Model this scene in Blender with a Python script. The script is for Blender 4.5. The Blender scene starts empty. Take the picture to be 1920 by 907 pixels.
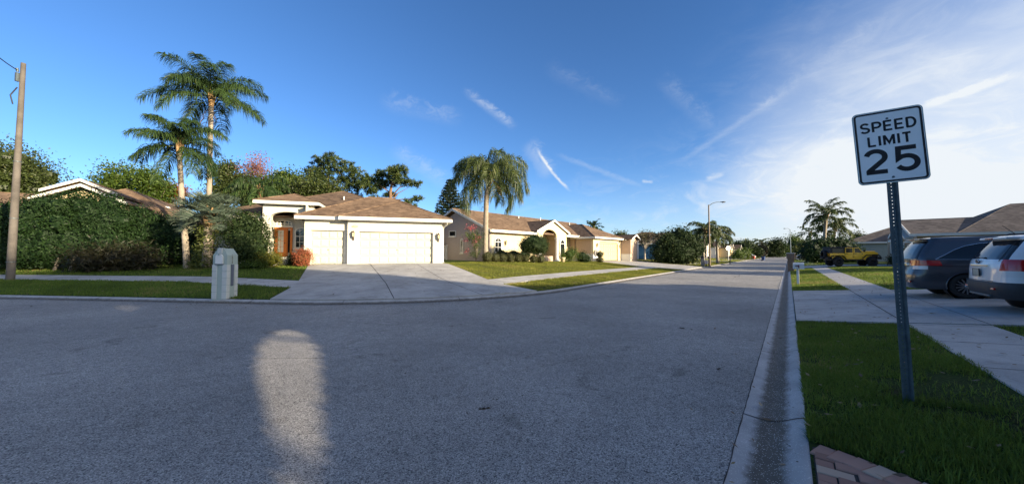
import bpy, bmesh, math, random
import numpy as np
from mathutils import Vector, Matrix
PI = math.pi
rad = math.radians
random.seed(7)
RNG = np.random.default_rng(11)
sc = bpy.context.scene
COL = sc.collection

# ------------------------------------------------------------------ camera
EYE = 1.7
PITCH = math.atan(22.5/648)
cam_d = bpy.data.cameras.new('camera')
cam_d.sensor_width = 36.0
cam_d.lens = 36.0*648/1920
cam_d.clip_start = 0.05
cam_d.clip_end = 4000
cam = bpy.data.objects.new('camera', cam_d)
COL.objects.link(cam)
cam.location = (0, 0, EYE)
cam.rotation_euler = (PI/2+PITCH, 0, 0)
sc.camera = cam

# ------------------------------------------------------------------ light
SUN_EL = rad(13.6)
SH = np.array([.85, -.527]); SH /= np.linalg.norm(SH)
SUN = np.array([SH[0]*math.cos(SUN_EL), SH[1]*math.cos(SUN_EL), math.sin(SUN_EL)])
SUN_ROT = math.atan2(SH[0], SH[1])
sun_d = bpy.data.lights.new('sun', 'SUN')
sun_d.energy = 5.0
sun_d.angle = rad(0.53)
sun_d.color = (1.0, .84, .60)
sun = bpy.data.objects.new('sun', sun_d)
COL.objects.link(sun)
sun.rotation_euler = Vector(SUN).to_track_quat('Z', 'Y').to_euler()

def px_dir(px, py):
    d = np.array([(px-960)/648, 1.0, -(py-453.5)/648])
    c, s = math.cos(PITCH), math.sin(PITCH)
    return np.array([d[0], d[1]*c-d[2]*s, d[1]*s+d[2]*c])

world = bpy.data.worlds.new("World")
sc.world = world
world.use_nodes = True
SKY_STRENGTH = 0.085
SKY_TINT = (0.84, .955, 1.13)
def build_world():
    nt = world.node_tree
    N = nt.nodes
    L = nt.links.new
    bg = N['Background']
    bg.inputs[1].default_value = SKY_STRENGTH
    sk = N.new('ShaderNodeTexSky')
    sk.sky_type = 'NISHITA'
    sk.sun_disc = False
    sk.sun_elevation = SUN_EL
    sk.sun_rotation = SUN_ROT
    sk.air_density = 0.85
    sk.dust_density = 0.25
    sk.ozone_density = 3.0
    tint = N.new('ShaderNodeMix'); tint.data_type = 'RGBA'; tint.blend_type = 'MULTIPLY'
    tint.inputs[0].default_value = 1
    L(sk.outputs[0], tint.inputs[6]); tint.inputs[7].default_value = (*SKY_TINT, 1)
    hs = N.new('ShaderNodeHueSaturation'); hs.inputs['Saturation'].default_value = 1.06
    L(tint.outputs[2], hs.inputs['Color'])
    tc = N.new('ShaderNodeTexCoord')
    gen = tc.outputs['Generated']
    def math_(op, a, b=None, c=None, clamp=False):
        m = N.new('ShaderNodeMath'); m.operation = op; m.use_clamp = clamp
        for i, v in enumerate((a, b, c)):
            if v is None: continue
            if isinstance(v, (int, float)): m.inputs[i].default_value = v
            else: L(v, m.inputs[i])
        return m.outputs[0]
    def dot(v):
        m = N.new('ShaderNodeVectorMath'); m.operation = 'DOT_PRODUCT'
        L(gen, m.inputs[0]); m.inputs[1].default_value = tuple(float(q) for q in v)
        return m.outputs['Value']
    def ramp(x, a, b):
        m = N.new('ShaderNodeMapRange'); m.interpolation_type = 'SMOOTHSTEP'
        L(x, m.inputs[0]); m.inputs[1].default_value = a; m.inputs[2].default_value = b
        return m.outputs[0]
    def noise(scale, detail=6, rough=.6, stretch=(1, 1, 1), rot=(0, 0, 0), dist=0.0):
        mp = N.new('ShaderNodeMapping'); mp.inputs['Scale'].default_value = stretch
        mp.inputs['Rotation'].default_value = rot
        L(gen, mp.inputs[0])
        n = N.new('ShaderNodeTexNoise'); n.inputs['Scale'].default_value = scale
        n.inputs['Detail'].default_value = detail; n.inputs['Roughness'].default_value = rough
        n.inputs['Distortion'].default_value = dist
        L(mp.outputs[0], n.inputs['Vector'])
        return n.outputs[0]
    sep = N.new('ShaderNodeSeparateXYZ'); L(gen, sep.inputs[0])
    zz = sep.outputs[2]
    wisp = noise(9, 8, .68, (1.0, 1.0, 2.6), (.25, .5, .3), .9)
    fine = noise(34, 6, .7, (1, 1, 1.6), (.3, .2, .1), .6)
    masks = []
    def streak(p1, p2, width, amp, noisy=.6, bend=0.0):
        a = px_dir(*p1); a /= np.linalg.norm(a)
        b = px_dir(*p2); b /= np.linalg.norm(b)
        n = np.cross(a, b); n /= np.linalg.norm(n)
        t = b-a; ln = np.linalg.norm(t); t /= ln
        mid = (a+b)/2
        off = dot(n)
        along = math_('SUBTRACT', dot(t), float(np.dot(mid, t)))
        off = math_('ADD', off, math_('MULTIPLY', math_('SUBTRACT', fine, .5), width*1.6))
        if bend:
            off = math_('ADD', off, math_('MULTIPLY', math_('MULTIPLY', along, along), bend))
        w1 = ramp(math_('ABSOLUTE', off), width, 0.0)
        w2 = ramp(math_('ABSOLUTE', along), ln*.62, ln*.30)
        face = ramp(dot(mid/np.linalg.norm(mid)), .3, .5)
        m = math_('MULTIPLY', math_('MULTIPLY', w1, w2), face)
        m = math_('MULTIPLY', m, math_('ADD', 1-noisy, math_('MULTIPLY', ramp(fine, .38, .68), noisy)))
        masks.append(math_('MULTIPLY', m, amp))
    streak((1006, 285), (1062, 356), .0065, .95, .35, 1.2)
    streak((990, 270), (1030, 330), .035, .28, .5)
    streak((876, 172), (962, 236), .018, .36, .75)
    streak((720, 190), (860, 222), .035, .16, .8)
    streak((1280, 300), (1480, 168), .012, .17, .5)
    streak((1420, 210), (1700, 10), .028, .11, .6)
    streak((1730, 200), (1905, 138), .010, .5, .4)
    streak((1050, 292), (1200, 348), .010, .18, .4)
    streak((1500, 360), (1625, 290), .018, .22, .5)
    streak((1285, 366), (1330, 392), .010, .26, .4)
    streak((1325, 336), (1356, 326), .010, .45, .4)
    streak((1204, 340), (1224, 341), .006, .5, .3)
    streak((740, 280), (840, 345), .035, .22, .7)
    streak((1240, 150), (1340, 240), .03, .12, .7)
    streak((1030, 130), (1160, 190), .03, .08, .7)
    # broad cirrus veil towards the sun side and above the horizon
    sd = SH[0]*.999, SH[1]*.999, 0.1
    toward = dot((.80, .60, .05))
    veil = math_('MULTIPLY', ramp(wisp, .42, .72), ramp(toward, .80, 1.0))
    low = ramp(zz, .34, .02)
    veil2 = math_('MULTIPLY', ramp(wisp, .46, .70), math_('MULTIPLY', low, ramp(toward, .45, .9)))
    masks.append(math_('MULTIPLY', veil, .08))
    masks.append(math_('MULTIPLY', veil2, .26))
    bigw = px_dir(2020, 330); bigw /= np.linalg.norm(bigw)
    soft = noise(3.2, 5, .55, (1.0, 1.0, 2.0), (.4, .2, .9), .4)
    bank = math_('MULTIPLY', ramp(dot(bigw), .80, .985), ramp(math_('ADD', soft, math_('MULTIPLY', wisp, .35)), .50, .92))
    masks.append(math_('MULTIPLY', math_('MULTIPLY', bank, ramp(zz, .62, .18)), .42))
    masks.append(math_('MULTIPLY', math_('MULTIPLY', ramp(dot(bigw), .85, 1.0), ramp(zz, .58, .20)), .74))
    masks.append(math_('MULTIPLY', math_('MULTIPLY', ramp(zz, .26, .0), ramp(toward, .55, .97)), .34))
    glow = math_('MULTIPLY', ramp(dot(tuple(SUN)), .50, .97), 1.0)  # bright patch round the out-of-view sun, added for fill light
    tot = masks[0]
    for m in masks[1:]:
        tot = math_('ADD', tot, m)
    tot = math_('MINIMUM', tot, 1.0)
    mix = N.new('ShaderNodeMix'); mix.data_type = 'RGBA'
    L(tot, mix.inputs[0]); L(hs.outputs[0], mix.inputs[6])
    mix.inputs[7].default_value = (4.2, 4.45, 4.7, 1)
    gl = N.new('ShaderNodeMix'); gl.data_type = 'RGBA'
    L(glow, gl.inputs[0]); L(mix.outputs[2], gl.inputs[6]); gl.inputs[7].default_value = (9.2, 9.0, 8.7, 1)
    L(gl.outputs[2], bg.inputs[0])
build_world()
world['kind'] = 'structure'

sc.view_settings.view_transform = 'Standard'
sc.view_settings.look = 'None'
sc.view_settings.gamma = 1
sc.view_settings.use_curve_mapping = False
sc.view_settings.exposure = 1.27
sc.cycles.max_bounces = 6
sc.cycles.transparent_max_bounces = 6
sc.cycles.use_denoising = True

# ------------------------------------------------------------------ pixel helpers / terrain
TH = math.atan2(1478-960, 648)
U = np.array([math.sin(TH), math.cos(TH)])      # along the street
V = np.array([-math.cos(TH), math.sin(TH)])     # towards the left kerb
A1 = np.array([.992, -.126]); A1 /= np.linalg.norm(A1)
N1 = np.array([-A1[1], A1[0]])
P1 = np.array([-8.6, 11.67]); VL = 7.8; VR = .41; RF = 12.
_t = np.linalg.solve(np.array([A1, -U]).T, V*VL-P1)
CORNER = P1+A1*_t[0]
_tl = RF*math.tan(math.acos(A1@U)/2)
TA = CORNER-A1*_tl; TB = CORNER+U*_tl; CEN = TA+N1*RF

def uv2xy(u, v): return U*u+V*v
def dl(x, y):
    p = np.array([x, y])
    if (p-TA)@A1 > 0 and (p-TB)@U < 0: return RF-np.linalg.norm(p-CEN)
    if (p-TA)@A1 <= 0 and (p-TB)@U < 0: return (p-P1)@N1
    if (p-TA)@A1 <= 0: return min((p-P1)@N1, p@V-VL)
    return p@V-VL
def sstep(a, b, x):
    t = min(1, max(0, (x-a)/(b-a))); return t*t*(3-2*t)
def Hd(d, u):
    d -= .5
    if d < -.5: return 0.
    if d < 0: return .1*(d+.5)/.5
    return .1+(1-.26*sstep(20, 42, u))*(.09*min(d, 10)+.01*max(0, min(d-10, 10)))
def H(x, y):
    p = np.array([x, y]); v = p@V
    if v < VR:
        d = VR-v-.5
        if d < 0: return max(0., .1*(d+.5)/.5)
        return .1+.085*min(d, 4.3)+.02*max(0, min(d-4.3, 15))
    return Hd(dl(x, y), p@U)
def GT(px, py, off=0.):
    r = px_dir(px, py); y = 1.4
    while y < 400:
        y *= 1.003; p = r/r[1]*y
        if EYE+p[2] < H(p[0], p[1])+off:
            break
    return np.array([p[0], p[1], H(p[0], p[1])])
def D(px, py, y):
    r = px_dir(px, py); return np.array([r[0]/r[1]*y, y, EYE+r[2]/r[1]*y])

# ------------------------------------------------------------------ object helpers
def tag(o, label=None, cat=None, group=None, kind=None):
    if label: o['label'] = label
    if cat: o['category'] = cat
    if group: o['group'] = group
    if kind: o['kind'] = kind
    return o
def empty(name, loc, rz, label, cat, group=None):
    o = bpy.data.objects.new(name, None)
    COL.objects.link(o)
    o.empty_display_size = .2
    o.location = tuple(float(q) for q in loc); o.rotation_euler = (0, 0, rz)
    return tag(o, label, cat, group)
def kids(o): return [c for c in bpy.data.objects if c.parent == o]
def copy_tree(o, parent=None):
    c = o.copy(); COL.objects.link(c)
    if parent is not None:
        mi = c.matrix_parent_inverse.copy(); c.parent = parent; c.matrix_parent_inverse = mi
    for ch in kids(o): copy_tree(ch, c)
    return c

class MB:
    """collects faces of one mesh"""
    def __init__(s): s.v = []; s.f = []; s.m = []; s.sm = []
    def add(s, vs, fs, mat=0, smooth=False, M=None):
        b = len(s.v)
        if M is not None: vs = [tuple(M @ Vector(v)) for v in vs]
        s.v += [tuple(float(q) for q in v) for v in vs]
        for f in fs:
            s.f.append(tuple(b+i for i in f)); s.m.append(mat); s.sm.append(smooth)
        return s
    def box(s, x0, x1, y0, y1, z0, z1, mat=0, bev=0.0, M=None):
        if bev <= 0:
            vs = [(x, y, z) for z in (z0, z1) for y in (y0, y1) for x in (x0, x1)]
            return s.add(vs, [(0, 2, 3, 1), (4, 5, 7, 6), (0, 1, 5, 4), (2, 6, 7, 3), (0, 4, 6, 2), (1, 3, 7, 5)], mat, False, M)
        bm = bmesh.new(); bmesh.ops.create_cube(bm, size=1)
        for v in bm.verts:
            v.co = Vector(((x0+x1)/2+v.co.x*(x1-x0), (y0+y1)/2+v.co.y*(y1-y0), (z0+z1)/2+v.co.z*(z1-z0)))
        bmesh.ops.bevel(bm, geom=list(bm.edges), offset=bev, segments=2, affect='EDGES', profile=.5)
        s.bm(bm, mat, M); return s
    def bm(s, bm, mat=0, M=None, smooth=False):
        bm.verts.index_update()
        s.add([tuple(v.co) for v in bm.verts], [tuple(v.index for v in f.verts) for f in bm.faces], mat, smooth, M)
        bm.free()
    def quad(s, a, b, c, d, mat=0): return s.add([a, b, c, d], [(0, 1, 2, 3)], mat)
    def tube(s, pts, rads, n=8, mat=0, cap=True, smooth=True, M=None):
        pts = [Vector(p) for p in pts]
        if isinstance(rads, (int, float)): rads = [rads]*len(pts)
        rings = []
        ref = None
        for i, p in enumerate(pts):
            t = (pts[min(i+1, len(pts)-1)]-pts[max(i-1, 0)])
            if t.length < 1e-9: t = Vector((0, 0, 1))
            t.normalize()
            if ref is None: ref = Vector((1, 0, 0)) if abs(t.x) < .9 else Vector((0, 1, 0))
            x = (ref-t*ref.dot(t)); x.normalize(); y = t.cross(x); ref = x
            rings.append([p+(x*math.cos(2*PI*k/n)+y*math.sin(2*PI*k/n))*rads[i] for k in range(n)])
        vs = [tuple(q) for r in rings for q in r]
        fs = [(i*n+k, i*n+(k+1) % n, (i+1)*n+(k+1) % n, (i+1)*n+k) for i in range(len(pts)-1) for k in range(n)]
        s.add(vs, fs, mat, smooth, M)
        if cap:
            s.add([tuple(q) for q in rings[0]], [tuple(range(n))[::-1]], mat, False, M)
            s.add([tuple(q) for q in rings[-1]], [tuple(range(n))], mat, False, M)
        return s
    def lathe(s, prof, n=16, c=(0, 0, 0), mat=0, smooth=True, M=None):
        vs = [(c[0]+r*math.cos(2*PI*k/n), c[1]+r*math.sin(2*PI*k/n), c[2]+z) for r, z in prof for k in range(n)]
        fs = [(i*n+k, i*n+(k+1) % n, (i+1)*n+(k+1) % n, (i+1)*n+k) for i in range(len(prof)-1) for k in range(n)]
        return s.add(vs, fs, mat, smooth, M)
    def prism(s, poly, y0, y1, mat=0, M=None):
        """poly in x,z extruded along y"""
        n = len(poly)
        vs = [(x, y0, z) for x, z in poly]+[(x, y1, z) for x, z in poly]
        fs = [tuple(range(n)), tuple(range(2*n-1, n-1, -1))]+[(i, i+n, (i+1) % n+n, (i+1) % n) for i in range(n)]
        return s.add(vs, fs, mat, False, M)
    def grid(s, P, mat=0, smooth=True):
        r, c = len(P), len(P[0])
        return s.add([q for row in P for q in row],
                     [(i*c+j, i*c+j+1, (i+1)*c+j+1, (i+1)*c+j) for i in range(r-1) for j in range(c-1)], mat, smooth)
    def build(s, name, mats, parent=None, recalc=False):
        me = bpy.data.meshes.new(name)
        me.from_pydata(s.v, [], s.f)
        if not isinstance(mats, (list, tuple)): mats = [mats]
        for m in mats: me.materials.append(m)
        me.polygons.foreach_set('material_index', s.m)
        me.polygons.foreach_set('use_smooth', s.sm)
        if recalc:
            bm = bmesh.new(); bm.from_mesh(me); bmesh.ops.recalc_face_normals(bm, faces=bm.faces); bm.to_mesh(me); bm.free()
        me.update()
        o = bpy.data.objects.new(name, me); COL.objects.link(o)
        if parent is not None: o.parent = parent
        return o

def np_obj(name, Q, mat, parent=None, rnd=None, smooth=False):
    """Q: (N,k,3) loose faces"""
    n, k = Q.shape[:2]
    me = bpy.data.meshes.new(name)
    me.vertices.add(n*k); me.vertices.foreach_set('co', Q.astype(np.float32).ravel())
    me.loops.add(n*k); me.loops.foreach_set('vertex_index', np.arange(n*k, dtype=np.int32))
    me.polygons.add(n)
    me.polygons.foreach_set('loop_start', np.arange(0, n*k, k, dtype=np.int32))
    me.polygons.foreach_set('loop_total', np.full(n, k, dtype=np.int32))
    me.materials.append(mat)
    me.update(calc_edges=True)
    if rnd is not None:
        a = me.attributes.new('rnd', 'FLOAT', 'FACE'); a.data.foreach_set('value', rnd.astype(np.float32))
    o = bpy.data.objects.new(name, me); COL.objects.link(o)
    if parent is not None: o.parent = parent
    return o

# ------------------------------------------------------------------ materials
def new_mat(name):
    m = bpy.data.materials.new(name); m.use_nodes = True
    return m, m.node_tree, m.node_tree.nodes['Principled BSDF']
def MAT(name, col, rough=.6, metal=0., spec=.4, var=.0, scale=8., bump=0., bscale=60., coat=0., col2=None, detail=5, emis=None, emis_s=0., rand=0.):
    m, nt, b = new_mat(name)
    N = nt.nodes; L = nt.links.new
    b.inputs['Base Color'].default_value = (*col, 1)
    b.inputs['Roughness'].default_value = rough; b.inputs['Metallic'].default_value = metal
    b.inputs['Specular IOR Level'].default_value = spec
    if coat: b.inputs['Coat Weight'].default_value = coat; b.inputs['Coat Roughness'].default_value = .06
    if emis: b.inputs['Emission Color'].default_value = (*emis, 1); b.inputs['Emission Strength'].default_value = emis_s
    tc = N.new('ShaderNodeTexCoord')
    if var or col2:
        n = N.new('ShaderNodeTexNoise'); n.inputs['Scale'].default_value = scale; n.inputs['Detail'].default_value = detail
        n.inputs['Roughness'].default_value = .65
        L(tc.outputs['Object'], n.inputs['Vector'])
        r = N.new('ShaderNodeValToRGB')
        r.color_ramp.elements[0].position = .3; r.color_ramp.elements[1].position = .7
        a = tuple(c*(1-var) for c in col); c2 = col2 or tuple(min(1, c*(1+var)) for c in col)
        r.color_ramp.elements[0].color = (*a, 1); r.color_ramp.elements[1].color = (*c2, 1)
        L(n.outputs[0], r.inputs[0]); L(r.outputs[0], b.inputs['Base Color'])
    if bump:
        n2 = N.new('ShaderNodeTexNoise'); n2.inputs['Scale'].default_value = bscale; n2.inputs['Detail'].default_value = 4
        L(tc.outputs['Object'], n2.inputs['Vector'])
        bp = N.new('ShaderNodeBump'); bp.inputs['Strength'].default_value = bump; bp.inputs['Distance'].default_value = .02
        L(n2.outputs[0], bp.inputs['Height']); L(bp.outputs[0], b.inputs['Normal'])
    return m
def LEAF(name, c0, c1, c2=None, trans=.3, rough=.5, spec=.35):
    """leaf colours picked per leaf by the 'rnd' attribute"""
    m, nt, b = new_mat(name); N = nt.nodes; L = nt.links.new
    at = N.new('ShaderNodeAttribute'); at.attribute_name = 'rnd'
    r = N.new('ShaderNodeValToRGB')
    r.color_ramp.elements[0].color = (*c0, 1); r.color_ramp.elements[1].color = (*c1, 1)
    if c2:
        e = r.color_ramp.elements.new(.82); e.color = (*c1, 1); r.color_ramp.elements[-1].color = (*c2, 1)
    L(at.outputs['Fac'], r.inputs[0]); L(r.outputs[0], b.inputs['Base Color'])
    b.inputs['Roughness'].default_value = rough; b.inputs['Specular IOR Level'].default_value = spec
    tr = N.new('ShaderNodeBsdfTranslucent')
    hs = N.new('ShaderNodeHueSaturation'); hs.inputs['Value'].default_value = 1.25; hs.inputs['Hue'].default_value = .485
    L(r.outputs[0], hs.inputs['Color']); L(hs.outputs[0], tr.inputs['Color'])
    mx = N.new('ShaderNodeMixShader'); mx.inputs[0].default_value = trans
    L(b.outputs[0], mx.inputs[1]); L(tr.outputs[0], mx.inputs[2])
    L(mx.outputs[0], N['Material Output'].inputs[0])
    return m

def asphalt():
    m, nt, b = new_mat('asphalt'); N = nt.nodes; L = nt.links.new
    tc = N.new('ShaderNodeTexCoord')
    v = N.new('ShaderNodeTexVoronoi'); v.inputs['Scale'].default_value = 112; v.feature = 'F1'
    L(tc.outputs['Object'], v.inputs['Vector'])
    sep = N.new('ShaderNodeSeparateColor'); L(v.outputs['Color'], sep.inputs[0])
    r = N.new('ShaderNodeValToRGB'); cr = r.color_ramp
    cr.elements[0].position = 0; cr.elements[0].color = (.05, .05, .052, 1)
    cr.elements[1].position = 1; cr.elements[1].color = (.60, .575, .54, 1)
    e = cr.elements.new(.16); e.color = (.20, .195, .19, 1)
    e = cr.elements.new(.45); e.color = (.335, .325, .312, 1)
    e = cr.elements.new(.86); e.color = (.42, .405, .385, 1)
    L(sep.outputs[0], r.inputs[0])
    # dark joints between stones
    edge = N.new('ShaderNodeMapRange'); edge.inputs[1].default_value = .55; edge.inputs[2].default_value = .95
    edge.inputs[3].default_value = 1; edge.inputs[4].default_value = .45
    L(v.outputs['Distance'], edge.inputs[0])
    mu = N.new('ShaderNodeMix'); mu.data_type = 'RGBA'; mu.blend_type = 'MULTIPLY'; mu.inputs[0].default_value = 1
    L(r.outputs[0], mu.inputs[6]); L(edge.outputs[0], mu.inputs[7])
    big = N.new('ShaderNodeTexNoise'); big.inputs['Scale'].default_value = .35; big.inputs['Detail'].default_value = 7; big.inputs['Roughness'].default_value = .6
    L(tc.outputs['Object'], big.inputs['Vector'])
    br = N.new('ShaderNodeMapRange'); br.inputs[1].default_value = .3; br.inputs[2].default_value = .7; br.inputs[3].default_value = .72; br.inputs[4].default_value = 1.12
    L(big.outputs[0], br.inputs[0])
    mid = N.new('ShaderNodeTexNoise'); mid.inputs['Scale'].default_value = 6; mid.inputs['Detail'].default_value = 5
    L(tc.outputs['Object'], mid.inputs['Vector'])
    mr = N.new('ShaderNodeMapRange'); mr.inputs[1].default_value = .3; mr.inputs[2].default_value = .7; mr.inputs[3].default_value = .9; mr.inputs[4].default_value = 1.1
    L(mid.outputs[0], mr.inputs[0])
    mm = N.new('ShaderNodeMath'); mm.operation = 'MULTIPLY'; L(br.outputs[0], mm.inputs[0]); L(mr.outputs[0], mm.inputs[1])
    mu2 = N.new('ShaderNodeMix'); mu2.data_type = 'RGBA'; mu2.blend_type = 'MULTIPLY'; mu2.inputs[0].default_value = 1
    L(mu.outputs[2], mu2.inputs[6]); L(mm.outputs[0], mu2.inputs[7])
    # oil drips and old spills, a few pale scuffs
    st = N.new('ShaderNodeTexNoise'); st.inputs['Scale'].default_value = 1.6; st.inputs['Detail'].default_value = 6; st.inputs['Distortion'].default_value = 1.2
    L(tc.outputs['Object'], st.inputs['Vector'])
    sr = N.new('ShaderNodeValToRGB'); sr.color_ramp.elements[0].position = .27; sr.color_ramp.elements[0].color = (.62, .61, .60, 1)
    sr.color_ramp.elements[1].position = .36; sr.color_ramp.elements[1].color = (1, 1, 1, 1)
    e = sr.color_ramp.elements.new(.68); e.color = (1, 1, 1, 1); e = sr.color_ramp.elements.new(.76); e.color = (1.22, 1.22, 1.2, 1)
    L(st.outputs[0], sr.inputs[0])
    mu3 = N.new('ShaderNodeMix'); mu3.data_type = 'RGBA'; mu3.blend_type = 'MULTIPLY'; mu3.inputs[0].default_value = .8
    L(mu2.outputs[2], mu3.inputs[6]); L(sr.outputs[0], mu3.inputs[7])
    L(mu3.outputs[2], b.inputs['Base Color'])
    b.inputs['Roughness'].default_value = .85; b.inputs['Specular IOR Level'].default_value = .3
    bp = N.new('ShaderNodeBump'); bp.inputs['Strength'].default_value = .55; bp.inputs['Distance'].default_value = .012; bp.invert = True
    L(v.outputs['Distance'], bp.inputs['Height']); L(bp.outputs[0], b.inputs['Normal'])
    return m
def concrete(name, col, speck=.35, stain=.12):
    m, nt, b = new_mat(name); N = nt.nodes; L = nt.links.new
    tc = N.new('ShaderNodeTexCoord')
    n = N.new('ShaderNodeTexNoise'); n.inputs['Scale'].default_value = .9; n.inputs['Detail'].default_value = 9; n.inputs['Roughness'].default_value = .65
    L(tc.outputs['Object'], n.inputs['Vector'])
    f = N.new('ShaderNodeTexNoise'); f.inputs['Scale'].default_value = 70; f.inputs['Detail'].default_value = 3
    L(tc.outputs['Object'], f.inputs['Vector'])
    r1 = N.new('ShaderNodeMapRange'); r1.inputs[1].default_value = .3; r1.inputs[2].default_value = .7; r1.inputs[3].default_value = 1-stain*1.3; r1.inputs[4].default_value = 1+stain
    r2 = N.new('ShaderNodeMapRange'); r2.inputs[1].default_value = .3; r2.inputs[2].default_value = .7; r2.inputs[3].default_value = 1-speck*.3; r2.inputs[4].default_value = 1+speck*.3
    L(n.outputs[0], r1.inputs[0]); L(f.outputs[0], r2.inputs[0])
    mm = N.new('ShaderNodeMath'); mm.operation = 'MULTIPLY'; L(r1.outputs[0], mm.inputs[0]); L(r2.outputs[0], mm.inputs[1])
    mu = N.new('ShaderNodeMix'); mu.data_type = 'RGBA'; mu.blend_type = 'MULTIPLY'; mu.inputs[0].default_value = 1
    mu.inputs[6].default_value = (*col, 1); L(mm.outputs[0], mu.inputs[7])
    # mildew blotches and drips
    st = N.new('ShaderNodeTexNoise'); st.inputs['Scale'].default_value = 2.3; st.inputs['Detail'].default_value = 8; st.inputs['Roughness'].default_value = .7; st.inputs['Distortion'].default_value = .8
    L(tc.outputs['Object'], st.inputs['Vector'])
    sr = N.new('ShaderNodeValToRGB'); sr.color_ramp.elements[0].position = .30; sr.color_ramp.elements[0].color = (.60, .575, .54, 1)
    sr.color_ramp.elements[1].position = .47; sr.color_ramp.elements[1].color = (1, 1, 1, 1); L(st.outputs[0], sr.inputs[0])
    mu4 = N.new('ShaderNodeMix'); mu4.data_type = 'RGBA'; mu4.blend_type = 'MULTIPLY'; mu4.inputs[0].default_value = .75
    L(mu.outputs[2], mu4.inputs[6]); L(sr.outputs[0], mu4.inputs[7]); L(mu4.outputs[2], b.inputs['Base Color'])
    b.inputs['Roughness'].default_value = .85; b.inputs['Specular IOR Level'].default_value = .25
    bp = N.new('ShaderNodeBump'); bp.inputs['Strength'].default_value = .25; bp.inputs['Distance'].default_value = .006
    L(f.outputs[0], bp.inputs['Height']); L(bp.outputs[0], b.inputs['Normal'])
    return m
def gutter_mat():
    """pale exposed-aggregate kerb with a dark damp stain along the flow line (attribute 'cross' runs 0..1 over the kerb)"""
    m, nt, b = new_mat('kerb_concrete'); N = nt.nodes; L = nt.links.new
    tc = N.new('ShaderNodeTexCoord')
    at = N.new('ShaderNodeAttribute'); at.attribute_name = 'cross'
    n = N.new('ShaderNodeTexNoise'); n.inputs['Scale'].default_value = 7; n.inputs['Detail'].default_value = 9; n.inputs['Roughness'].default_value = .72
    L(tc.outputs['Object'], n.inputs['Vector'])
    ad = N.new('ShaderNodeMath'); ad.operation = 'MULTIPLY_ADD'; L(n.outputs[0], ad.inputs[0]); ad.inputs[1].default_value = .30; L(at.outputs['Fac'], ad.inputs[2])
    r = N.new('ShaderNodeValToRGB'); cr = r.color_ramp
    cr.elements[0].position = .32; cr.elements[0].color = (0, 0, 0, 1); cr.elements[1].position = .46; cr.elements[1].color = (1, 1, 1, 1)
    e = cr.elements.new(.78); e.color = (1, 1, 1, 1); e = cr.elements.new(.92); e.color = (0, 0, 0, 1)
    L(ad.outputs[0], r.inputs[0])
    base = N.new('ShaderNodeMix'); base.data_type = 'RGBA'
    L(r.outputs[0], base.inputs[0]); base.inputs[6].default_value = (.37, .36, .35, 1); base.inputs[7].default_value = (.095, .080, .062, 1)
    v = N.new('ShaderNodeTexVoronoi'); v.inputs['Scale'].default_value = 105; L(tc.outputs['Object'], v.inputs['Vector'])
    sep = N.new('ShaderNodeSeparateColor'); L(v.outputs['Color'], sep.inputs[0])
    d1 = N.new('ShaderNodeMath'); d1.operation = 'LESS_THAN'; L(v.outputs['Distance'], d1.inputs[0]); d1.inputs[1].default_value = .36
    d2 = N.new('ShaderNodeMath'); d2.operation = 'GREATER_THAN'; L(sep.outputs[0], d2.inputs[0]); d2.inputs[1].default_value = .80
    dm = N.new('ShaderNodeMath'); dm.operation = 'MULTIPLY'; L(d1.outputs[0], dm.inputs[0]); L(d2.outputs[0], dm.inputs[1])
    sp = N.new('ShaderNodeMix'); sp.data_type = 'RGBA'; L(dm.outputs[0], sp.inputs[0]); L(base.outputs[2], sp.inputs[6]); sp.inputs[7].default_value = (.62, .60, .57, 1)
    f = N.new('ShaderNodeTexNoise'); f.inputs['Scale'].default_value = 3; f.inputs['Detail'].default_value = 8
    L(tc.outputs['Object'], f.inputs['Vector'])
    fr = N.new('ShaderNodeMapRange'); fr.inputs[1].default_value = .3; fr.inputs[2].default_value = .7; fr.inputs[3].default_value = .8; fr.inputs[4].default_value = 1.15
    L(f.outputs[0], fr.inputs[0])
    mu = N.new('ShaderNodeMix'); mu.data_type = 'RGBA'; mu.blend_type = 'MULTIPLY'; mu.inputs[0].default_value = 1
    L(sp.outputs[2], mu.inputs[6]); L(fr.outputs[0], mu.inputs[7]); L(mu.outputs[2], b.inputs['Base Color'])
    b.inputs['Roughness'].default_value = .8
    return m
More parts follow.
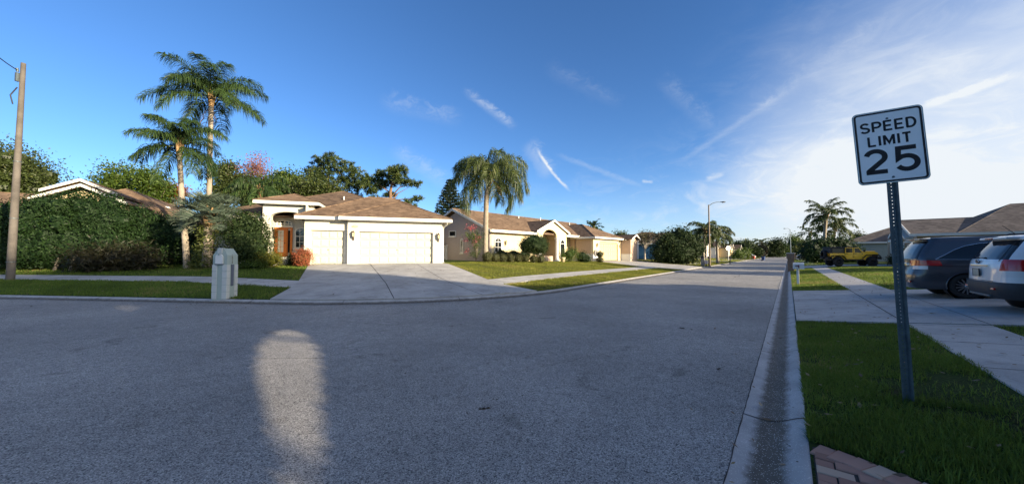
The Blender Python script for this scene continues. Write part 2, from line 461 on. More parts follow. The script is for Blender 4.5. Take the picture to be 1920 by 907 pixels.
def shingles(name, c0, c1):
    m, nt, b = new_mat(name); N = nt.nodes; L = nt.links.new
    tc = N.new('ShaderNodeTexCoord')
    mp = N.new('ShaderNodeMapping'); mp.inputs['Scale'].default_value = (3.2, 3.2, 17)
    L(tc.outputs['Object'], mp.inputs[0])
    v = N.new('ShaderNodeTexVoronoi'); v.inputs['Scale'].default_value = 1.0; v.inputs['Randomness'].default_value = .9
    L(mp.outputs[0], v.inputs['Vector'])
    sep = N.new('ShaderNodeSeparateColor'); L(v.outputs['Color'], sep.inputs[0])
    n = N.new('ShaderNodeTexNoise'); n.inputs['Scale'].default_value = .7; n.inputs['Detail'].default_value = 6
    L(tc.outputs['Object'], n.inputs['Vector'])
    ad = N.new('ShaderNodeMath'); ad.operation = 'MULTIPLY_ADD'; L(n.outputs[0], ad.inputs[0]); ad.inputs[1].default_value = .8
    s2 = N.new('ShaderNodeMath'); s2.operation = 'MULTIPLY'; L(sep.outputs[0], s2.inputs[0]); s2.inputs[1].default_value = .6
    L(s2.outputs[0], ad.inputs[2])
    r = N.new('ShaderNodeValToRGB'); r.color_ramp.elements[0].position = .3; r.color_ramp.elements[1].position = 1.
    r.color_ramp.elements[0].color = (*c0, 1); r.color_ramp.elements[1].color = (*c1, 1)
    L(ad.outputs[0], r.inputs[0]); L(r.outputs[0], b.inputs['Base Color'])
    b.inputs['Roughness'].default_value = .9; b.inputs['Specular IOR Level'].default_value = .2
    # courses
    sx = N.new('ShaderNodeSeparateXYZ'); L(tc.outputs['Object'], sx.inputs[0])
    fr = N.new('ShaderNodeMath'); fr.operation = 'MULTIPLY'; L(sx.outputs[2], fr.inputs[0]); fr.inputs[1].default_value = 17.
    fm = N.new('ShaderNodeMath'); fm.operation = 'FRACT'; L(fr.outputs[0], fm.inputs[0])
    bp = N.new('ShaderNodeBump'); bp.inputs['Strength'].default_value = .5; bp.inputs['Distance'].default_value = .015
    ad2 = N.new('ShaderNodeMath'); ad2.operation = 'ADD'; L(fm.outputs[0], ad2.inputs[0]); L(sep.outputs[1], ad2.inputs[1])
    L(ad2.outputs[0], bp.inputs['Height']); L(bp.outputs[0], b.inputs['Normal'])
    return m
def lawn_mat(name, c0, c1, c2, scale=.5):
    m, nt, b = new_mat(name); N = nt.nodes; L = nt.links.new
    tc = N.new('ShaderNodeTexCoord')
    n = N.new('ShaderNodeTexNoise'); n.inputs['Scale'].default_value = scale; n.inputs['Detail'].default_value = 9; n.inputs['Roughness'].default_value = .7
    L(tc.outputs['Object'], n.inputs['Vector'])
    r = N.new('ShaderNodeValToRGB'); r.color_ramp.elements[0].position = .34; r.color_ramp.elements[1].position = .68
    r.color_ramp.elements[0].color = (*c0, 1); r.color_ramp.elements[1].color = (*c2, 1)
    e = r.color_ramp.elements.new(.5); e.color = (*c1, 1)
    f = N.new('ShaderNodeTexNoise'); f.inputs['Scale'].default_value = 30; f.inputs['Detail'].default_value = 4
    L(tc.outputs['Object'], f.inputs['Vector'])
    fr = N.new('ShaderNodeMapRange'); fr.inputs[1].default_value = .3; fr.inputs[2].default_value = .7; fr.inputs[3].default_value = .55; fr.inputs[4].default_value = 1.35
    L(f.outputs[0], fr.inputs[0])
    L(n.outputs[0], r.inputs[0])
    mu = N.new('ShaderNodeMix'); mu.data_type = 'RGBA'; mu.blend_type = 'MULTIPLY'; mu.inputs[0].default_value = 1
    L(r.outputs[0], mu.inputs[6]); L(fr.outputs[0], mu.inputs[7]); L(mu.outputs[2], b.inputs['Base Color'])
    b.inputs['Roughness'].default_value = .95; b.inputs['Specular IOR Level'].default_value = .1
    bp = N.new('ShaderNodeBump'); bp.inputs['Strength'].default_value = .8; bp.inputs['Distance'].default_value = .05
    L(f.outputs[0], bp.inputs['Height']); L(bp.outputs[0], b.inputs['Normal'])
    return m

M_ASPH = asphalt()
M_CONC = concrete('driveway_concrete', (.39, .38, .365), .45, .22)
M_WALK = concrete('sidewalk_concrete', (.41, .40, .385), .45, .20)
M_KERB = gutter_mat()
M_JOINT = MAT('joint_dark', (.035, .03, .027), .9)
M_STUC_W = MAT('cream_stucco', (.60, .575, .495), .85, var=.05, scale=3, bump=.15, bscale=90)
M_STUC_C = MAT('beige_stucco', (.64, .56, .43), .85, var=.05, scale=3, bump=.15, bscale=90)
M_TRIM = MAT('white_trim_paint', (.68, .665, .61), .5, var=.03, scale=5)
M_WHITE = MAT('white_paint', (.72, .72, .70), .45, var=.02)
M_GDOOR = MAT('garage_door_cream', (.56, .53, .42), .5, var=.03, scale=4)
M_PEACH_SH = MAT('peach_stucco_shaded', (.52, .39, .29), .85, var=.05, scale=3, bump=.15, bscale=90)  # peach stucco darkened for the side walls turned from the sun
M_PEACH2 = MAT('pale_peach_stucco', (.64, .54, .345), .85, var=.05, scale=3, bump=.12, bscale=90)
M_ROOF = shingles('brown_shingles', (.085, .055, .036), (.215, .145, .095))
M_ROOF2 = shingles('dark_brown_shingles', (.06, .042, .031), (.16, .11, .075))
M_ROOFG = shingles('grey_brown_shingles', (.06, .052, .05), (.15, .13, .12))
M_GLASS = MAT('window_glass', (.012, .015, .018), .05, spec=.8)
M_ORANGE = MAT('orange_door_paint', (.56, .17, .028), .4, var=.08, scale=6)
M_FROST = MAT('frosted_door_glass', (.62, .60, .54), .3)
M_BRONZE = MAT('aged_bronze', (.10, .075, .05), .45, metal=.6)
M_LAMPG = MAT('lantern_glass', (.62, .55, .38), .2)
M_BARK = MAT('grey_bark', (.17, .14, .11), .9, var=.35, scale=5, bump=.6, bscale=18)
M_BARKP = MAT('pine_bark', (.19, .115, .07), .9, var=.3, scale=6, bump=.6, bscale=18)
M_WOODPOLE = MAT('weathered_concrete_pole', (.115, .102, .090), .9, var=.3, scale=1.6, bump=.25, bscale=40)
M_GALV = MAT('galvanised_steel', (.115, .145, .16), .55, metal=.45, var=.25, scale=12)
M_DARKM = MAT('dark_metal', (.03, .03, .032), .45, metal=.5)
M_BLACK = MAT('black_plastic', (.012, .012, .013), .5)
M_RUBBER = MAT('tyre_rubber', (.016, .016, .017), .8, var=.2, scale=30)
M_CHROME = MAT('chrome', (.75, .75, .75), .12, metal=1)
M_ALLOY = MAT('alloy_rim', (.42, .43, .45), .3, metal=.9)
M_RED = MAT('tail_lamp_red', (.42, .012, .012), .15, spec=.6, coat=.5)
M_CLEAR = MAT('clear_lamp', (.65, .65, .66), .12, spec=.7)
M_SIGNBK = MAT('sign_black', (.012, .012, .016), .5)
M_SIGNW = MAT('sign_white_sheeting', (.90, .91, .92), .30, spec=.5, var=.03, scale=9)
M_ALU = MAT('sign_aluminium_edge', (.36, .44, .42), .4, metal=.6)
# ------------------------------------------------------------------ the street: road, kerbs, ground, walks, drives
ARC = RF*math.acos(float(A1@U))
def edge(s):
    """inner (left) road edge: point and normal pointing away from the road"""
    if s < 0: return TA+A1*s, N1
    if s < ARC:
        a = s/RF
        n0 = -N1
        c, q = math.cos(a), math.sin(a)
        r = np.array([n0[0]*c-n0[1]*q, n0[0]*q+n0[1]*c])
        return CEN+r*RF, -r
    return TB+U*(s-ARC), V
def sdp(s, d):
    p, n = edge(s); return p+n*d
def s_of(p):
    p = np.array(p[:2], float)
    if (p-TB)@U > 0: return ARC+(p-TB)@U
    if (p-TA)@A1 < 0: return (p-TA)@A1
    r = (p-CEN)/np.linalg.norm(p-CEN)
    return RF*math.atan2(float(-N1[0]*r[1]+N1[1]*r[0]), float(-N1@r))
def outer(t):
    """outer (right) road edge: straight kerb at v = VR, then the bend behind the camera"""
    u0 = -7.
    if t > u0: return uv2xy(t, VR), -V
    R = 9.; ang = math.acos(float(A1@U)); c = uv2xy(u0, VR)+V*R
    a = (u0-t)/R
    if a < ang:
        r = -V; cc, q = math.cos(-a), math.sin(-a)
        r = np.array([r[0]*cc-r[1]*q, r[0]*q+r[1]*cc]); return c+r*R, r
    r = -N1; return c+r*R-A1*(u0-t-R*ang), r

S_LIST = list(np.arange(-60, 0, 2.))+list(np.arange(0, ARC, .4))+list(np.arange(ARC, ARC+60, 2.))+list(np.arange(ARC+60, ARC+420, 12.))
T_LIST = list(np.arange(400, 60, -12.))+list(np.arange(60, -7, -1.5))+list(np.arange(-7, -20, -.7))+list(np.arange(-20, -80, -4.))
def build_road():
    a = [tuple(edge(s)[0])+(0.,) for s in S_LIST]
    b = [tuple(outer(t)[0])+(0.,) for t in T_LIST]
    mb = MB(); pts = a+b
    mb.add(pts, [tuple(range(len(pts)))[::-1]])
    o = mb.build('road', M_ASPH)
    bm = bmesh.new(); bm.from_mesh(o.data); bmesh.ops.triangulate(bm, faces=bm.faces); bmesh.ops.recalc_face_normals(bm, faces=bm.faces)
    if sum(f.normal.z for f in bm.faces) < 0: bmesh.ops.reverse_faces(bm, faces=bm.faces)
    bm.to_mesh(o.data); bm.free()
    tag(o, 'grey speckled asphalt street bending left and running to the far trees', 'road', kind='structure')
build_road()

def kerb(name, fn, ts, label, flip):
    prof = [(0, .004), (.05, .0), (.12, -.008), (.20, -.010), (.28, .004), (.36, .038), (.44, .080), (.49, .098), (.52, .10), (.535, .02)]
    mb = MB(); rows = []
    cross = []
    for t in ts:
        p, n = fn(t)
        rows.append([(p[0]+n[0]*d, p[1]+n[1]*d, z) for d, z in prof])
    mb.grid(rows, 0, True)
    o = mb.build(name, [M_KERB, M_JOINT])
    at = o.data.attributes.new('cross', 'FLOAT', 'POINT')
    at.data.foreach_set('value', np.tile(np.array([d/.52 for d, z in prof], dtype=np.float32), len(ts)))
    bm = bmesh.new(); bm.from_mesh(o.data)
    bmesh.ops.recalc_face_normals(bm, faces=bm.faces)
    if sum(f.normal.z for f in bm.faces) < 0: bmesh.ops.reverse_faces(bm, faces=bm.faces)
    bm.to_mesh(o.data); bm.free()
    return tag(o, label, 'kerb', kind='structure')
kerb('kerb', edge, list(np.arange(-60, -14, 2.))+list(np.arange(-14, ARC+30, .5))+list(np.arange(ARC+30, ARC+400, 6)), 'pale concrete kerb curving past the three-car driveway', 1)
kerb('kerb', outer, list(np.arange(380, 40, -6.))+list(np.arange(40, -7, -.5))+list(np.arange(-7, -17, -.5))+list(np.arange(-17, -60, -3)), 'stained concrete kerb with dark gutter beside the speed sign lawn', 0)
# contraction joints of both kerbs
def kerb_joints():
    mb = MB()
    prof = [(0.0, .008), (.05, .003), (.12, -.004), (.20, -.006), (.28, .008), (.36, .042), (.44, .084), (.49, .102), (.52, .104)]
    for fn, ts in ((outer, [4.45, 7.5, 10.6, 13.7, 16.8, 19.9, 23, 26, 29, 33, 37]), (edge, [-12, -7.5, -4.2, -1.1, 2.3, 6.4, 9.4, 13, 16.5, 20])):
        for t in ts:
            p, n = fn(t); q, _ = fn(t+.016)
            k = .03 if fn is outer else 0
            rows = [[(p[0]+n[0]*d+ 0, p[1]+n[1]*d, z+.001) for d, z in prof], [(q[0]+n[0]*d, q[1]+n[1]*d, z+.001) for d, z in prof]]
            mb.grid(rows)
    o = mb.build('kerb_joints', M_JOINT); tag(o, 'thin dark joints across the concrete kerbs', 'joints', kind='structure')
kerb_joints()
# dirt line between asphalt and the right kerb
def edge_line():
    mb = MB(); rows = []
    rr = random.Random(3)
    for t in np.arange(60, -6, -.12):
        p, n = outer(t); w = .004+.006*rr.random(); j = (rr.random()-.5)*.006
        rows.append([tuple(p+n*(j-w))+(.0035,), tuple(p+n*(j+w*.4))+(.0065,)])
    mb.grid(rows); o = mb.build('kerb_edge', M_JOINT); tag(o, 'dark dirt line where asphalt meets the right kerb', 'joint', kind='structure')
edge_line()
def cracks():
    mb = MB(); rr = random.Random(8)
    def run(a, b, w, z=.0042, jig=.03, n=40):
        a = np.array(GT(*a)[:2]); b = np.array(GT(*b)[:2]); d = (b-a)/np.linalg.norm(b-a); nn = np.array([-d[1], d[0]]); o_ = 0; g = []
        for i in range(n+1):
            o_ = o_*.8+(rr.random()-.5)*jig; ww = w*rr.uniform(.3, 1.2)*(1 if 0 < i < n else .1)
            p = a+(b-a)*i/n+nn*o_; g.append([tuple(p+nn*ww/2)+(z,), tuple(p-nn*ww/2)+(z,)])
        mb.grid(g)
    run((478, 672), (612, 671), .012, jig=.012); run((1352, 523), (1442, 507), .05, jig=.25); run((610, 600), (760, 612), .012); run((100, 640), (330, 618), .014, jig=.08)
    run((1010, 690), (1170, 655), .010, jig=.06); run((250, 780), (420, 742), .008, jig=.05)
    o = mb.build('road_cracks', M_JOINT); tag(o, 'hairline dark cracks in the asphalt', 'cracks', kind='structure')
cracks()

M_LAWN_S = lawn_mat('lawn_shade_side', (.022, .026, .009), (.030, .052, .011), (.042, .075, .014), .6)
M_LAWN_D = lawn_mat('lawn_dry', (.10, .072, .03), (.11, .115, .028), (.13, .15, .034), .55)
def build_ground():
    mb = MB()
    dls = [.5, .9, 1.6, 2.5, 3.5, 5, 6.5, 8, 9.5, 10.5, 11.3]
    ss = list(np.arange(-60, 0, 2.))+list(np.arange(0, ARC, .6))+list(np.arange(ARC, ARC+60, 1.5))+list(np.arange(ARC+60, ARC+420, 8.))
    def strip(ss, mat):
        rows = []
        for s in ss:
            row = []
            for d in dls:
                p = sdp(s, d); row.append((p[0], p[1], Hd(d, p@U)))
            rows.append(row)
        mb.grid(rows, mat)
    i0 = next(i for i, s in enumerate(ss) if s > 5)
    strip(ss[:i0+1], 0); strip(ss[i0:], 1)
    rows = []
    for u in list(np.arange(-12, 60, 1.5))+list(np.arange(60, 420, 8.)):
        rows.append([tuple(uv2xy(u, v))+(H(*uv2xy(u, v)),) for v in (-.10, -.5, -1, -1.9, -2.9, -4, -4.8, -6, -8, -11)])
    mb.grid(rows, 0)
    xs = [-1500, -700, -350, -200, -140]+list(np.arange(-110, -46, 8.))+list(np.arange(-46, 62, 2.))+list(np.arange(62, 180, 8.))+list(np.arange(180, 420, 12))+[600, 1000, 2000]
    ys = [-900, -400, -200, -100, -60, -45]+list(np.arange(-36, 0, 4.))+list(np.arange(0, 72, 2.))+list(np.arange(72, 380, 9.))+[420, 600, 1000, 2500]
    rows = []
    for x in xs:
        row = []
        for y in ys:
            z = H(x, y)
            v = np.array([x, y])@V
            low = (dl(x, y) < 10.3) if v > VR else (v > -10.4 and np.array([x, y])@U > -14)
            if v < VR and np.array([x, y])@U <= -14: z = -.6
            row.append((x, y, z-(.45 if low else .0)))
        rows.append(row)
    mb.grid(rows, 0)
    o = mb.build('ground', [M_LAWN_S, M_LAWN_D])
    bm = bmesh.new(); bm.from_mesh(o.data); 
    for f in bm.faces:
        if f.normal.z < 0: f.normal_flip()
    bm.to_mesh(o.data); bm.free()
    tag(o, 'grassy ground of the front yards rising gently from both kerbs', 'ground', kind='structure')
build_ground()

def drape(name, L, R, rows, n, off, mat, label, joints=(), across=(), first=None, kerb_z=None):
    """sheet between two plan polylines L and R (same length), draped on the terrain, with dark joints"""
    mb = MB(); P = []
    L = [np.array(p, float) for p in L]; R = [np.array(p, float) for p in R]
    def at(t, f):
        k = min(int(t), len(L)-2); w = t-k
        a = L[k]*(1-w)+L[k+1]*w; b = R[k]*(1-w)+R[k+1]*w
        p = a*(1-f)+b*f
        if first is not None and t < 1: p = first(f)*(1-t)+(L[1]*(1-f)+R[1]*f)*t
        return p
    T = np.linspace(0, len(L)-1, rows)
    for t in T:
        row = []
        for f in np.linspace(0, 1, n):
            p = at(t, f); z = max(H(*p), .1)+off
            row.append((p[0], p[1], z))
        P.append(row)
    mb.grid(P, 0, False)
    # skirts
    for side in (0, -1):
        mb.grid([[r[side] for r in P], [(r[side][0], r[side][1], r[side][2]-.12) for r in P]], 0, False)
    for row in (P[0], P[-1]):
        mb.grid([row, [(q[0], q[1], q[2]-.12) for q in row]], 0, False)
    def zz(p): return max(H(*p), .1)+off+.004
    for f, w in joints:
        a = [at(t, f) for t in np.linspace(0, len(L)-1, rows*2)]
        g = []
        for i, p in enumerate(a):
            q = a[min(i+1, len(a)-1)]-a[max(i-1, 0)]; q /= np.linalg.norm(q); nn = np.array([-q[1], q[0]])*w/2
            g.append([tuple(p+nn)+(zz(p),), tuple(p-nn)+(zz(p),)])
        mb.grid(g, 1, False)
    for t, w, f0, f1 in across:
        a = [at(t, f) for f in np.linspace(f0, f1, n)]; g = []
        for i, p in enumerate(a):
            q = a[min(i+1, len(a)-1)]-a[max(i-1, 0)]; q /= np.linalg.norm(q); nn = np.array([-q[1], q[0]])*w/2
            g.append([tuple(p+nn)+(zz(p),), tuple(p-nn)+(zz(p),)])
        mb.grid(g, 1, False)
    o = mb.build(name, [mat, M_JOINT])
    bm = bmesh.new(); bm.from_mesh(o.data); bmesh.ops.recalc_face_normals(bm, faces=bm.faces)
    for f in bm.faces:
        if abs(f.normal.z) > .5 and f.normal.z < 0: f.normal_flip()
    bm.to_mesh(o.data); bm.free()
    return tag(o, label, name.replace('_', ' '), kind='structure')

O1 = np.array([-11.06, 23.2]); R1 = math.atan2(.312, .95); H1 = 1.03
O2 = np.array([-2.14, 33.0]); R2 = math.atan2(.742, .67); H2 = .85
def loc(O, r, a, b): return np.array([O[0]+a*math.cos(r)-b*math.sin(r), O[1]+a*math.sin(r)+b*math.cos(r)])
# sidewalks
def walk(s0, s1, d0, d1, label, step=.8):
    ss = np.arange(s0, s1+.01, step)
    L = [sdp(s, d0(s)) for s in ss]; R = [sdp(s, d1(s)) for s in ss]
    n = len(ss)
    drape('sidewalk', L, R, n, 3, .022, M_WALK, label, across=[(t, .016, 0, 1) for t in np.arange(.7, n-1, 1.9)])
dmid = lambda s: 2.75+min(1, max(0, (-s-2)/6))
walk(-45, .2, lambda s: dmid(s), lambda s: dmid(s)+1.45, 'pale sidewalk behind the shaded verge in front of the tall hedge', 1.0)
walk(8.4, ARC+24.5, lambda s: 2.45+.3*sstep(9, 14, s), lambda s: 3.85+.25*sstep(9, 14, s), 'sunlit sidewalk across the lawn of the peach house', .8)
walk(ARC+33, ARC+120, lambda s: 2.6, lambda s: 4.0, 'narrow sidewalk beyond the second driveway on the left', 2.)
def rwalk(u0, u1, label):
    us = np.linspace(u0, u1, max(3, int((u1-u0)/.9)+1))
    drape('sidewalk', [uv2xy(u, -1.85) for u in us], [uv2xy(u, -2.95) for u in us], len(us), 3, .022, M_WALK, label, across=[(t, .014, 0, 1) for t in np.arange(.8, len(us)-1, 1.75)])
rwalk(3.0, 10.7, 'shaded sidewalk right of the speed sign')
rwalk(19.0, 47.6, 'sidewalk between lawns leading to the yellow jeep')
rwalk(54.2, 200, 'sidewalk running on past the dark hedge on the right')
# driveways
D1L = [np.array([-8.5, 12.04]), np.array([-9.2, 14.5]), np.array([-9.95, 16.2]), loc(O1, R1, -2.32, .3)]
D1R = [np.array([1.25, 14.75]), np.array([-.45, 16.2]), np.array([-1.26, 17.46]), loc(O1, R1, 6.35, 0)]
sL, sR = s_of(D1L[0]), s_of(D1R[0])
drape('driveway', D1L, D1R, 19, 30, .03, M_CONC, 'wide concrete driveway of the cream house with three garage doors',
      joints=[(.42, .03), (.735, .026)], across=[(1.0, .018, 0, 1), (2.0, .018, 0, 1), (2.9, .018, .0, .32)],
      first=lambda f: sdp(sL+(sR-sL)*f, .525))
D2L = [uv2xy(38.3, VL+.525), uv2xy(37.2, VL+2.7), uv2xy(36.8, VL+4.2), loc(O2, R2, 15.9, -2.45)]
D2R = [uv2xy(47.8, VL+.525), uv2xy(48.4, VL+2.7), uv2xy(48.3, VL+4.2), loc(O2, R2, 26, -2.45)]
drape('driveway', D2L, D2R, 14, 16, .03, M_CONC, 'sunlit concrete driveway of the peach house', joints=[(.5, .025)], across=[(1, .02, 0, 1), (2, .02, 0, 1)])
drape('driveway', [uv2xy(10.65, -.115), uv2xy(10.75, -1.85), uv2xy(10.8, -2.95), uv2xy(10.9, -9.9)], [uv2xy(19.1, -.115), uv2xy(19.0, -1.85), uv2xy(18.9, -2.95), uv2xy(18.8, -9.9)],
      16, 14, .03, M_CONC, 'shaded concrete driveway where the grey minivan and white suv stand', joints=[], across=[(1, .024, 0, 1), (2, .016, 0, 1)])
drape('driveway', [uv2xy(47.6, -.115), uv2xy(47.6, -2.9), uv2xy(48.6, -8.6)], [uv2xy(54.6, -.115), uv2xy(54.4, -2.9), uv2xy(54.4, -8.6)],
      12, 8, .03, M_CONC, 'concrete driveway under the yellow jeep')
for u0 in (78, 104):
    drape('driveway', [uv2xy(u0, VL+.525), uv2xy(u0+.6, VL+4), uv2xy(u0+.6, VL+12)], [uv2xy(u0+6.5, VL+.525), uv2xy(u0+6, VL+4), uv2xy(u0+6, VL+12)], 8, 6, .03, M_CONC,
          'pale driveway %s on the left' % ('just past the street lamp palms' if u0 == 78 else 'far down the street'))

# ------------------------------------------------------------------ brick paver apron in the near right corner
M_PAVE = LEAF('clay_pavers', (.26, .145, .11), (.40, .235, .18), (.50, .39, .29), trans=0, rough=.85, spec=.2)
def pavers():
    mats = [M_PAVE]; verts = MB(); rnds = []
    def brick(c, ax, l, w, h, r):
        ax = np.array(ax)/np.linalg.norm(ax); ay = np.array([-ax[1], ax[0]])
        def q(i, j, z, k=0.): return tuple(np.array(c)+ax*i*(l/2-k)+ay*j*(w/2-k))+(z,)
        b = .006
        lo = [q(-1, -1, h-.06), q(1, -1, h-.06), q(1, 1, h-.06), q(-1, 1, h-.06)]
        mi = [q(-1, -1, h-b), q(1, -1, h-b), q(1, 1, h-b), q(-1, 1, h-b)]
        to = [q(-1, -1, h, b), q(1, -1, h, b), q(1, 1, h, b), q(-1, 1, h, b)]
        fs = [(8, 9, 10, 11)]+[(i, (i+1) % 4, 4+(i+1) % 4, 4+i) for i in range(4)]+[(4+i, 4+(i+1) % 4, 8+(i+1) % 4, 8+i) for i in range(4)]
        verts.add(lo+mi+to, fs); rnds.extend([r]*len(fs))
    rr = random.Random(5)
    # soldier course along the flare
    pts = [np.array(GT(x, y)[:2]) for x, y in ((1450, 812), (1504, 827), (1555, 841), (1605, 858), (1668, 882), (1735, 907), (1830, 941))]
    line = []
    for a, b in zip(pts[:-1], pts[1:]):
        n = max(2, int(np.linalg.norm(b-a)/.01)); line += [a+(b-a)*t for t in np.linspace(0, 1, n, endpoint=False)]
    acc = 0; last = line[0]; cells = []
    for p in line:
        if np.linalg.norm(p-last) > .112: cells.append((last, p)); last = p
    for a, b in cells:
        d = b-a; d /= np.linalg.norm(d); nn = np.array([d[1], -d[0]])
        c = (a+b)/2+nn*.10
        if c@V > -.10: continue
        brick(c, nn, .198, np.linalg.norm(b-a)-.006, H(*c)+.014, rr.random())
    # field: rows across the apron
    w = .112; l = .225
    for i in range(24):
        for j in range(16):
            u = 3.9-i*w; v = -.125-l/2-j*l+(l/2 if i % 2 else 0)
            if v > -.17: continue
            c = uv2xy(u, v)
            # stay on the near side of the soldier course
            k = min(range(len(line)), key=lambda q: np.linalg.norm(line[q]-c))
            d = line[min(k+4, len(line)-1)]-line[max(k-4, 0)]; d /= np.linalg.norm(d); nn = np.array([d[1], -d[0]])
            if (c-line[k])@nn < .13: continue
            brick(c, V, l-.007, w-.007, H(*c)+.011, rr.random())
    for i in range(24):
        u = 3.9-i*w
        c = uv2xy(u, -.181)
        k = min(range(len(line)), key=lambda q: np.linalg.norm(line[q]-c))
        d = line[min(k+4, len(line)-1)]-line[max(k-4, 0)]; d /= np.linalg.norm(d); nn = np.array([d[1], -d[0]])
        if i % 2 and (c-line[k])@nn > .1: brick(c, V, .105, w-.007, H(*c)+.011, rr.random())
    o = verts.build('paver_driveway', M_PAVE)
    a = o.data.attributes.new('rnd', 'FLOAT', 'FACE'); a.data.foreach_set('value', np.array(rnds, dtype=np.float32))
    bm = bmesh.new(); bm.from_mesh(o.data); bmesh.ops.recalc_face_normals(bm, faces=bm.faces); bm.to_mesh(o.data); bm.free()
    tag(o, 'reddish brick paver apron in the near right corner', 'paving', kind='structure')
    # sand bed
    b = MB()
    for u in np.arange(.6, 4.0, .06):
        for v in np.arange(-3.9, -.12, .06):
            cs = [uv2xy(u+i, v+j) for i, j in ((0, 0), (.06, 0), (.06, .06), (0, .06))]
            m_ = sum(cs)/4
            k = min(range(0, len(line), 6), key=lambda q: np.linalg.norm(line[q]-m_))
            d = line[min(k+6, len(line)-1)]-line[max(k-6, 0)]; d /= np.linalg.norm(d)
            if (m_-line[k])@np.array([d[1], -d[0]]) < .05: continue
            b.add([tuple(q)+(H(*q)+.003,) for q in cs], [(0, 1, 2, 3)])
    ob = b.build('paver_bed', M_JOINT)
    tag(ob, 'dark sand bed under the brick pavers', 'sand bed', kind='structure')
pavers()

# ------------------------------------------------------------------ grass blades
M_GRASS = LEAF('grass_blade', (.072, .112, .017), (.145, .225, .034), (.28, .225, .08), trans=.35, rough=.6, spec=.25)
M_GRASSD = LEAF('grass_blade_dry', (.10, .125, .022), (.225, .24, .038), (.32, .255, .09), trans=.35, rough=.65, spec=.2)
def wob(x, y, k=1.0, ph=0.):
    return (np.sin(x*1.3*k+1.7*np.sin(y*.9*k+ph)+ph)+np.sin(y*1.7*k+1.3*np.sin(x*.7*k+2*ph))+np.sin((x+y)*.83*k+ph*3))/3
def blades(name, X, Y, Z, h0, h1, w, mat, label, tilt=.5, dry=0.0):
    n = len(X)
    ph = RNG.uniform(0, 2*PI, n); h = RNG.uniform(h0, h1, n); th = RNG.uniform(0, 2*PI, n)
    ti = np.abs(RNG.normal(0, tilt, n)); ti = np.clip(ti, 0, 1.25)
    ww = w*RNG.uniform(.7, 1.3, n)
    sx, sy = np.cos(ph)*ww/2, np.sin(ph)*ww/2
    b = np.stack([X, Y, Z-.01], 1)
    lean = np.stack([np.cos(th)*np.sin(ti), np.sin(th)*np.sin(ti), np.cos(ti)], 1)
    t2 = np.clip(ti*1.8, 0, 1.5); lean2 = np.stack([np.cos(th)*np.sin(t2), np.sin(th)*np.sin(t2), np.cos(t2)], 1)
    m = b+lean*(h*.55)[:, None]; e = m+lean2*(h*.5)[:, None]
    S = np.stack([sx, sy, np.zeros(n)], 1)
    q1 = np.stack([b-S, b+S, m+S*.8, m-S*.8], 1); q2 = np.stack([m-S*.8, m+S*.8, e+S*.12, e-S*.12], 1)
    r = np.clip(.5+.32*wob(X, Y, .9, .4)+.22*wob(X, Y, 3.1, 1.1)+RNG.normal(0, .18, n)+dry, 0, 1)
    o = np_obj(name, np.concatenate([q1, q2]), mat, None, np.concatenate([r, r]))
    tag(o, label, 'grass', kind='stuff')
    return o
def inpoly(X, Y, poly):
    ins = np.zeros(len(X), bool); n = len(poly)
    for i in range(n):
        x1, y1 = poly[i]; x2, y2 = poly[(i+1) % n]
        c = ((y1 > Y) != (y2 > Y)) & (X < (x2-x1)*(Y-y1)/(y2-y1+1e-12)+x1); ins ^= c
    return ins
def HdV(d, u):
    d = d-.5
    t = np.clip((u-20)/22, 0, 1); t = t*t*(3-2*t)
    return np.where(d < 0, np.maximum(0, .1*(d+.5)/.5), .1+(1-.26*t)*(.09*np.minimum(d, 10)+.01*np.clip(d-10, 0, 10)))
def HrV(v):
    d = VR-v-.5
    return .1+.085*np.clip(d, 0, 4.3)+.02*np.clip(d-4.3, 0, 15)
def sd_sample(n, s0, s1, d0, d1, power=1.0):
    s = RNG.uniform(s0, s1, n); d = RNG.uniform(d0, d1, n)
    P = np.zeros((n, 2)); Nn = np.zeros((n, 2))
    i = s < 0; P[i] = TA+A1*s[i, None]; Nn[i] = N1
    i = s > ARC; P[i] = TB+U*(s[i]-ARC)[:, None]; Nn[i] = V
    i = (s >= 0) & (s <= ARC); a = s[i]/RF; n0 = -N1
    r = np.stack([n0[0]*np.cos(a)-n0[1]*np.sin(a), n0[0]*np.sin(a)+n0[1]*np.cos(a)], 1); P[i] = CEN+r*RF; Nn[i] = -r
    P = P+Nn*d[:, None]
    return s, d, P[:, 0], P[:, 1]
POLY1 = [tuple(p) for p in D1L]+[tuple(p) for p in D1R[::-1]]
POLY1 = [tuple(D1L[0]-N1*.3)]+POLY1[0:]+[tuple(D1R[0]+np.array([.1, -.3]))]
POLY2 = [tuple(uv2xy(38.3, VL))]+[tuple(p) for p in D2L]+[tuple(p) for p in D2R[::-1]]+[tuple(uv2xy(47.8, VL))]
def paver_front(X, Y):
    """True where the paver apron lies (near side of its flare)"""
    pts = [np.array(GT(x, y)[:2]) for x, y in ((1503, 824), (1555, 838), (1605, 855), (1668, 879), (1735, 904), (1830, 938))]
    pts = [pts[0]+V*.3]+pts+[np.array([6, -.5]), np.array([0, -.5])]
    return inpoly(X, Y, [tuple(p) for p in pts])
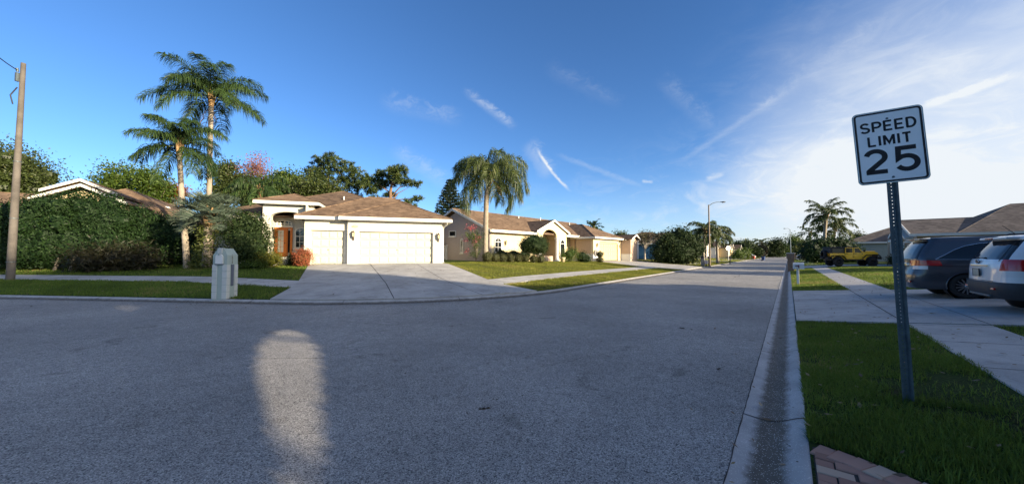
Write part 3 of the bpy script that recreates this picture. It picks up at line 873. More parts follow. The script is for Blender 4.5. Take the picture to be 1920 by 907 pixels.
def grass_all():
    # near right verge around the sign
    n = 120000
    u = 3.0+7.66*RNG.uniform(0, 1, n)**1.35; v = RNG.uniform(-1.88, -.095, n)
    P = u[:, None]*U+v[:, None]*V; X, Y = P[:, 0], P[:, 1]
    k = ~paver_front(X, Y)
    clump = wob(X, Y, 2.6, .9)+.6*wob(X, Y, 7., 2.2)
    bare = (wob(X, Y, 1.5, 3.1)+.4*wob(X, Y, 6, .7) > .44) & (RNG.uniform(0, 1, n) < .88)
    k &= ~bare & (RNG.uniform(0, 1, n) < .62+.5*clump)
    X, Y, v, u = X[k], Y[k], v[k], u[k]
    tall = np.clip((6.2-u)/2.5, 0, 1)
    ob = blades('grass', X, Y, HrV(v), .035, .075, .0075, M_GRASS, 'dark green verge grass around the speed sign post', .55)
    k = RNG.uniform(0, 1, len(X)) < tall*.30+.015
    blades('grass', X[k], Y[k], HrV(v[k]), .07, .13, .007, M_GRASS, 'longer unmown grass tufts beside the brick pavers', .6, .06)
    # lawn right of the near walk, and lawns further along
    def right(n, u0, u1, v0, v1, h, w, label, dry=0., pw=1.):
        u = u0+(u1-u0)*RNG.uniform(0, 1, n)**pw; v = RNG.uniform(v0, v1, n)
        P = u[:, None]*U+v[:, None]*V
        blades('grass', P[:, 0], P[:, 1], HrV(v), h*.6, h, w, M_GRASS, label, .5, dry)
    right(22000, 6, 10.75, -6.2, -2.93, .07, .010, 'shaded grass right of the sidewalk beside the white suv')
    right(34000, 19.05, 47.5, -1.88, -.1, .075, .016, 'verge grass around the white mailbox on the right', .12, 1.5)
    right(60000, 18.95, 47.5, -9.5, -2.93, .08, .018, 'front lawn between the grey minivan and the yellow jeep', .12, 1.4)
    right(14000, 54.6, 110, -4.5, -.1, .11, .04, 'grass strip past the yellow jeep driveway', .1, 1.3)
    # left verge and yard
    def left(n, s0, s1, d0, d1, h0, h1, w, mat, label, dry=0., cut=None, d0f=None, d1f=None):
        s, d, X, Y = sd_sample(n, s0, s1, d0, d1)
        k = ~inpoly(X, Y, POLY1) & ~inpoly(X, Y, POLY2)
        if d0f is not None: k &= d > d0f(s)
        if d1f is not None: k &= d < d1f(s)
        if cut is not None: k &= cut(X, Y, s, d)
        if mat is M_GRASSD: k &= (wob(X, Y, 2.2, 2.0)+.5*wob(X, Y, 6.3, .3) < .42) | (RNG.uniform(0, 1, n) < .22)
        X, Y, d, s = X[k], Y[k], d[k], s[k]
        blades('grass', X, Y, HdV(d, X*U[0]+Y*U[1]), h0, h1, w, mat, label, .5, dry)
    dm = lambda s: 2.75+np.clip((-s-2)/6, 0, 1)
    left(70000, -30, .2, .53, 3.85, .06, .11, .014, M_GRASS, 'mown green verge between the kerb and the left sidewalk', 0, None, None, lambda s: dm(s)+.09*np.sin(s*2.1)*np.sin(s*.77+1)+.02)
    left(80000, -28, 2, 4.1, 11.2, .05, .10, .017, M_GRASS, 'shaded green front lawn of the cream house beside the hedge', .02, None, lambda s: dm(s)+1.44)
    left(60000, 8, ARC+25.5, .53, 2.8, .04, .085, .017, M_GRASSD, 'patchy dry verge grass along the kerb of the peach house', 0, None, None, lambda s: 2.47+.3*np.clip((s-9)/5, 0, 1))
    left(105000, 8, ARC+27, 3.9, 12.5, .04, .085, .019, M_GRASSD, 'patchy yellow-green front lawn of the peach house', 0, None, lambda s: 3.83+.25*np.clip((s-9)/5, 0, 1))
    left(30000, ARC+33.5, ARC+90, .53, 9, .07, .13, .045, M_GRASSD, 'sunlit grass beyond the second driveway near the street lamp', 0)
grass_all()
def fallen_leaves():
    n = 420; c = []; 
    def add(X, Y, Z): c.append(np.stack([X, Y, Z], 1))
    u = RNG.uniform(3.2, 30, n)**1.0; v = RNG.uniform(-3, -.1, n); P = u[:, None]*U+v[:, None]*V; add(P[:, 0], P[:, 1], HrV(v)+.045+0*u)
    s, d, X, Y = sd_sample(900, -20, 2, .6, 11, 1); k = ~inpoly(X, Y, POLY1); add(X[k], Y[k], HdV(d[k], 0*d[k])+.075)
    s, d, X, Y = sd_sample(700, 0, 9, .55, 10, 1); k = inpoly(X, Y, POLY1); k &= RNG.uniform(0, 1, len(X)) < .25; add(X[k], Y[k], np.maximum(HdV(d[k], 0*d[k]), .1)+.040)
    s, d, X, Y = sd_sample(420, -14, 20, -1.4, -.02, 1); k = RNG.uniform(0, 1, 420) < np.exp(d*2.2); add(X[k], Y[k], 0*X[k]+.012)
    u = RNG.uniform(3, 22, 160); v = RNG.uniform(.0, 1.4, 160); k = RNG.uniform(0, 1, 160) < np.exp(-v*2); P = u[k, None]*U+v[k, None]*V; add(P[:, 0], P[:, 1], 0*u[k]+.035)
    C = np.concatenate(c); m = len(C)
    th = RNG.uniform(0, 2*PI, m); sz = RNG.uniform(.018, .045, m)
    a = np.stack([np.cos(th), np.sin(th), RNG.normal(0, .25, m)], 1)*sz[:, None]; b = np.stack([-np.sin(th), np.cos(th), RNG.normal(0, .25, m)], 1)*(sz*.45)[:, None]
    o = np_obj('fallen_leaves', np.stack([C-a, C+b, C+a, C-b], 1), M_FALL, None, RNG.uniform(0, 1, m))
    tag(o, 'dry brown fallen leaves on lawns, kerb and driveway', 'fallen leaves', kind='stuff')
M_FALL = LEAF('dry_leaf', (.10, .06, .03), (.20, .13, .06), (.30, .22, .09), trans=.1)
fallen_leaves()
# ------------------------------------------------------------------ house building kit (local axes: x along the facade, y into the house, z up)
def hip(mb, x0, x1, y0, y1, z, pitch, mat=0, th=.16):
    w, d = x1-x0, y1-y0
    if d >= w:
        k = w/2; rz = z+pitch*k
        r = [((x0+x1)/2, y0+k, rz), ((x0+x1)/2, y1-k+1e-4, rz)]
        e = [(x0, y0, z), (x1, y0, z), (x1, y1, z), (x0, y1, z)]
        fs = [(0, 1, 4), (1, 2, 5, 4), (2, 3, 5), (3, 0, 4, 5), (3, 2, 1, 0)]
    else:
        k = d/2; rz = z+pitch*k
        r = [(x0+k, (y0+y1)/2, rz), (x1-k+1e-4, (y0+y1)/2, rz)]
        e = [(x0, y0, z), (x1, y0, z), (x1, y1, z), (x0, y1, z)]
        fs = [(0, 1, 5, 4), (1, 2, 5), (2, 3, 4, 5), (3, 0, 4), (3, 2, 1, 0)]
    mb.add(e+r, fs, mat)
    # ridge and hip caps
    n = 6
    ends = {0: 4, 1: 4 if d >= w else 5, 2: 5, 3: 5 if d >= w else 4}
    for i, j in ends.items(): mb.tube([e[i], r[j-4]], .045, 6, mat, False)
    mb.tube([r[0], r[1]], .05, 6, mat, False)
def hip2(mb, x0, xr, x1, y0, y1, z, h):
    ym = (y0+y1)/2
    mb.add([(x0, y0, z), (x1, y0, z), (x1, y1, z), (x0, y1, z), (xr, ym, h), (x1, ym, h)], [(0, 1, 5, 4), (1, 2, 5), (2, 3, 4, 5), (3, 0, 4), (3, 2, 1, 0)], 0)
    for a, b in (((x0, y0, z), (xr, ym, h)), ((x0, y1, z), (xr, ym, h)), ((xr, ym, h), (x1, ym, h))): mb.tube([a, b], .022, 6, 0, False)
def fascia(mb, x0, x1, y0, y1, z0, z1, t=.12, mat=0):
    mb.box(x0, x1, y0, y0+t, z0, z1, mat); mb.box(x0, x1, y1-t, y1, z0, z1, mat)
    mb.box(x0, x0+t, y0+t, y1-t, z0, z1, mat); mb.box(x1-t, x1, y0+t, y1-t, z0, z1, mat)
    mb.box(x0+t, x1-t, y0+t, y1-t, z0+.01, z0+.03, mat)      # soffit
def gable(mb, x0, x1, y0, y1, z, pitch, axis='y', th=.14, mat=0):
    """roof slabs; axis = ridge direction"""
    if axis == 'y':
        m = (x0+x1)/2; h = pitch*(x1-x0)/2
        mb.prism([(x0, z), (m, z+h), (x1, z), (x1, z-th), (m, z+h-th), (x0, z-th)][::1], y0, y1, mat)
        mb.tube([(m, y0, z+h), (m, y1, z+h)], .05, 6, mat, False)
    else:
        m = (y0+y1)/2; h = pitch*(y1-y0)/2
        prof = [(y0, z), (m, z+h), (y1, z), (y1, z-th), (m, z+h-th), (y0, z-th)]
        n = len(prof)
        vs = [(x0, a, b) for a, b in prof]+[(x1, a, b) for a, b in prof]
        mb.add(vs, [tuple(range(n))[::-1], tuple(range(n, 2*n))]+[(i, (i+1) % n, (i+1) % n+n, i+n) for i in range(n)], mat)
        mb.tube([(x0, m, z+h), (x1, m, z+h)], .05, 6, mat, False)
def part(mb, name, mats, root, label=None):
    o = mb.build(name, mats, root, recalc=True)
    if label: o['label'] = label
    return o
def arch_poly(x0, x1, z0, zs, n=14, flat=1.0):
    c, r = (x0+x1)/2, (x1-x0)/2
    return [(x0, z0), (x1, z0)]+[(c+r*math.cos(a), zs+r*flat*math.sin(a)) for a in np.linspace(0, PI, n)]
def window(root, x0, x1, z0, z1, y, nx=2, ny=3, arch=0., label=None, mat=None, M=None, fw=.07, trim=True):
    """frame proud of the wall at depth y, pane just behind it"""
    f = MB(); p = MB()
    zs = z1-arch
    if arch:
        poly = arch_poly(x0, x1, z0, zs, 14, arch/((x1-x0)/2))
    else:
        poly = [(x0, z0), (x1, z0), (x1, z1), (x0, z1)]
    c = ((x0+x1)/2, (z0+z1)/2)
    inn = [(c[0]+(a-c[0])*(1-2*fw/(x1-x0)), c[1]+(b-c[1])*(1-2*fw/(z1-z0))) for a, b in poly]
    n = len(poly)
    ya, yb = y-.07, y+.02
    vs = [(a, ya, b) for a, b in poly]+[(a, ya, b) for a, b in inn]+[(a, yb, b) for a, b in poly]+[(a, yb, b) for a, b in inn]
    fs = []
    for i in range(n):
        j = (i+1) % n
        fs += [(i, j, n+j, n+i), (i, 2*n+i, 2*n+j, j), (n+i, n+j, 3*n+j, 3*n+i)]
    f.add(vs, fs, 0, False, M)
    for i in range(1, nx):
        xm = x0+(x1-x0)*i/nx
        zt = (zs+arch*math.sqrt(max(0, 1-((xm-c[0])/((x1-x0)/2))**2))) if arch else z1
        f.box(xm-.018, xm+.018, y-.052, y-.015, z0+fw*.5, zt-fw*.5, 0, 0, M)
    for i in range(1, ny):
        zm = z0+(zs-z0)*i/ny if not arch else z0+(zs-z0)*i/(ny-1 if ny > 1 else 1)
        tk = .03 if i == (ny+1)//2 else .018
        f.box(x0+fw*.5, x1-fw*.5, y-.055, y-.017, zm-tk, zm+tk, 0, 0, M)
    if trim: f.box(x0-.08, x1+.08, y-.11, y-.005, z0-.10, z0-.015, 0, 0, M)
    p.add([(a, y-.03, b) for a, b in inn], [tuple(range(n))], 0, False, M)
    fo = f.build('window', M_TRIM if mat is None else mat, root, recalc=True)
    po = p.build('pane', M_GLASS, fo)
    if label: fo['label'] = label
    return fo
def garage_door(root, x0, x1, z1, y, cols, rows=4, mat=None, label=None):
    m = MB(); h = z1/rows; w = (x1-x0)/cols
    for r in range(rows):
        m.box(x0, x1, y, y+.05, r*h+.010, (r+1)*h-.010)
        for c in range(cols):
            a, b = x0+c*w, x0+(c+1)*w
            # long raised panels with a moulded edge
            m.box(a+.07, b-.07, y-.034, y+.001, r*h+.10, (r+1)*h-.09, 0, .016)
    m.box(x0, x1, y+.05, y+.06, 0, z1)
    hd = MB(); cx = (x0+x1)/2
    hd.tube([(cx-.05, y-.03, .98), (cx+.05, y-.03, .98)], .012, 6); hd.tube([(cx, y-.005, .93), (cx, y-.05, .93)], .02, 6)
    d = m.build('garage_door', M_GDOOR if mat is None else mat, root, recalc=True)
    hd.build('handle', M_DARKM, d)
    if label: d['label'] = label
    return d
def lantern(root, x, y, z, s=1.0, label=None):
    """wall lantern hanging on a scrolled bracket in front of the wall at depth y"""
    m = MB()
    m.box(x-.05*s, x+.05*s, y-.02, y, z-.32*s, z+.02*s, 0, .008)
    m.tube([(x, y-.01, z-.18*s), (x, y-.10, z-.24*s), (x, y-.15, z-.12*s)], .014*s, 6)
    m.lathe([(.0, .30*s), (.012*s, .28*s), (.02*s, .24*s), (.09*s, .15*s), (.10*s, .14*s), (.10*s, .12*s)], 8, (x, y-.15, z), 0, False)
    m.lathe([(.062*s, -.13*s), (.068*s, -.12*s), (.068*s, -.105*s), (.0, -.105*s)], 8, (x, y-.15, z), 0, False)
    m.lathe([(.062*s, -.13*s), (.03*s, -.17*s), (0, -.20*s)], 8, (x, y-.15, z), 0, False)
    for k in range(6):
        a = 2*PI*k/6; r0, r1 = .066*s, .094*s
        m.tube([(x+r0*math.cos(a), y-.15+r0*math.sin(a), z-.11*s), (x+r1*math.cos(a), y-.15+r1*math.sin(a), z+.13*s)], .009*s, 4)
    o = m.build('wall_lantern', M_BRONZE, root)
    g = MB(); g.lathe([(.0, -.105*s), (.058*s, -.105*s), (.085*s, .125*s), (0, .125*s)], 6, (x, y-.15, z), 0, False)
    g.build('glass', M_LAMPG, o)
    if label: o['label'] = label
    return o
def glyphs(mb, text, x, z, h, w, gap, y, stroke, mat=0, M=None, depth=.004):
    """block lettering in the x-z plane, facing -y"""
    cx = x
    for ch in text:
        adv = stroke_glyph(mb, ch, cx, z, h, w, y, stroke, mat, M, depth)
        cx += adv+gap
    return cx-gap-x
def arc_pts(cx, cz, rx, rz, a0, a1, n=10):
    return [(cx+rx*math.cos(rad(a)), cz+rz*math.sin(rad(a))) for a in np.linspace(a0, a1, n)]
GL = {
 'S': (1.0, [arc_pts(.5, .735, .40, .225, 25, 180, 10)+arc_pts(.5, .735, .40, .225, 180, 262, 5)+arc_pts(.5, .265, .42, .225, 80, -90, 10)+arc_pts(.5, .265, .42, .225, -90, -158, 6)]),
 'P': (.95, [[(.08, 0), (.08, 1)], [(.0, .96), (.5, .96)]+arc_pts(.5, .70, .40, .26, 90, -90, 12)+[(.08, .44)]]),
 'E': (.9, [[(.08, 0), (.08, 1)], [(.0, .955), (.86, .955)], [(.0, .5), (.78, .5)], [(.0, .045), (.88, .045)]]),
 'D': (1.0, [[(.08, 0), (.08, 1)], [(.0, .955), (.42, .955)]+arc_pts(.42, .5, .48, .455, 90, -90, 16)+[(.0, .045)]]),
 'L': (.85, [[(.08, 0), (.08, 1)], [(.0, .045), (.82, .045)]]),
 'I': (.16, [[(.08, 0), (.08, 1)]]),
 'M': (1.15, [[(.08, 0), (.08, 1)], [(1.07, 0), (1.07, 1)], [(.09, .98), (.575, .20), (1.06, .98)]]),
 'T': (.86, [[(.43, 0), (.43, 1)], [(0, .955), (.86, .955)]]),
 '2': (1.0, [arc_pts(.5, .70, .40, .245, 165, 0, 14)+arc_pts(.5, .70, .40, .26, 0, -42, 5)+[(.14, .10)], [(.04, .06), (.96, .06)]]),
 '5': (1.0, [[(.90, .945), (.16, .945), (.135, .52)]+[(.20, .555), (.30, .595)]+arc_pts(.48, .335, .42, .275, 92, -90, 16)+arc_pts(.48, .335, .42, .275, -90, -152, 6)]),
 '1': (.4, [[(.28, 0), (.28, 1)], [(.28, .97), (.05, .78)]]),
 '4': (1.0, [[(.70, 0), (.70, 1)], [(.68, .97), (.06, .30)], [(.02, .27), (.98, .27)]]),
 '7': (.9, [[(.03, .95), (.87, .95)], [(.84, .94), (.32, 0)]]),
 '0': (1.0, [arc_pts(.5, .5, .42, .455, 0, 360, 26)]),
 '8': (1.0, [arc_pts(.5, .735, .34, .22, 0, 360, 20), arc_pts(.5, .265, .40, .235, 0, 360, 20)]),
 '3': (1.0, [arc_pts(.5, .735, .38, .225, 160, -85, 14)+arc_pts(.5, .265, .42, .235, 80, -160, 16)]),
}
def stroke_glyph(mb, ch, x, z, h, w, y, st, mat, M, depth):
    adv, lines = GL[ch]
    for ln in lines:
        pts = [Vector((x+a*w, 0, z+b*h)) for a, b in ln]
        pts = [p for i, p in enumerate(pts) if i == 0 or (p-pts[i-1]).length > .004*h]
        n = len(pts); L_, R_ = [], []
        for i in range(n):
            d0 = (pts[i]-pts[i-1]).normalized() if i > 0 else None
            d1 = (pts[i+1]-pts[i]).normalized() if i < n-1 else None
            if d0 is None: d0 = d1
            if d1 is None: d1 = d0
            t = (d0+d1); t = t.normalized() if t.length > 1e-6 else d1
            nn = Vector((-t.z, 0, t.x)); k = st/2/max(.45, nn.dot(Vector((-d1.z, 0, d1.x))))
            L_.append(pts[i]+nn*k); R_.append(pts[i]-nn*k)
        vs = [(q.x, y-depth, q.z) for q in L_]+[(q.x, y-depth, q.z) for q in R_]
        mb.add(vs, [(i, i+1, n+i+1, n+i) for i in range(n-1)], mat, False, M)
    return adv*w

# ------------------------------------------------------------------ cream house with three garage doors
def cream_house():
    R = empty('house', (O1[0], O1[1], H1), R1, 'cream stucco house with brown hip roofs, orange front door and cream garage doors', 'house')
    w = MB(); B0 = -.35
    def rusti(x0, x1, y0, y1, z0, z1, step=.39):
        w.box(x0+.012, x1-.012, y0+.012, y1, z0, z1)
        z = z0
        while z < z1-.05:
            t = min(z+step, z1); w.box(x0, x1, y0, y1-.01, z+.011, t-.011, 0, .008); z = t
    # garage block (x 0..6.35, front y 0)
    rusti(0, .72, 0, .4, B0, 2.20); rusti(5.62, 6.35, 0, .4, B0, 2.20)
    w.box(.0, 6.35, 0.0, .4, 2.20, 2.95)
    w.box(.0, .4, .4, 7, B0, 2.95); w.box(5.95, 6.35, .4, 12, B0, 2.95)
    # narrow garage wing (front y .6)
    rusti(-2.62, -2.22, .28, .7, B0, 2.25); rusti(-.24, -.004, .28, .7, B0, 2.25)
    w.box(-2.62, -.004, .28, .7, 2.25, 2.95)
    w.box(-2.62, -2.25, .7, 8, B0, 2.95)
    # small ledges over the doors
    w.box(.02, 6.33, -.03, 0.0, 2.70, 2.78); w.box(-2.60, -.02, .25, .28, 2.70, 2.78)
    # entry tower: left pier, arch, right return
    rusti(-5.45, -4.98, 1.8, 2.25, B0, 3.2, .42)
    ap = [(-5.45, 3.2)]+[(-3.95+1.03*math.cos(a), 3.2+.36*math.sin(a)) for a in np.linspace(PI, 0, 15)]+[(-2.4, 3.2), (-2.4, 4.05), (-5.45, 4.05)]
    w.prism(ap, 1.8, 2.2)
    rim = [(-3.95+1.03*math.cos(a), 3.2+.36*math.sin(a)) for a in np.linspace(PI, 0, 15)]+[(-3.95+1.18*math.cos(a), 3.2+.50*math.sin(a)) for a in np.linspace(0, PI, 15)]
    w.prism(rim, 1.76, 1.8)
    w.box(-2.92, -2.63, 1.8, 2.2, B0, 3.2); w.box(-2.63, -2.4, 1.8, 2.2, 3.0, 3.2)
    w.box(-5.45, -5.25, 2.25, 5, B0, 4.05); w.box(-2.72, -2.68, 1, 3.6, B0, 4.0)
    w.box(-5.25, -2.4, 3.55, 3.75, B0, 3.9)           # back of the alcove
    w.box(-5.25, -2.4, 2.2, 3.55, 3.6, 3.66)          # alcove ceiling
    # left wing
    w.box(-8.75, -5.45, 2.9, 3.2, B0, 3.1); w.box(-8.75, -8.45, 3.2, 17, B0, 3.1)
    w.box(-8.75, -8.35, 2.86, 2.9, B0, 3.1)
    w.box(-8.45, 6.3, 16.7, 17, B0, 3.1)
    part(w, 'wall', M_STUC_W, R)
    st = MB(); st.box(-5.25, -2.72, 1.9, 3.55, B0, .46, 0); st.box(-5.0, -3.3, 1.25, 1.9, B0, .28); st.box(-5.0, -3.3, .75, 1.25, B0, .12)
    part(st, 'porch_step', M_CONC, R)
    # roofs
    r = MB(); hip(r, -.52, 6.98, -.52, 11, 3.16, .445); part(r, 'roof', M_ROOF, R)
    r = MB(); hip(r, -3.12, 6.9, -.22, 7.9, 3.15, .49); part(r, 'roof', M_ROOF, R)
    r = MB(); hip(r, -9.25, 6.0, 2.4, 17.4, 3.30, .425); part(r, 'roof', M_ROOF2, R)
    r = MB(); hip(r, -5.9, -1.95, 1.3, 7.6, 4.24, .40); part(r, 'roof', M_ROOF, R)
    f = MB()
    f.box(-.50, 6.96, -.50, -.38, 2.93, 3.155); f.box(6.84, 6.96, -.38, 11, 2.93, 3.155); f.box(-.50, -.38, -.38, -.06, 2.93, 3.155)
    f.box(-.38, 6.84, -.38, .0, 2.95, 2.97)
    f.box(-3.10, -.51, -.20, -.08, 2.93, 3.145); f.box(-3.10, -2.98, -.08, 2.0, 2.93, 3.145); f.box(-2.98, -.51, -.08, .30, 2.95, 2.97)
    f.box(-5.88, -1.97, 1.32, 1.44, 4.03, 4.235); f.box(-5.88, -5.76, 1.44, 7.5, 4.03, 4.235); f.box(-2.09, -1.97, 1.44, 7.5, 4.03, 4.235)
    f.box(-5.76, -2.09, 1.44, 1.8, 4.04, 4.06); 
    f.box(-9.23, -5.5, 2.42, 2.54, 3.08, 3.295); f.box(-9.23, -9.11, 2.54, 17.3, 3.08, 3.295); f.box(-9.11, -5.5, 2.54, 2.9, 3.1, 3.12)
    part(f, 'gutter', M_TRIM, R)
    g = MB()
    g.tube([(6.6, -.42, 2.95), (6.58, -.30, 2.80), (6.42, .2, 2.62), (6.40, .35, 2.5), (6.40, .35, .15), (6.44, .2, .02)], .045, 8)
    part(g, 'downspout', M_TRIM, R)
    g = MB(); g.tube([(-5.62, 1.5, 3.02), (-5.6, 1.75, 2.9), (-5.5, 2.4, 2.75), (-5.5, 2.5, 2.6), (-5.5, 2.5, .1)], .05, 8); part(g, 'downspout', M_TRIM, R)
    v = MB(); v.tube([(-1.25, 7.2, 4.9), (-1.25, 7.2, 5.62)], .05, 8); part(v, 'vent_pipe', M_WHITE, R)
    # doors and windows
    garage_door(R, .72, 5.62, 2.20, .20, 8, 4, None, 'wide cream sectional garage door')
    garage_door(R, -2.22, -.24, 2.25, .46, 4, 4, None, 'narrow single garage door')
    d = MB(); y = 3.53; x0, x1 = -5.16, -4.52; z0, z1 = .48, 2.55
    # door leaf with a glazed light, orange frame, narrow side light
    d.box(x0-.06, x0, y-.08, y, z0, z1+.06); d.box(x0, -4.10, y-.08, y, z1, z1+.06); d.box(x1, x1+.07, y-.08, y, z0, z1); d.box(-4.16, -4.10, y-.08, y, z0, z1)
    d.box(x0, x0+.14, y-.05, y-.01, z0, z1); d.box(x1-.14, x1, y-.05, y-.01, z0, z1); d.box(x0+.14, x1-.14, y-.05, y-.01, z0, z0+.32); d.box(x0+.14, x1-.14, y-.05, y-.01, z1-.16, z1)
    d.box(x1+.07, -4.38, y-.05, y-.01, z0, z0+.3); d.box(x1+.07, -4.38, y-.05, y-.01, z1-.18, z1); d.box(x1+.07, x1+.13, y-.05, y-.01, z0+.3, z1-.18); d.box(-4.25, -4.16, y-.05, y-.01, z0, z1)
    do = part(d, 'front_door', M_ORANGE, R)
    g = MB(); g.box(x0+.14, x1-.14, y-.032, y-.02, z0+.32, z1-.16); g.build('door_glass', M_FROST, do)
    g = MB()
    for k in range(1, 4): g.box(x0+.14, x1-.14, y-.042, y-.033, z0+.32+k*.4-.01, z0+.32+k*.4+.01)
    g.box((x0+x1)/2-.01, (x0+x1)/2+.01, y-.041, y-.033, z0+.33, z1-.17); g.build('glazing_bar', M_ORANGE, do)
    g = MB(); g.box(x1+.13, -4.25, y-.032, y-.02, z0+.3, z1-.18); g.build('side_light', M_GLASS, do)
    g = MB(); g.lathe([(0, -.05), (.03, -.04), (.035, 0), (.03, .04), (0, .05)], 8, (x1-.06, y-.09, 1.45)); g.build('handle', M_BRONZE, do)
    window(R, -5.14, -4.14, 2.70, 3.14, 3.54, 4, 2, .26, 'arched transom over the orange door')
    window(R, -3.95, -3.0, 1.10, 2.62, 3.54, 3, 4, .22, 'tall arched window beside the front door')
    lantern(R, .36, 0.0, 1.95, 1.15); lantern(R, 6.0, 0.0, 1.90, 1.15)
    # oval number plaque
    p = MB(); c = (.46, 0, 2.53)
    ring = [(c[0]+.21*math.cos(a), -.03, c[2]+.085*math.sin(a)) for a in np.linspace(0, 2*PI, 24, endpoint=False)]
    ring2 = [(x, 0.0, z) for x, y_, z in ring]
    p.add(ring+ring2, [tuple(range(24))]+[(i, i+24, (i+1) % 24+24, (i+1) % 24) for i in range(24)])
    po = part(p, 'number_plaque', MAT('terracotta_plaque', (.40, .17, .09), .6), R)
    p = MB(); p.add([(c[0]+.18*math.cos(a), -.0325, c[2]+.065*math.sin(a)) for a in np.linspace(0, 2*PI, 24, endpoint=False)], [tuple(range(24))]); p.build('plaque_face', MAT('plaque_cream', (.66, .56, .42), .6), po)
    p = MB(); glyphs(p, '1524', .335, 2.49, .08, .05, .018, -.0335, .013); p.build('digits', MAT('plaque_digits', (.25, .09, .05), .6), po)
    # garage remote keypad / hose bib bits
    k = MB(); k.box(6.15, 6.22, -.03, 0, .55, .65); part(k, 'outlet_box', M_TRIM, R)
cream_house()

# ------------------------------------------------------------------ peach house next door
def peach_house():
    R = empty('house', (O2[0], O2[1], H2), R2, 'peach stucco house with white gable porch arch beside the drooping palm', 'house')
    B0 = -.5
    w = MB(); PT = .43; ZE = 3.16; RB = 5.2
    # left wing: gable end wall facing the cream house
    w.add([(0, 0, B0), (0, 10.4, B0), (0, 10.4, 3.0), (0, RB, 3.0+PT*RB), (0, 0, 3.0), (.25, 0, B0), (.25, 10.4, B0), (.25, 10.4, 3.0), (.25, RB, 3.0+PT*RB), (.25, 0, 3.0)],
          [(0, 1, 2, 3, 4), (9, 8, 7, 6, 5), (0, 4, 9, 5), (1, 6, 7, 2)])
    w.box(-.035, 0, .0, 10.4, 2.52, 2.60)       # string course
    part(w, 'wall', MAT('shaded_end_stucco', (.33, .285, .265), .85, var=.05, scale=3, bump=.15, bscale=90), R, 'shaded gable end wall')  # end wall stucco greyed and darkened to carry its shade
    w = MB()
    w.box(.25, 7.0, 0, .25, B0, 3.0)
    w.box(6.75, 7.0, .25, 2.0, B0, 3.0); w.box(12.0, 15.7, .9, 1.15, B0, 3.0); w.box(7, 12, 1.9, 2.15, B0, 3.6)
    part(w, 'wall', M_PEACH2, R)
    # porch
    w = MB()
    ap = [(6.55, 2.75), (7.38, 2.75), (7.38, 2.82)]+[(8.7+1.32*math.cos(a), 2.82+.78*math.sin(a)) for a in np.linspace(PI, 0, 19)]+[(10.02, 2.75), (12.05, 2.75), (12.05, 3.30), (9.3, 4.48), (6.55, 3.30)]
    w.prism(ap, -.8, -.5)
    w.box(10.55, 12.05, -.8, -.5, B0, 2.75); w.box(11.8, 12.05, -.5, 2.15, B0, 3.2)
    part(w, 'porch_gable', M_PEACH2, R)
    for cx in (7.0, 10.26):
        w = MB()
        w.lathe([(.28, B0), (.28, .12), (.22, .18), (.205, .3), (.19, 2.45), (.23, 2.5), (.23, 2.56), (.29, 2.6), (.29, 2.75)], 18, (cx, -.65, 0))
        part(w, 'column', M_WHITE, R)
    w = MB(); w.box(7.38, 10.02, 1.88, 1.9, B0, 3.5); part(w, 'porch_wall', M_PEACH_SH, R)
    d = MB(); d.box(8.2, 9.15, 1.80, 1.87, 0, 2.1); part(d, 'front_door', M_STUC_C, R)
    s = MB(); s.box(7.2, 11.8, -.7, 1.88, B0, .12); s.box(7.5, 9.9, -1.05, -.7, B0, .02); part(s, 'porch_step', M_CONC, R)
    s = MB(); s.box(7.32, 9.0, -.98, -.82, -.2, .62, 0, .02); part(s, 'planter_wall', M_PEACH_SH, R)
    # garage block
    w = MB(); GY = -2.5
    w.box(15.45, 17.0, GY, GY+.3, B0, 2.75); w.box(22.3, 23.3, GY, GY+.3, B0, 2.75); w.box(17.0, 22.3, GY, GY+.3, 2.24, 2.75)
    part(w, 'wall', M_PEACH2, R)
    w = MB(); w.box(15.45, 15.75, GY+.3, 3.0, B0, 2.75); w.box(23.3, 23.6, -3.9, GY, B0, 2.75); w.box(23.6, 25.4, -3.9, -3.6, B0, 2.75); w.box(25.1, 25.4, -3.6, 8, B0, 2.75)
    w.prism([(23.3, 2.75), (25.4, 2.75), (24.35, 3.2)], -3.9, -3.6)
    part(w, 'wall', M_PEACH_SH, R, 'shaded peach side walls')
    w = MB(); w.box(15.41, 17.02, GY-.04, GY, B0, .85); w.box(15.41, 15.45, GY, 1.5, B0, .85)
    part(w, 'stone_base', M_WHITE, R)
    w = MB(); w.box(23.26, 23.30, -3.9, GY-.01, B0, .85); part(w, 'stone_base', M_WHITE, R)
    garage_door(R, 17.0, 22.3, 2.24, GY+.16, 8, 4, MAT('garage_door_peach', (.56, .46, .27), .5, var=.03))
    # roofs
    r = MB(); gable(r, -.42, 24, -.55, 10.95, ZE, PT, 'x', .13); part(r, 'roof', M_ROOF, R)
    r = MB(); gable(r, 6.1, 12.5, -1.0, 4.6, 3.33, .43, 'y', .12); part(r, 'porch_roof', M_ROOF2, R)
    r = MB(); hip(r, 14.95, 23.7, -3.0, 9, 2.97, .46); part(r, 'roof', M_ROOF, R, 'hip roof over the garage')
    r = MB(); gable(r, 22.9, 25.8, -4.3, 3, 2.95, .42, 'y', .10); hip(r, 19, 26.2, -1, 11, 2.97, .42); part(r, 'roof', M_ROOF2, R)
    f = MB()
    f.box(-.40, 6.7, -.68, -.545, 2.92, 3.17); f.box(12.3, 15.3, -.68, -.545, 2.92, 3.17)
    f.box(14.93, 23.7, -3.12, -2.99, 2.76, 2.98); f.box(14.83, 14.94, -3.12, .5, 2.76, 2.98)
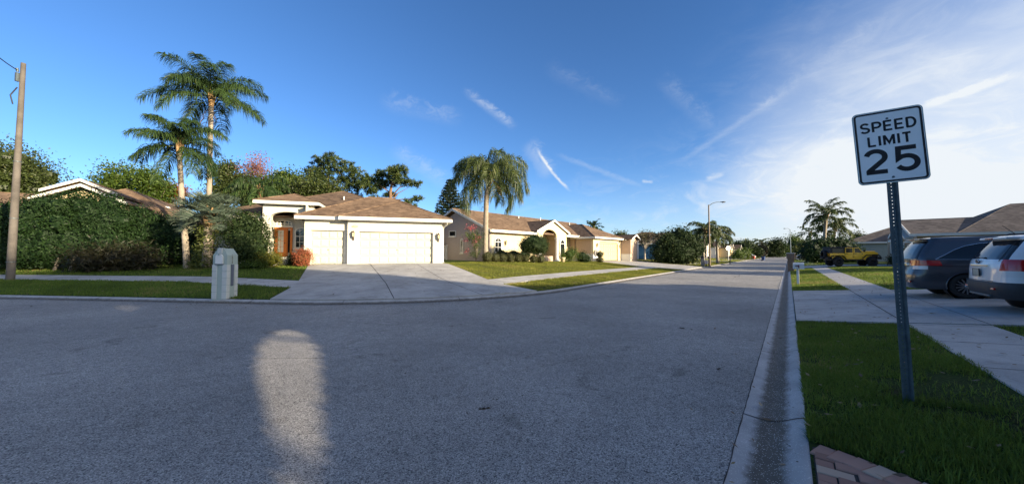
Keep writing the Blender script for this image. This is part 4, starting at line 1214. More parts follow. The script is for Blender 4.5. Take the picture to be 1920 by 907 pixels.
    def rake(x0, x1, y, z, p, up, t=.05, h=.22, axis='x'):
        m = (x0+x1)/2; k = p*(m-x0)
        for s in (0, 1):
            a = [(x0, z), (m, z+k), (m, z+k-h), (x0, z-h)] if s == 0 else [(m, z+k), (x1, z), (x1, z-h), (m, z+k-h)]
            f.prism(a, y-t, y)
    rake(6.08, 12.52, -1.0, 3.36, .43, 0); rake(22.88, 25.82, -4.3, 2.98, .42, 0)
    # rake boards of the left gable
    for s in (0, 1):
        a, b = (-.6, RB) if s == 0 else (RB, 11.0)
        za, zb = (ZE-.02, ZE+PT*5.75) if s == 0 else (ZE+PT*5.75, ZE-.02)
        f.add([(-.47, a, za), (-.47, b, zb), (-.47, b, zb-.24), (-.47, a, za-.24), (-.42, a, za), (-.42, b, zb), (-.42, b, zb-.24), (-.42, a, za-.24)],
              [(0, 1, 2, 3), (7, 6, 5, 4), (0, 4, 5, 1), (3, 2, 6, 7), (0, 3, 7, 4), (1, 5, 6, 2)])
    part(f, 'white_fascia', M_TRIM, R)
    for x, y, z in ((9.3, 4.4, 5.2), (14.0, 4.6, 5.4), (19.3, 3.4, 5.0)):
        v = MB(); v.tube([(x, y, z-.5), (x, y, z+.35)], .06, 8); part(v, 'vent_pipe', M_WHITE, R)
    window(R, .62, 1.62, .98, 2.45, 0, 2, 3, .42, 'arched front window of the left wing')
    window(R, 10.62, 11.62, .45, 2.55, -.8, 1, 2, .5, 'tall arched porch window', fw=.09)
    Mx = Matrix(((0, -1, 0, 0), (-1, 0, 0, 0), (0, 0, 1, 0), (0, 0, 0, 1)))
    Mx = Matrix(((0, 1, 0, 0), (-1, 0, 0, 0), (0, 0, 1, 0), (0, 0, 0, 1)))  # local x -> -y, y -> x: faces -x
    window(R, -6.2, -5.05, 2.72, 3.32, 0, 1, 1, 0, 'small high window in the gable end', M=Mx)
    window(R, -4.3, -3.85, .95, 2.45, 0, 1, 2, .2, 'slim arched window in the gable end', M=Mx)
    lantern(R, 2.15, 0, 1.95, 1.0); lantern(R, 16.25, GY, 1.95, 1.0); lantern(R, 22.8, GY, 1.95, 1.0)
    g = MB(); g.tube([(15.2, -.2, 2.8), (15.35, .1, 2.6), (15.38, .1, 2.45), (15.38, .1, .1)], .05, 8); part(g, 'downspout', MAT('brown_downspout', (.22, .13, .08), .5), R)
    g = MB(); g.tube([(25.55, -4.1, 2.8), (25.52, -4.0, 2.6), (25.52, -4.0, .1)], .09, 8); part(g, 'downspout', M_WHITE, R)
    l = MB(); l.box(17.2, 22.1, GY-.05, GY-.005, 2.36, 2.42)
    part(l, 'awning_rail', M_DARKM, R)
peach_house()

def simple_house(O, r, h, W, Dp, label, wallm, roofm, eave=2.8, pitch=.42, hips=(), gables=(), doors=(), wins=(), extra=None, over=.45, group=None, name='house'):
    """W along local x, Dp along local y; hips: extra hip roofs, gables: front gables (x0,x1,y0,z) facing -y"""
    R = empty(name, (O[0], O[1], h), r, label, 'house', group)
    w = MB(); B0 = -.8
    w.box(0, W, 0, .25, B0, eave); w.box(0, W, Dp-.25, Dp, B0, eave); w.box(0, .25, .25, Dp-.25, B0, eave); w.box(W-.25, W, .25, Dp-.25, B0, eave)
    for x0, x1, y0, y1 in gables:
        z = eave-.02; m = (x0+x1)/2; k = (x1-x0)/2*pitch
        w.box(x0, x1, y0, y0+.25, B0, z)
        w.prism([(x0, z), (x1, z), (m, z+k)], y0, y0+.25)
        w.box(x0, x0+.25, y0+.25, max(y1, .0), B0, z); w.box(x1-.25, x1, y0+.25, max(y1, 0.), B0, z)
    part(w, 'wall', wallm, R)
    rf = MB(); hip(rf, -over, W+over, -over, Dp+over, eave+.16, pitch); part(rf, 'roof', roofm, R)
    for a in hips:
        rf = MB(); hip(rf, *a); part(rf, 'roof', roofm, R)
    f = MB(); f.box(-over, W+over, -over, -over+.1, eave-.06, eave+.155); f.box(-over, -over+.1, -over+.1, Dp+over, eave-.06, eave+.155); f.box(W+over-.1, W+over, -over+.1, Dp+over, eave-.06, eave+.155)
    f.box(-over+.1, W+over-.1, -over+.1, 0, eave-.03, eave-.01); f.box(-over+.1, 0, 0, Dp, eave-.03, eave-.01)
    for x0, x1, y0, y1 in gables:
        rf = MB(); gable(rf, x0-over, x1+over, y0-.35, y1+4.5, eave+.16, pitch, 'y', .11); part(rf, 'gable_roof', roofm, R)
        z = eave+.19; m = (x0+x1)/2; k = (m-x0+over)*pitch; y = y0-.35
        f.prism([(x0-over, z), (m, z+k), (m, z+k-.24), (x0-over, z-.24)], y-.05, y); f.prism([(m, z+k), (x1+over, z), (x1+over, z-.24), (m, z+k-.24)], y-.05, y)
    part(f, 'white_fascia', M_TRIM, R)
    for x0, x1, zt, y, m in doors: garage_door(R, x0, x1, zt, y-.06, max(2, int((x1-x0)/.62)), 4, m)
    for x0, x1, z0, z1, y, nx, ny in wins: window(R, x0, x1, z0, z1, y, nx, ny)
    if extra: extra(R)
    return R
M_TAN = MAT('tan_stucco', (.43, .34, .245), .85, var=.05, scale=3)
M_GREYGREEN = MAT('grey_green_stucco', (.30, .33, .29), .85, var=.05, scale=3)
M_BLUEW = MAT('blue_painted_stucco', (.075, .19, .27), .8, var=.06, scale=3)
M_YELL = MAT('yellow_stucco', (.62, .50, .30), .85, var=.04, scale=3)
M_GREYW = MAT('pale_grey_stucco', (.52, .48, .44), .85, var=.04, scale=3)
M_TANDOOR = MAT('tan_garage_door', (.36, .29, .22), .6, var=.03)
# house behind the hedge: its ridge runs back to the left, its gable looks at the bend
def hedge_house():
    R = empty('house', (-31.9, 25.6, 1.1), rad(30), 'tan gabled house with brown roof half hidden behind the tall hedge', 'house')
    w = MB(); B0 = -.8
    w.box(-5, 5, 0, .25, B0, 3.3); w.box(4.75, 5, .25, 24, B0, 3.3); w.box(-5, -4.75, .25, 24, B0, 3.3); w.box(-4.75, 4.75, 23.75, 24, B0, 3.3)
    w.box(-1.5, 1.5, 0, .25, 3.3, 5.0); w.prism([(-1.5, 5.0), (1.5, 5.0), (0, 5.75)], 0, .25)
    w.box(-1.2, 2.6, -1.8, -1.55, B0, 4.2); w.prism([(-1.2, 4.2), (2.6, 4.2), (.7, 5.1)], -1.8, -1.55); w.box(2.35, 2.6, -1.55, 0, B0, 4.2); w.box(-1.2, -.95, -1.55, 0, B0, 4.2)
    w.box(-18, -5, 7, 7.25, B0, 4.2)
    part(w, 'wall', M_YELL, R)
    r = MB(); hip(r, -5.6, 5.6, 1.2, 24.5, 3.42, .56); part(r, 'roof', M_ROOF, R)
    r = MB(); gable(r, -1.9, 1.9, -.5, 8, 5.15, .49, 'y', .14); part(r, 'gable_roof', M_ROOF, R)
    r = MB(); gable(r, -1.6, 3.0, -2.2, 3, 4.35, .49, 'y', .12); part(r, 'gable_roof', M_ROOF, R)
    r = MB(); hip(r, -19, -3, 6.4, 15, 4.3, .40); part(r, 'roof', M_ROOF, R, 'roof of the left wing')
    f = MB()
    for x0, x1, z, p_, y in ((-1.92, 1.92, 5.18, .49, -.5), (-1.62, 3.02, 4.38, .49, -2.2)):
        m = (x0+x1)/2; k = (m-x0)*p_
        f.prism([(x0, z), (m, z+k), (m, z+k-.2), (x0, z-.2)], y-.06, y); f.prism([(m, z+k), (x1, z), (x1, z-.2), (m, z+k-.2)], y-.06, y)
    part(f, 'white_fascia', M_TRIM, R)
    f = MB(); f.box(-19, -5.6, 6.3, 6.4, 4.08, 4.3); part(f, 'white_fascia', M_TRIM, R)
    v = MB(); v.box(2.2, 2.8, 7.0, 7.5, 4.8, 5.15, 0, .03); part(v, 'roof_vent', M_TRIM, R)
hedge_house()
# blue house beyond the peach one
simple_house(np.array([19.5, 68.5]), math.atan2(-.40, .917), .85, 13, 11, 'blue painted house with dark roof behind the thin bare-stemmed tree', M_BLUEW, M_ROOF2, 2.75, .40)
# right side of the street (local x runs away from the street, so the long eave faces the camera)
RR = math.atan2(-.62440, .78110)
def right_house(u, v, W, Dp, label, wallm, roofm, **kw):
    p = uv2xy(u, v); return simple_house(p, RR, H(*p), W, Dp, label, wallm, roofm, **kw)
def tan_house():
    p = uv2xy(48.2, -9.3); h = .62
    R = empty('house', (p[0], p[1], h), RR, 'tan house with grey-brown roof and white gable trim behind the yellow jeep', 'house')
    w = MB(); B0 = -.8
    w.box(0, 30, 0, .25, B0, 2.75); w.box(29.7, 30, .25, 14, B0, 2.75); w.box(.25, 30, 13.7, 14, B0, 2.75)
    # street gable: x = 0 plane, garage opening in it
    w.box(0, .25, .25, 1.6, B0, 2.75); w.box(0, .25, 4.4, 7.6, B0, 2.75); w.box(0, .25, 1.6, 4.4, 2.2, 2.75)
    w.add([(0, .0, 2.75), (0, 7.6, 2.75), (0, 3.8, 2.75+.36*3.8), (.25, 0, 2.75), (.25, 7.6, 2.75), (.25, 3.8, 2.75+.36*3.8)], [(0, 2, 1), (3, 4, 5), (0, 1, 4, 3), (1, 2, 5, 4), (2, 0, 3, 5)])
    part(w, 'wall', M_TAN, R)
    g = MB()
    for k in range(4): g.box(.12, .18, 1.6, 4.4, k*.55+.006, k*.55+.544)
    part(g, 'garage_door', M_TANDOOR, R)
    r = MB(); gable(r, -.5, 8, -.5, 8.1, 2.93, .36, 'x', .12); part(r, 'roof', M_ROOFG, R)
    r = MB(); hip2(r, .7, 3.8, 24, -.48, 10.6, 2.94, 4.48); part(r, 'roof', M_ROOFG, R)
    r = MB(); hip2(r, 2.3, 7.0, 30.6, -.46, 12.5, 2.95, 5.75); part(r, 'roof', M_ROOFG, R)
    f = MB(); f.box(-.5, 30.5, -.6, -.49, 2.70, 2.93)
    f.box(-.5, 30.4, -.49, 0, 2.72, 2.74)
    for a, b, za, zb in ((-.6, 3.8, 2.92, 2.92+.36*4.4), (3.8, 8.2, 2.92+.36*4.4, 2.92)):
        f.add([(-.57, a, za+.03), (-.57, b, zb+.03), (-.57, b, zb-.21), (-.57, a, za-.21), (-.5, a, za+.03), (-.5, b, zb+.03), (-.5, b, zb-.21), (-.5, a, za-.21)],
              [(0, 1, 2, 3), (7, 6, 5, 4), (0, 4, 5, 1), (3, 2, 6, 7), (0, 3, 7, 4), (1, 5, 6, 2)])
    # inner gable over the door and the door surround
    for a, b, za, zb in ((.9, 3.0, 2.62, 3.5), (3.0, 5.1, 3.5, 2.62)):
        f.add([(-.62, a, za), (-.62, b, zb), (-.62, b, zb-.2), (-.62, a, za-.2), (-.02, a, za), (-.02, b, zb), (-.02, b, zb-.2), (-.02, a, za-.2)],
              [(0, 1, 2, 3), (7, 6, 5, 4), (0, 4, 5, 1), (3, 2, 6, 7), (0, 3, 7, 4), (1, 5, 6, 2)])
    f.box(-.06, 0, 1.42, 1.6, -.6, 2.36); f.box(-.06, 0, 4.4, 4.58, -.6, 2.36); f.box(-.06, 0, 1.6, 4.4, 2.2, 2.36)
    f.box(-.6, -.02, 5.1, 8.0, 2.38, 2.6)
    part(f, 'white_fascia', M_TRIM, R)
    # porch posts and dark window of the street front
    for y_ in (6.6, 7.6):
        q = MB(); q.box(-.5, -.38, y_, y_+.12, -.6, 2.4); part(q, 'porch_post', M_TRIM, R)
    q = MB(); q.box(-.03, -.003, 5.6, 8.0, .5, 2.1); part(q, 'window', M_GLASS, R)
tan_house()
right_house(73, -7.2, 26, 13, 'grey-green house with dark roof past the yellow jeep', M_GREYGREEN, M_ROOFG, eave=2.8, pitch=.40, hips=[(5, 12, -.6, 9, 3.6, .42)])
right_house(96, -13, 22, 12, 'grey house far along the right side behind the hedge', M_GREYW, M_ROOF2)
# near house on the right, outside the picture, whose driveway the two cars stand on
p_ = uv2xy(10.6, -10.2)
def near_house():
    R = simple_house(uv2xy(9.2, -10.2), RR, H(*p_), 13.5, 13.2, 'beige house with brown hip roof at the head of the shaded double driveway', M_STUC_C, M_ROOF2, eave=2.75, pitch=.46)
near_house()
# small white-gabled houses further down on the left
LR = math.atan2(float(U[1]), float(U[0]))
def left_house(u, v, W, label, wallm, roofm, gab):
    p = uv2xy(u, v); return simple_house(p, LR, H(*p), W, 11, label, wallm, roofm, 2.8, .55, gables=gab, over=.4)
left_house(84, 19, 15, 'grey house with steep brown roof and white front gable behind the street lamp palms', M_GREYW, M_ROOF2, [(8, 13, -4, 0)])
left_house(106, 18.5, 15, 'small white-gabled house second behind the globe lamp', M_STUC_W, M_ROOF2, [(2, 7, -3, 0), (9, 13, -2.2, 0)])
left_house(128, 18, 15, 'small cream house with two gables before the far trees', M_YELL, M_ROOF2, [(2, 6, -3, 0), (9, 13, -3, 0)])
left_house(152, 17.5, 15, 'farthest pale house on the left under the dark trees', M_STUC_W, M_ROOF2, [(5, 10, -3, 0)])
# ------------------------------------------------------------------ vegetation kit
def unit(n, rng=RNG):
    v = rng.normal(0, 1, (n, 3)); return v/np.linalg.norm(v, axis=1)[:, None]
def leaf_quads(C, size, aspect=.5, out=None, bias=.8, droop=0.):
    """pointed leaf faces at the centres C; 'out' = outward normals to lean to"""
    n = len(C)
    N = unit(n)
    if out is not None: N = N+out*bias
    N[:, 2] += .25
    N /= np.linalg.norm(N, axis=1)[:, None]
    a = np.cross(N, unit(n)); a[:, 2] -= droop; a /= np.linalg.norm(a, axis=1)[:, None]+1e-9
    b = np.cross(N, a)
    s = size*RNG.uniform(.65, 1.35, n)
    A = a*(s/2)[:, None]; B = b*(s/2*aspect)[:, None]
    fold = N*(s*.08)[:, None]
    return np.stack([C-A, C+B*1.0-A*.1+fold, C+A, C-B-A*.1+fold], 1)
def ellipsoid_pts(n, e, shell=.35):
    c = np.array(e[:3]); r = np.array(e[3:6])
    d = unit(n); rr = (1-shell*RNG.uniform(0, 1, n)**1.5)
    return c+d*r*rr[:, None], d
def lump(P, amp, k, ph):
    return amp*(np.sin(P[:, 0]*k+ph)*np.sin(P[:, 1]*k*1.1+ph*2)+np.sin(P[:, 2]*k*1.2+ph*1.3)*np.sin(P[:, 0]*k*.7-ph))
def core_quads(e, k=.8, nu=12, nv=8):
    c = np.array(e[:3]); r = np.array(e[3:6])*k
    q = []
    th = np.linspace(0, 2*PI, nu+1); ph = np.linspace(-PI/2, PI/2, nv+1)
    f = lambda a, b: c+r*np.array([math.cos(a)*math.cos(b), math.sin(a)*math.cos(b), math.sin(b)])*(1+.12*math.sin(3*a+2*b)+.1*math.sin(5*b-a*2))
    for i in range(nu):
        for j in range(nv): q.append([f(th[i], ph[j]), f(th[i+1], ph[j]), f(th[i+1], ph[j+1]), f(th[i], ph[j+1])])
    return np.array(q)
def foliage(name, ells, n, size, aspect, mat, parent, shell=.3, core=.78, clump=.10, cut=None, zmin=None, bias=.8, tint=0., reject=True):
    """leaves over a union of ellipsoids; the leaves sit in tufts so that the surface is uneven"""
    vol = np.array([(e[3]*e[4]+e[4]*e[5]+e[3]*e[5]) for e in ells]); share = vol/vol.sum()
    Cs, Os, Rs = [], [], []
    for e, s in zip(ells, share):
        m = max(6, int(n*s)); per = 14; k = max(3, m//per)
        P, d = ellipsoid_pts(k, e, shell)
        # reject tufts buried in other ellipsoids
        for o in ells:
            if o is e or not reject: continue
            q = (P-np.array(o[:3]))/np.array(o[3:6]); keep = (q**2).sum(1) > .72
            P, d = P[keep], d[keep]
        if not len(P): continue
        tr = RNG.uniform(0, 1, len(P))
        rm = min(e[3:6])*clump+size*.9
        Q = np.repeat(P, per, 0)+RNG.normal(0, rm, (len(P)*per, 3))
        Cs.append(Q); Os.append(np.repeat(d, per, 0)); Rs.append(np.clip(np.repeat(tr, per)*.55+RNG.uniform(0, .45, len(Q))+tint, 0, 1))
    C, O, r = np.concatenate(Cs), np.concatenate(Os), np.concatenate(Rs)
    if zmin is not None:
        k = C[:, 2] > zmin; C, O, r = C[k], O[k], r[k]
    if cut is not None:
        k = cut(C); C, O, r = C[k], O[k], r[k]
    Q = leaf_quads(C, size, aspect, O, bias)
    if core:
        cq = np.concatenate([core_quads(e, core) for e in ells])
        if zmin is not None: cq[:, :, 2] = np.maximum(cq[:, :, 2], zmin)
        Q = np.concatenate([Q, cq]); r = np.concatenate([r, np.full(len(cq), .1)])
    return np_obj(name, Q, mat, parent, r)
def bush(label, at, ells, n, size, mat, aspect=.5, cat='shrub', name='shrub', group=None, stems=True, core=.8, shell=.25, clump=.08, stem_h=None, stem_n=5, tint=0., bias=.8):
    R = empty(name, at, 0, label, cat, group)
    foliage('foliage', ells, n, size, aspect, mat, R, shell, core, clump, zmin=.03, tint=tint, bias=bias)
    if stems:
        m = MB(); rr = random.Random(len(label))
        e0 = ells[0]; h = stem_h or e0[2]+.2*e0[5]
        for k in range(stem_n):
            a = rr.uniform(0, 2*PI); sp = rr.uniform(.1, .5)*min(e0[3], e0[4])
            m.tube([(e0[0]+.04*math.cos(a), e0[1]+.04*math.sin(a), -.1), (e0[0]+sp*.5*math.cos(a), e0[1]+sp*.5*math.sin(a), h*.6), (e0[0]+sp*math.cos(a), e0[1]+sp*math.sin(a), h)], [.03, .022, .012], 5)
        m.build('stem', M_BARK, R)
    return R
def tree(label, at, H_, crown, n, size, mat, trunk_r=.2, trunk_to=.55, bark=None, aspect=.55, cat='tree', name='tree', group=None, clump=.16, shell=.8, core=0., cut=None, lean=(0, 0), limbs=9, bias=.4, per_tint=0.):
    R = empty(name, at, 0, label, cat, group)
    rr = random.Random(len(label)*7+int(abs(at[0])*10))
    m = MB()
    top = Vector((lean[0], lean[1], H_*trunk_to))
    b = [Vector((0, 0, -.4)), Vector((lean[0]*.2, lean[1]*.2, H_*trunk_to*.35)), Vector((lean[0]*.6, lean[1]*.6, H_*trunk_to*.7)), top]
    m.tube(b, [trunk_r*1.25, trunk_r, trunk_r*.8, trunk_r*.6], 9)
    for k in range(limbs):
        e = crown[k % len(crown)]
        a = rr.uniform(0, 2*PI); q = rr.uniform(.35, .9)
        tip = Vector((e[0]+e[3]*q*math.cos(a), e[1]+e[4]*q*math.sin(a), e[2]+e[5]*rr.uniform(-.35, .6)))
        st = b[2].lerp(b[3], rr.uniform(0, 1)); mid = st.lerp(tip, .5)+Vector((0, 0, rr.uniform(-.1, .25)*(tip-st).length*.4))
        m.tube([st, mid, tip], [trunk_r*.42, trunk_r*.26, trunk_r*.08], 6)
    m.build('trunk', bark or M_BARK, R)
    foliage('crown', crown, int(n*1.35), size, aspect, mat, R, shell, core, clump, cut=cut, bias=bias, tint=per_tint, reject=shell < .7)
    return R
def frond_quads(base, az, el0, length, droop, nl, ll, lw, leaf_droop, twist=0., vee=.35, stiff=False, rng=RNG):
    """one feather frond: rachis strip and hanging leaflets -> quads, and whether each quad is rachis"""
    n = 14
    t = np.linspace(0, 1, n)
    el = el0-droop*t**1.25
    ds = length/(n-1)
    hx = np.cumsum(np.cos(el))*ds; hz = np.cumsum(np.sin(el))*ds
    dirh = np.array([math.cos(az), math.sin(az), 0.]); side = np.array([-math.sin(az), math.cos(az), 0.])
    bend = rng.normal(0, .10)*length*t**2
    P = base+dirh*hx[:, None]+np.array([0, 0, 1.])*hz[:, None]+side*bend[:, None]
    T = np.gradient(P, axis=0); T /= np.linalg.norm(T, axis=1)[:, None]
    q = []; w = .035*(1-t*.85)
    for i in range(n-1):
        for s in (side, np.cross(T[i], side)):
            q.append([P[i]-s*w[i], P[i]+s*w[i], P[i+1]+s*w[i+1], P[i+1]-s*w[i+1]])
    nr = len(q)
    tt = np.sort(rng.uniform(.10, 1., nl))
    up = np.cross(side, T)
    for f in tt:
        k = min(int(f*(n-1)), n-2); a = f*(n-1)-k
        p = P[k]*(1-a)+P[k+1]*a; tg = T[k]; u = np.cross(tg, side); u = u if u[2] > 0 else -u
        L = ll*(.45+.75*math.sin(PI*min(1, f*.86+.1)))*rng.uniform(.75, 1.2)
        for sg in (-1, 1):
            d = side*sg*rng.uniform(.75, 1.1)+tg*rng.uniform(.35, .75)+u*(vee+rng.normal(0, .28))
            d /= np.linalg.norm(d)
            d2 = d+np.array([0, 0, -1.])*leaf_droop*rng.uniform(.6, 1.3); d2 /= np.linalg.norm(d2)
            d3 = d2+np.array([0, 0, -1.])*leaf_droop*1.5; d3 /= np.linalg.norm(d3)
            wv = np.cross(d, unit(1, rng)[0]); wv /= np.linalg.norm(wv)+1e-9
            W = wv*lw*rng.uniform(.7, 1.3)/2
            p1 = p+d*L*.33; p2 = p1+d2*L*.34; p3 = p2+d3*L*.36
            q.append([p-W*.6, p+W*.6, p1+W, p1-W]); q.append([p1-W, p1+W, p2+W*.8, p2-W*.8]); q.append([p2-W*.8, p2+W*.8, p3+W*.1, p3-W*.1])
    return np.array(q), nr
M_PALML = LEAF('palm_frond', (.022, .045, .014), (.06, .105, .028), (.14, .15, .05), trans=.25, rough=.45, spec=.25)
M_PALMY = LEAF('palm_frond_light', (.035, .06, .014), (.095, .125, .032), (.20, .19, .07), trans=.3, rough=.45, spec=.45)
M_PALMB = LEAF('palm_frond_blue', (.055, .085, .060), (.13, .165, .115), (.21, .22, .15), trans=.2, rough=.5, spec=.4)
M_PALMT = MAT('palm_trunk', (.29, .245, .19), .9, var=.22, scale=3.0, bump=.5, bscale=10)
M_BOOT = MAT('palm_boots', (.30, .19, .09), .85, var=.35, scale=5, bump=.5, bscale=16)
M_DEADF = LEAF('dead_frond', (.16, .10, .05), (.27, .18, .09), None, trans=.1)
def palm_trunk(pts, r0, r1, rings=True):
    m = MB(); P = [Vector(p) for p in pts]; out = []; rd = []
    n = 46
    for i in range(n):
        t = i/(n-1)*(len(P)-1); k = min(int(t), len(P)-2); a = t-k
        p0 = P[max(k-1, 0)]; p1 = P[k]; p2 = P[k+1]; p3 = P[min(k+2, len(P)-1)]
        q = .5*((2*p1)+(-p0+p2)*a+(2*p0-5*p1+4*p2-p3)*a*a+(-p0+3*p1-3*p2+p3)*a**3)
        out.append(q); f = i/(n-1)
        rr = r0*(1-f)+r1*f+ (.35*r0*math.exp(-f*16))
        rd.append(rr*(1.05 if i % 2 else .97))
    m.tube(out, rd, 12); return m
def palm(label, at, trunk, r0, r1, nf, length, mat, ll=.62, lw=.045, nl=64, leaf_droop=.9, el=(1.35, -.45), droop=(1.1, 1.9), group=None, dead=0, boots=True, vee=.2, name='palm_tree', cat='palm tree', az0=0., seed=1, brush=None):
    rng = np.random.default_rng(seed)
    R = empty(name, at, 0, label, cat, group)
    palm_trunk(trunk, r0, r1).build('trunk', M_PALMT, R)
    hub = np.array(trunk[-1], float)
    if boots:
        m = MB()
        for k in range(11):
            a = k*2.4; z = k*.06
            d = Vector((math.cos(a), math.sin(a), 0))
            b = Vector(hub)+Vector((0, 0, -.45+z))
            m.tube([b+d*r1*.7, b+d*r1*1.35+Vector((0, 0, .35)), b+d*r1*2.1+Vector((0, 0, .85))], [r1*.55, r1*.42, r1*.16], 6)
        m.tube([tuple(hub+[0, 0, -.5]), tuple(hub+[0, 0, .1]), tuple(hub+[0, 0, .8])], [r1*1.1, r1*1.25, r1*.3], 9)
        m.build('crown_shaft', M_BOOT, R)
    allq, rn = [], []
    for k in range(nf):
        f = (k+.5)/nf
        a = az0+k*2.39996+rng.normal(0, .15)
        e0 = el[0]+(el[1]-el[0])*f**1.1+rng.normal(0, .1)
        q, nr = frond_quads(hub+np.array([math.cos(a), math.sin(a), 0])*r1*.6+np.array([0, 0, .35*(1-f)]), a, e0, length*rng.uniform(.82, 1.08), rng.uniform(*droop)*(1-.25*f), nl, ll, lw, leaf_droop, vee=vee, rng=rng)
        allq.append(q); base = rng.uniform(.1, .6)
        r = np.clip(base+rng.normal(0, .16, len(q)), 0, 1); r[:nr] = .8; rn.append(r)
    np_obj('crown', np.concatenate(allq), mat, R, np.concatenate(rn))
    for k in range(dead):
        a = az0+2.0+k*1.9
        q, nr = frond_quads(hub+np.array([0, 0, -.3]), a, -.7, length*.6, .9, 26, ll*.7, lw, 1.2, rng=rng)
        np_obj('dead_frond', q, M_DEADF, R, rng.uniform(0, 1, len(q)))
    if brush:
        m = MB(); rr = random.Random(seed)
        for k in range(14):
            a = rr.uniform(-.6, .6); p0 = Vector(hub)+Vector((brush[0]*.2, brush[1]*.2, -.1)); p1 = Vector(hub)+Vector((brush[0]+rr.uniform(-.15, .15), brush[1]+rr.uniform(-.15, .15), brush[2]+rr.uniform(-.3, .2)))
            m.tube([p0, p0.lerp(p1, .5)+Vector((0, 0, .1)), p1], [.03, .05, .03], 5)
        m.build('seed_stalk', M_BOOT, R)
    return R

# ------------------------------------------------------------------ palms
g_palm = 'tall queen palms'
def at_px(px, py_base, y, hub_px, hub_py, hub_y=None):
    """base on the ground at pixel column px and distance y; returns base and the hub in base coordinates"""
    b = D(px, py_base, y); b[2] = H(b[0], b[1]); h = D(hub_px, hub_py, hub_y or y)
    return b, h-b
b, h = at_px(389, 490, 24.5, 396, 188)
palm('tallest slim-trunked queen palm rising over the left yard', b, [(0, 0, -.3), (h[0]*.2, 0, h[2]*.3), (h[0]*.7, 0, h[2]*.7), tuple(h)], .17, .135, 23, 3.3, M_PALML, ll=1.0, lw=.032, nl=115, group=g_palm, seed=3, el=(1.5, -.08), droop=(1.3, 2.0), leaf_droop=1.15, az0=.4, dead=1)
b, h = at_px(352, 484, 21.8, 336, 278)
palm('shorter queen palm with curved trunk in front of the hedge end', b, [(0, 0, -.3), (-.18, 0, 1.6), (-.52, .05, h[2]*.55), tuple(h)], .18, .13, 20, 2.5, M_PALML, ll=.82, lw=.032, nl=105, group=g_palm, seed=8, el=(1.5, -.5), droop=(1.25, 1.95), leaf_droop=1.15, az0=1.1)
b, h = at_px(910, 492, 29.0, 918, 333)
palm('drooping queen palm with thick pale trunk before the peach house', b, [(0, 0, -.3), (.02, 0, h[2]*.4), (.1, 0, h[2]*.75), tuple(h)], .225, .185, 27, 3.9, M_PALMY, ll=1.3, lw=.033, nl=112, group=g_palm, seed=5, el=(1.35, -.2), droop=(1.9, 2.7), leaf_droop=2.2, vee=.0, az0=.2, dead=1, brush=(.9, .2, -1.2))
b, h = at_px(1318, 490, 55, 1322, 436)
palm('left of two palms behind the tall street lamp', b, [(0, 0, -.3), (.1, 0, h[2]*.5), tuple(h)], .24, .2, 20, 2.7, M_PALMY, ll=.9, lw=.075, nl=54, seed=12, el=(1.3, -.4), droop=(1.4, 2.2), leaf_droop=1.5, group='pair of palms by the street lamp')
b, h = at_px(1346, 489, 57, 1345, 440)
palm('right of two palms behind the tall street lamp', b, [(0, 0, -.3), (-.1, 0, h[2]*.5), tuple(h)], .24, .2, 18, 2.5, M_PALMY, ll=.9, lw=.075, nl=54, seed=14, el=(1.2, -.5), droop=(1.4, 2.2), leaf_droop=1.5, group='pair of palms by the street lamp')
b, h = at_px(1546, 488, 52, 1549, 405)
palm('tall arching palm above the dark hedge left of the jeep', b, [(0, 0, -.3), (.1, 0, h[2]*.5), tuple(h)], .25, .2, 18, 3.0, M_PALMY, ll=.85, lw=.085, nl=46, seed=21, el=(1.35, -.5), droop=(1.1, 1.8), leaf_droop=.9)
b, h = at_px(1562, 488, 54, 1566, 428)
palm('lower palm with hanging fronds right of the tall arching palm', b, [(0, 0, -.3), (.1, 0, h[2]*.5), tuple(h)], .22, .18, 14, 2.7, M_PALMY, ll=.9, lw=.085, nl=40, seed=23, el=(1.2, -.6), droop=(1.3, 2.0), leaf_droop=1.3)
b, h = at_px(486, 480, 38, 488, 362)
palm('queen palm behind the entry roof of the cream house', b, [(0, 0, -.3), tuple(h*.5), tuple(h)], .2, .16, 16, 3.3, M_PALML, ll=1.0, lw=.06, nl=56, seed=31, el=(1.2, -.3), droop=(1.6, 2.3), leaf_droop=1.8, group=g_palm)
b, h = at_px(1113, 480, 66, 1113, 428)
palm('small palm top showing above the peach house roof', b, [(0, 0, -.3), tuple(h*.5), tuple(h)], .2, .16, 16, 1.7, M_PALML, ll=.5, lw=.1, nl=24, seed=33, el=(1.4, -.3), droop=(.7, 1.1), leaf_droop=.3)
b, h = at_px(1519, 486, 75, 1519, 440)
palm('small dark palm beyond the right hedge', b, [(0, 0, -.3), tuple(h*.5), tuple(h)], .2, .16, 14, 2.6, M_PALML, ll=.7, lw=.11, nl=24, seed=35, el=(1.3, -.5), droop=(1.0, 1.6), leaf_droop=.9)
for k, (px, py, yy, lb) in enumerate(((1412, 458, 190, 'pale-topped palm among the far trees'), (1428, 456, 175, 'reddish palm beside the far dark oak'), (1398, 461, 165, 'small palm at the far end behind the white gables'))):
    b, h = at_px(px, 484, yy, px, py)
    palm(lb, b, [(0, 0, -.3), tuple(h*.5), tuple(h)], .3, .25, 12, 4.2, M_PALMY, ll=1.2, lw=.3, nl=14, seed=41+k, el=(1.3, -.5), droop=(1.1, 1.7), leaf_droop=1.0)
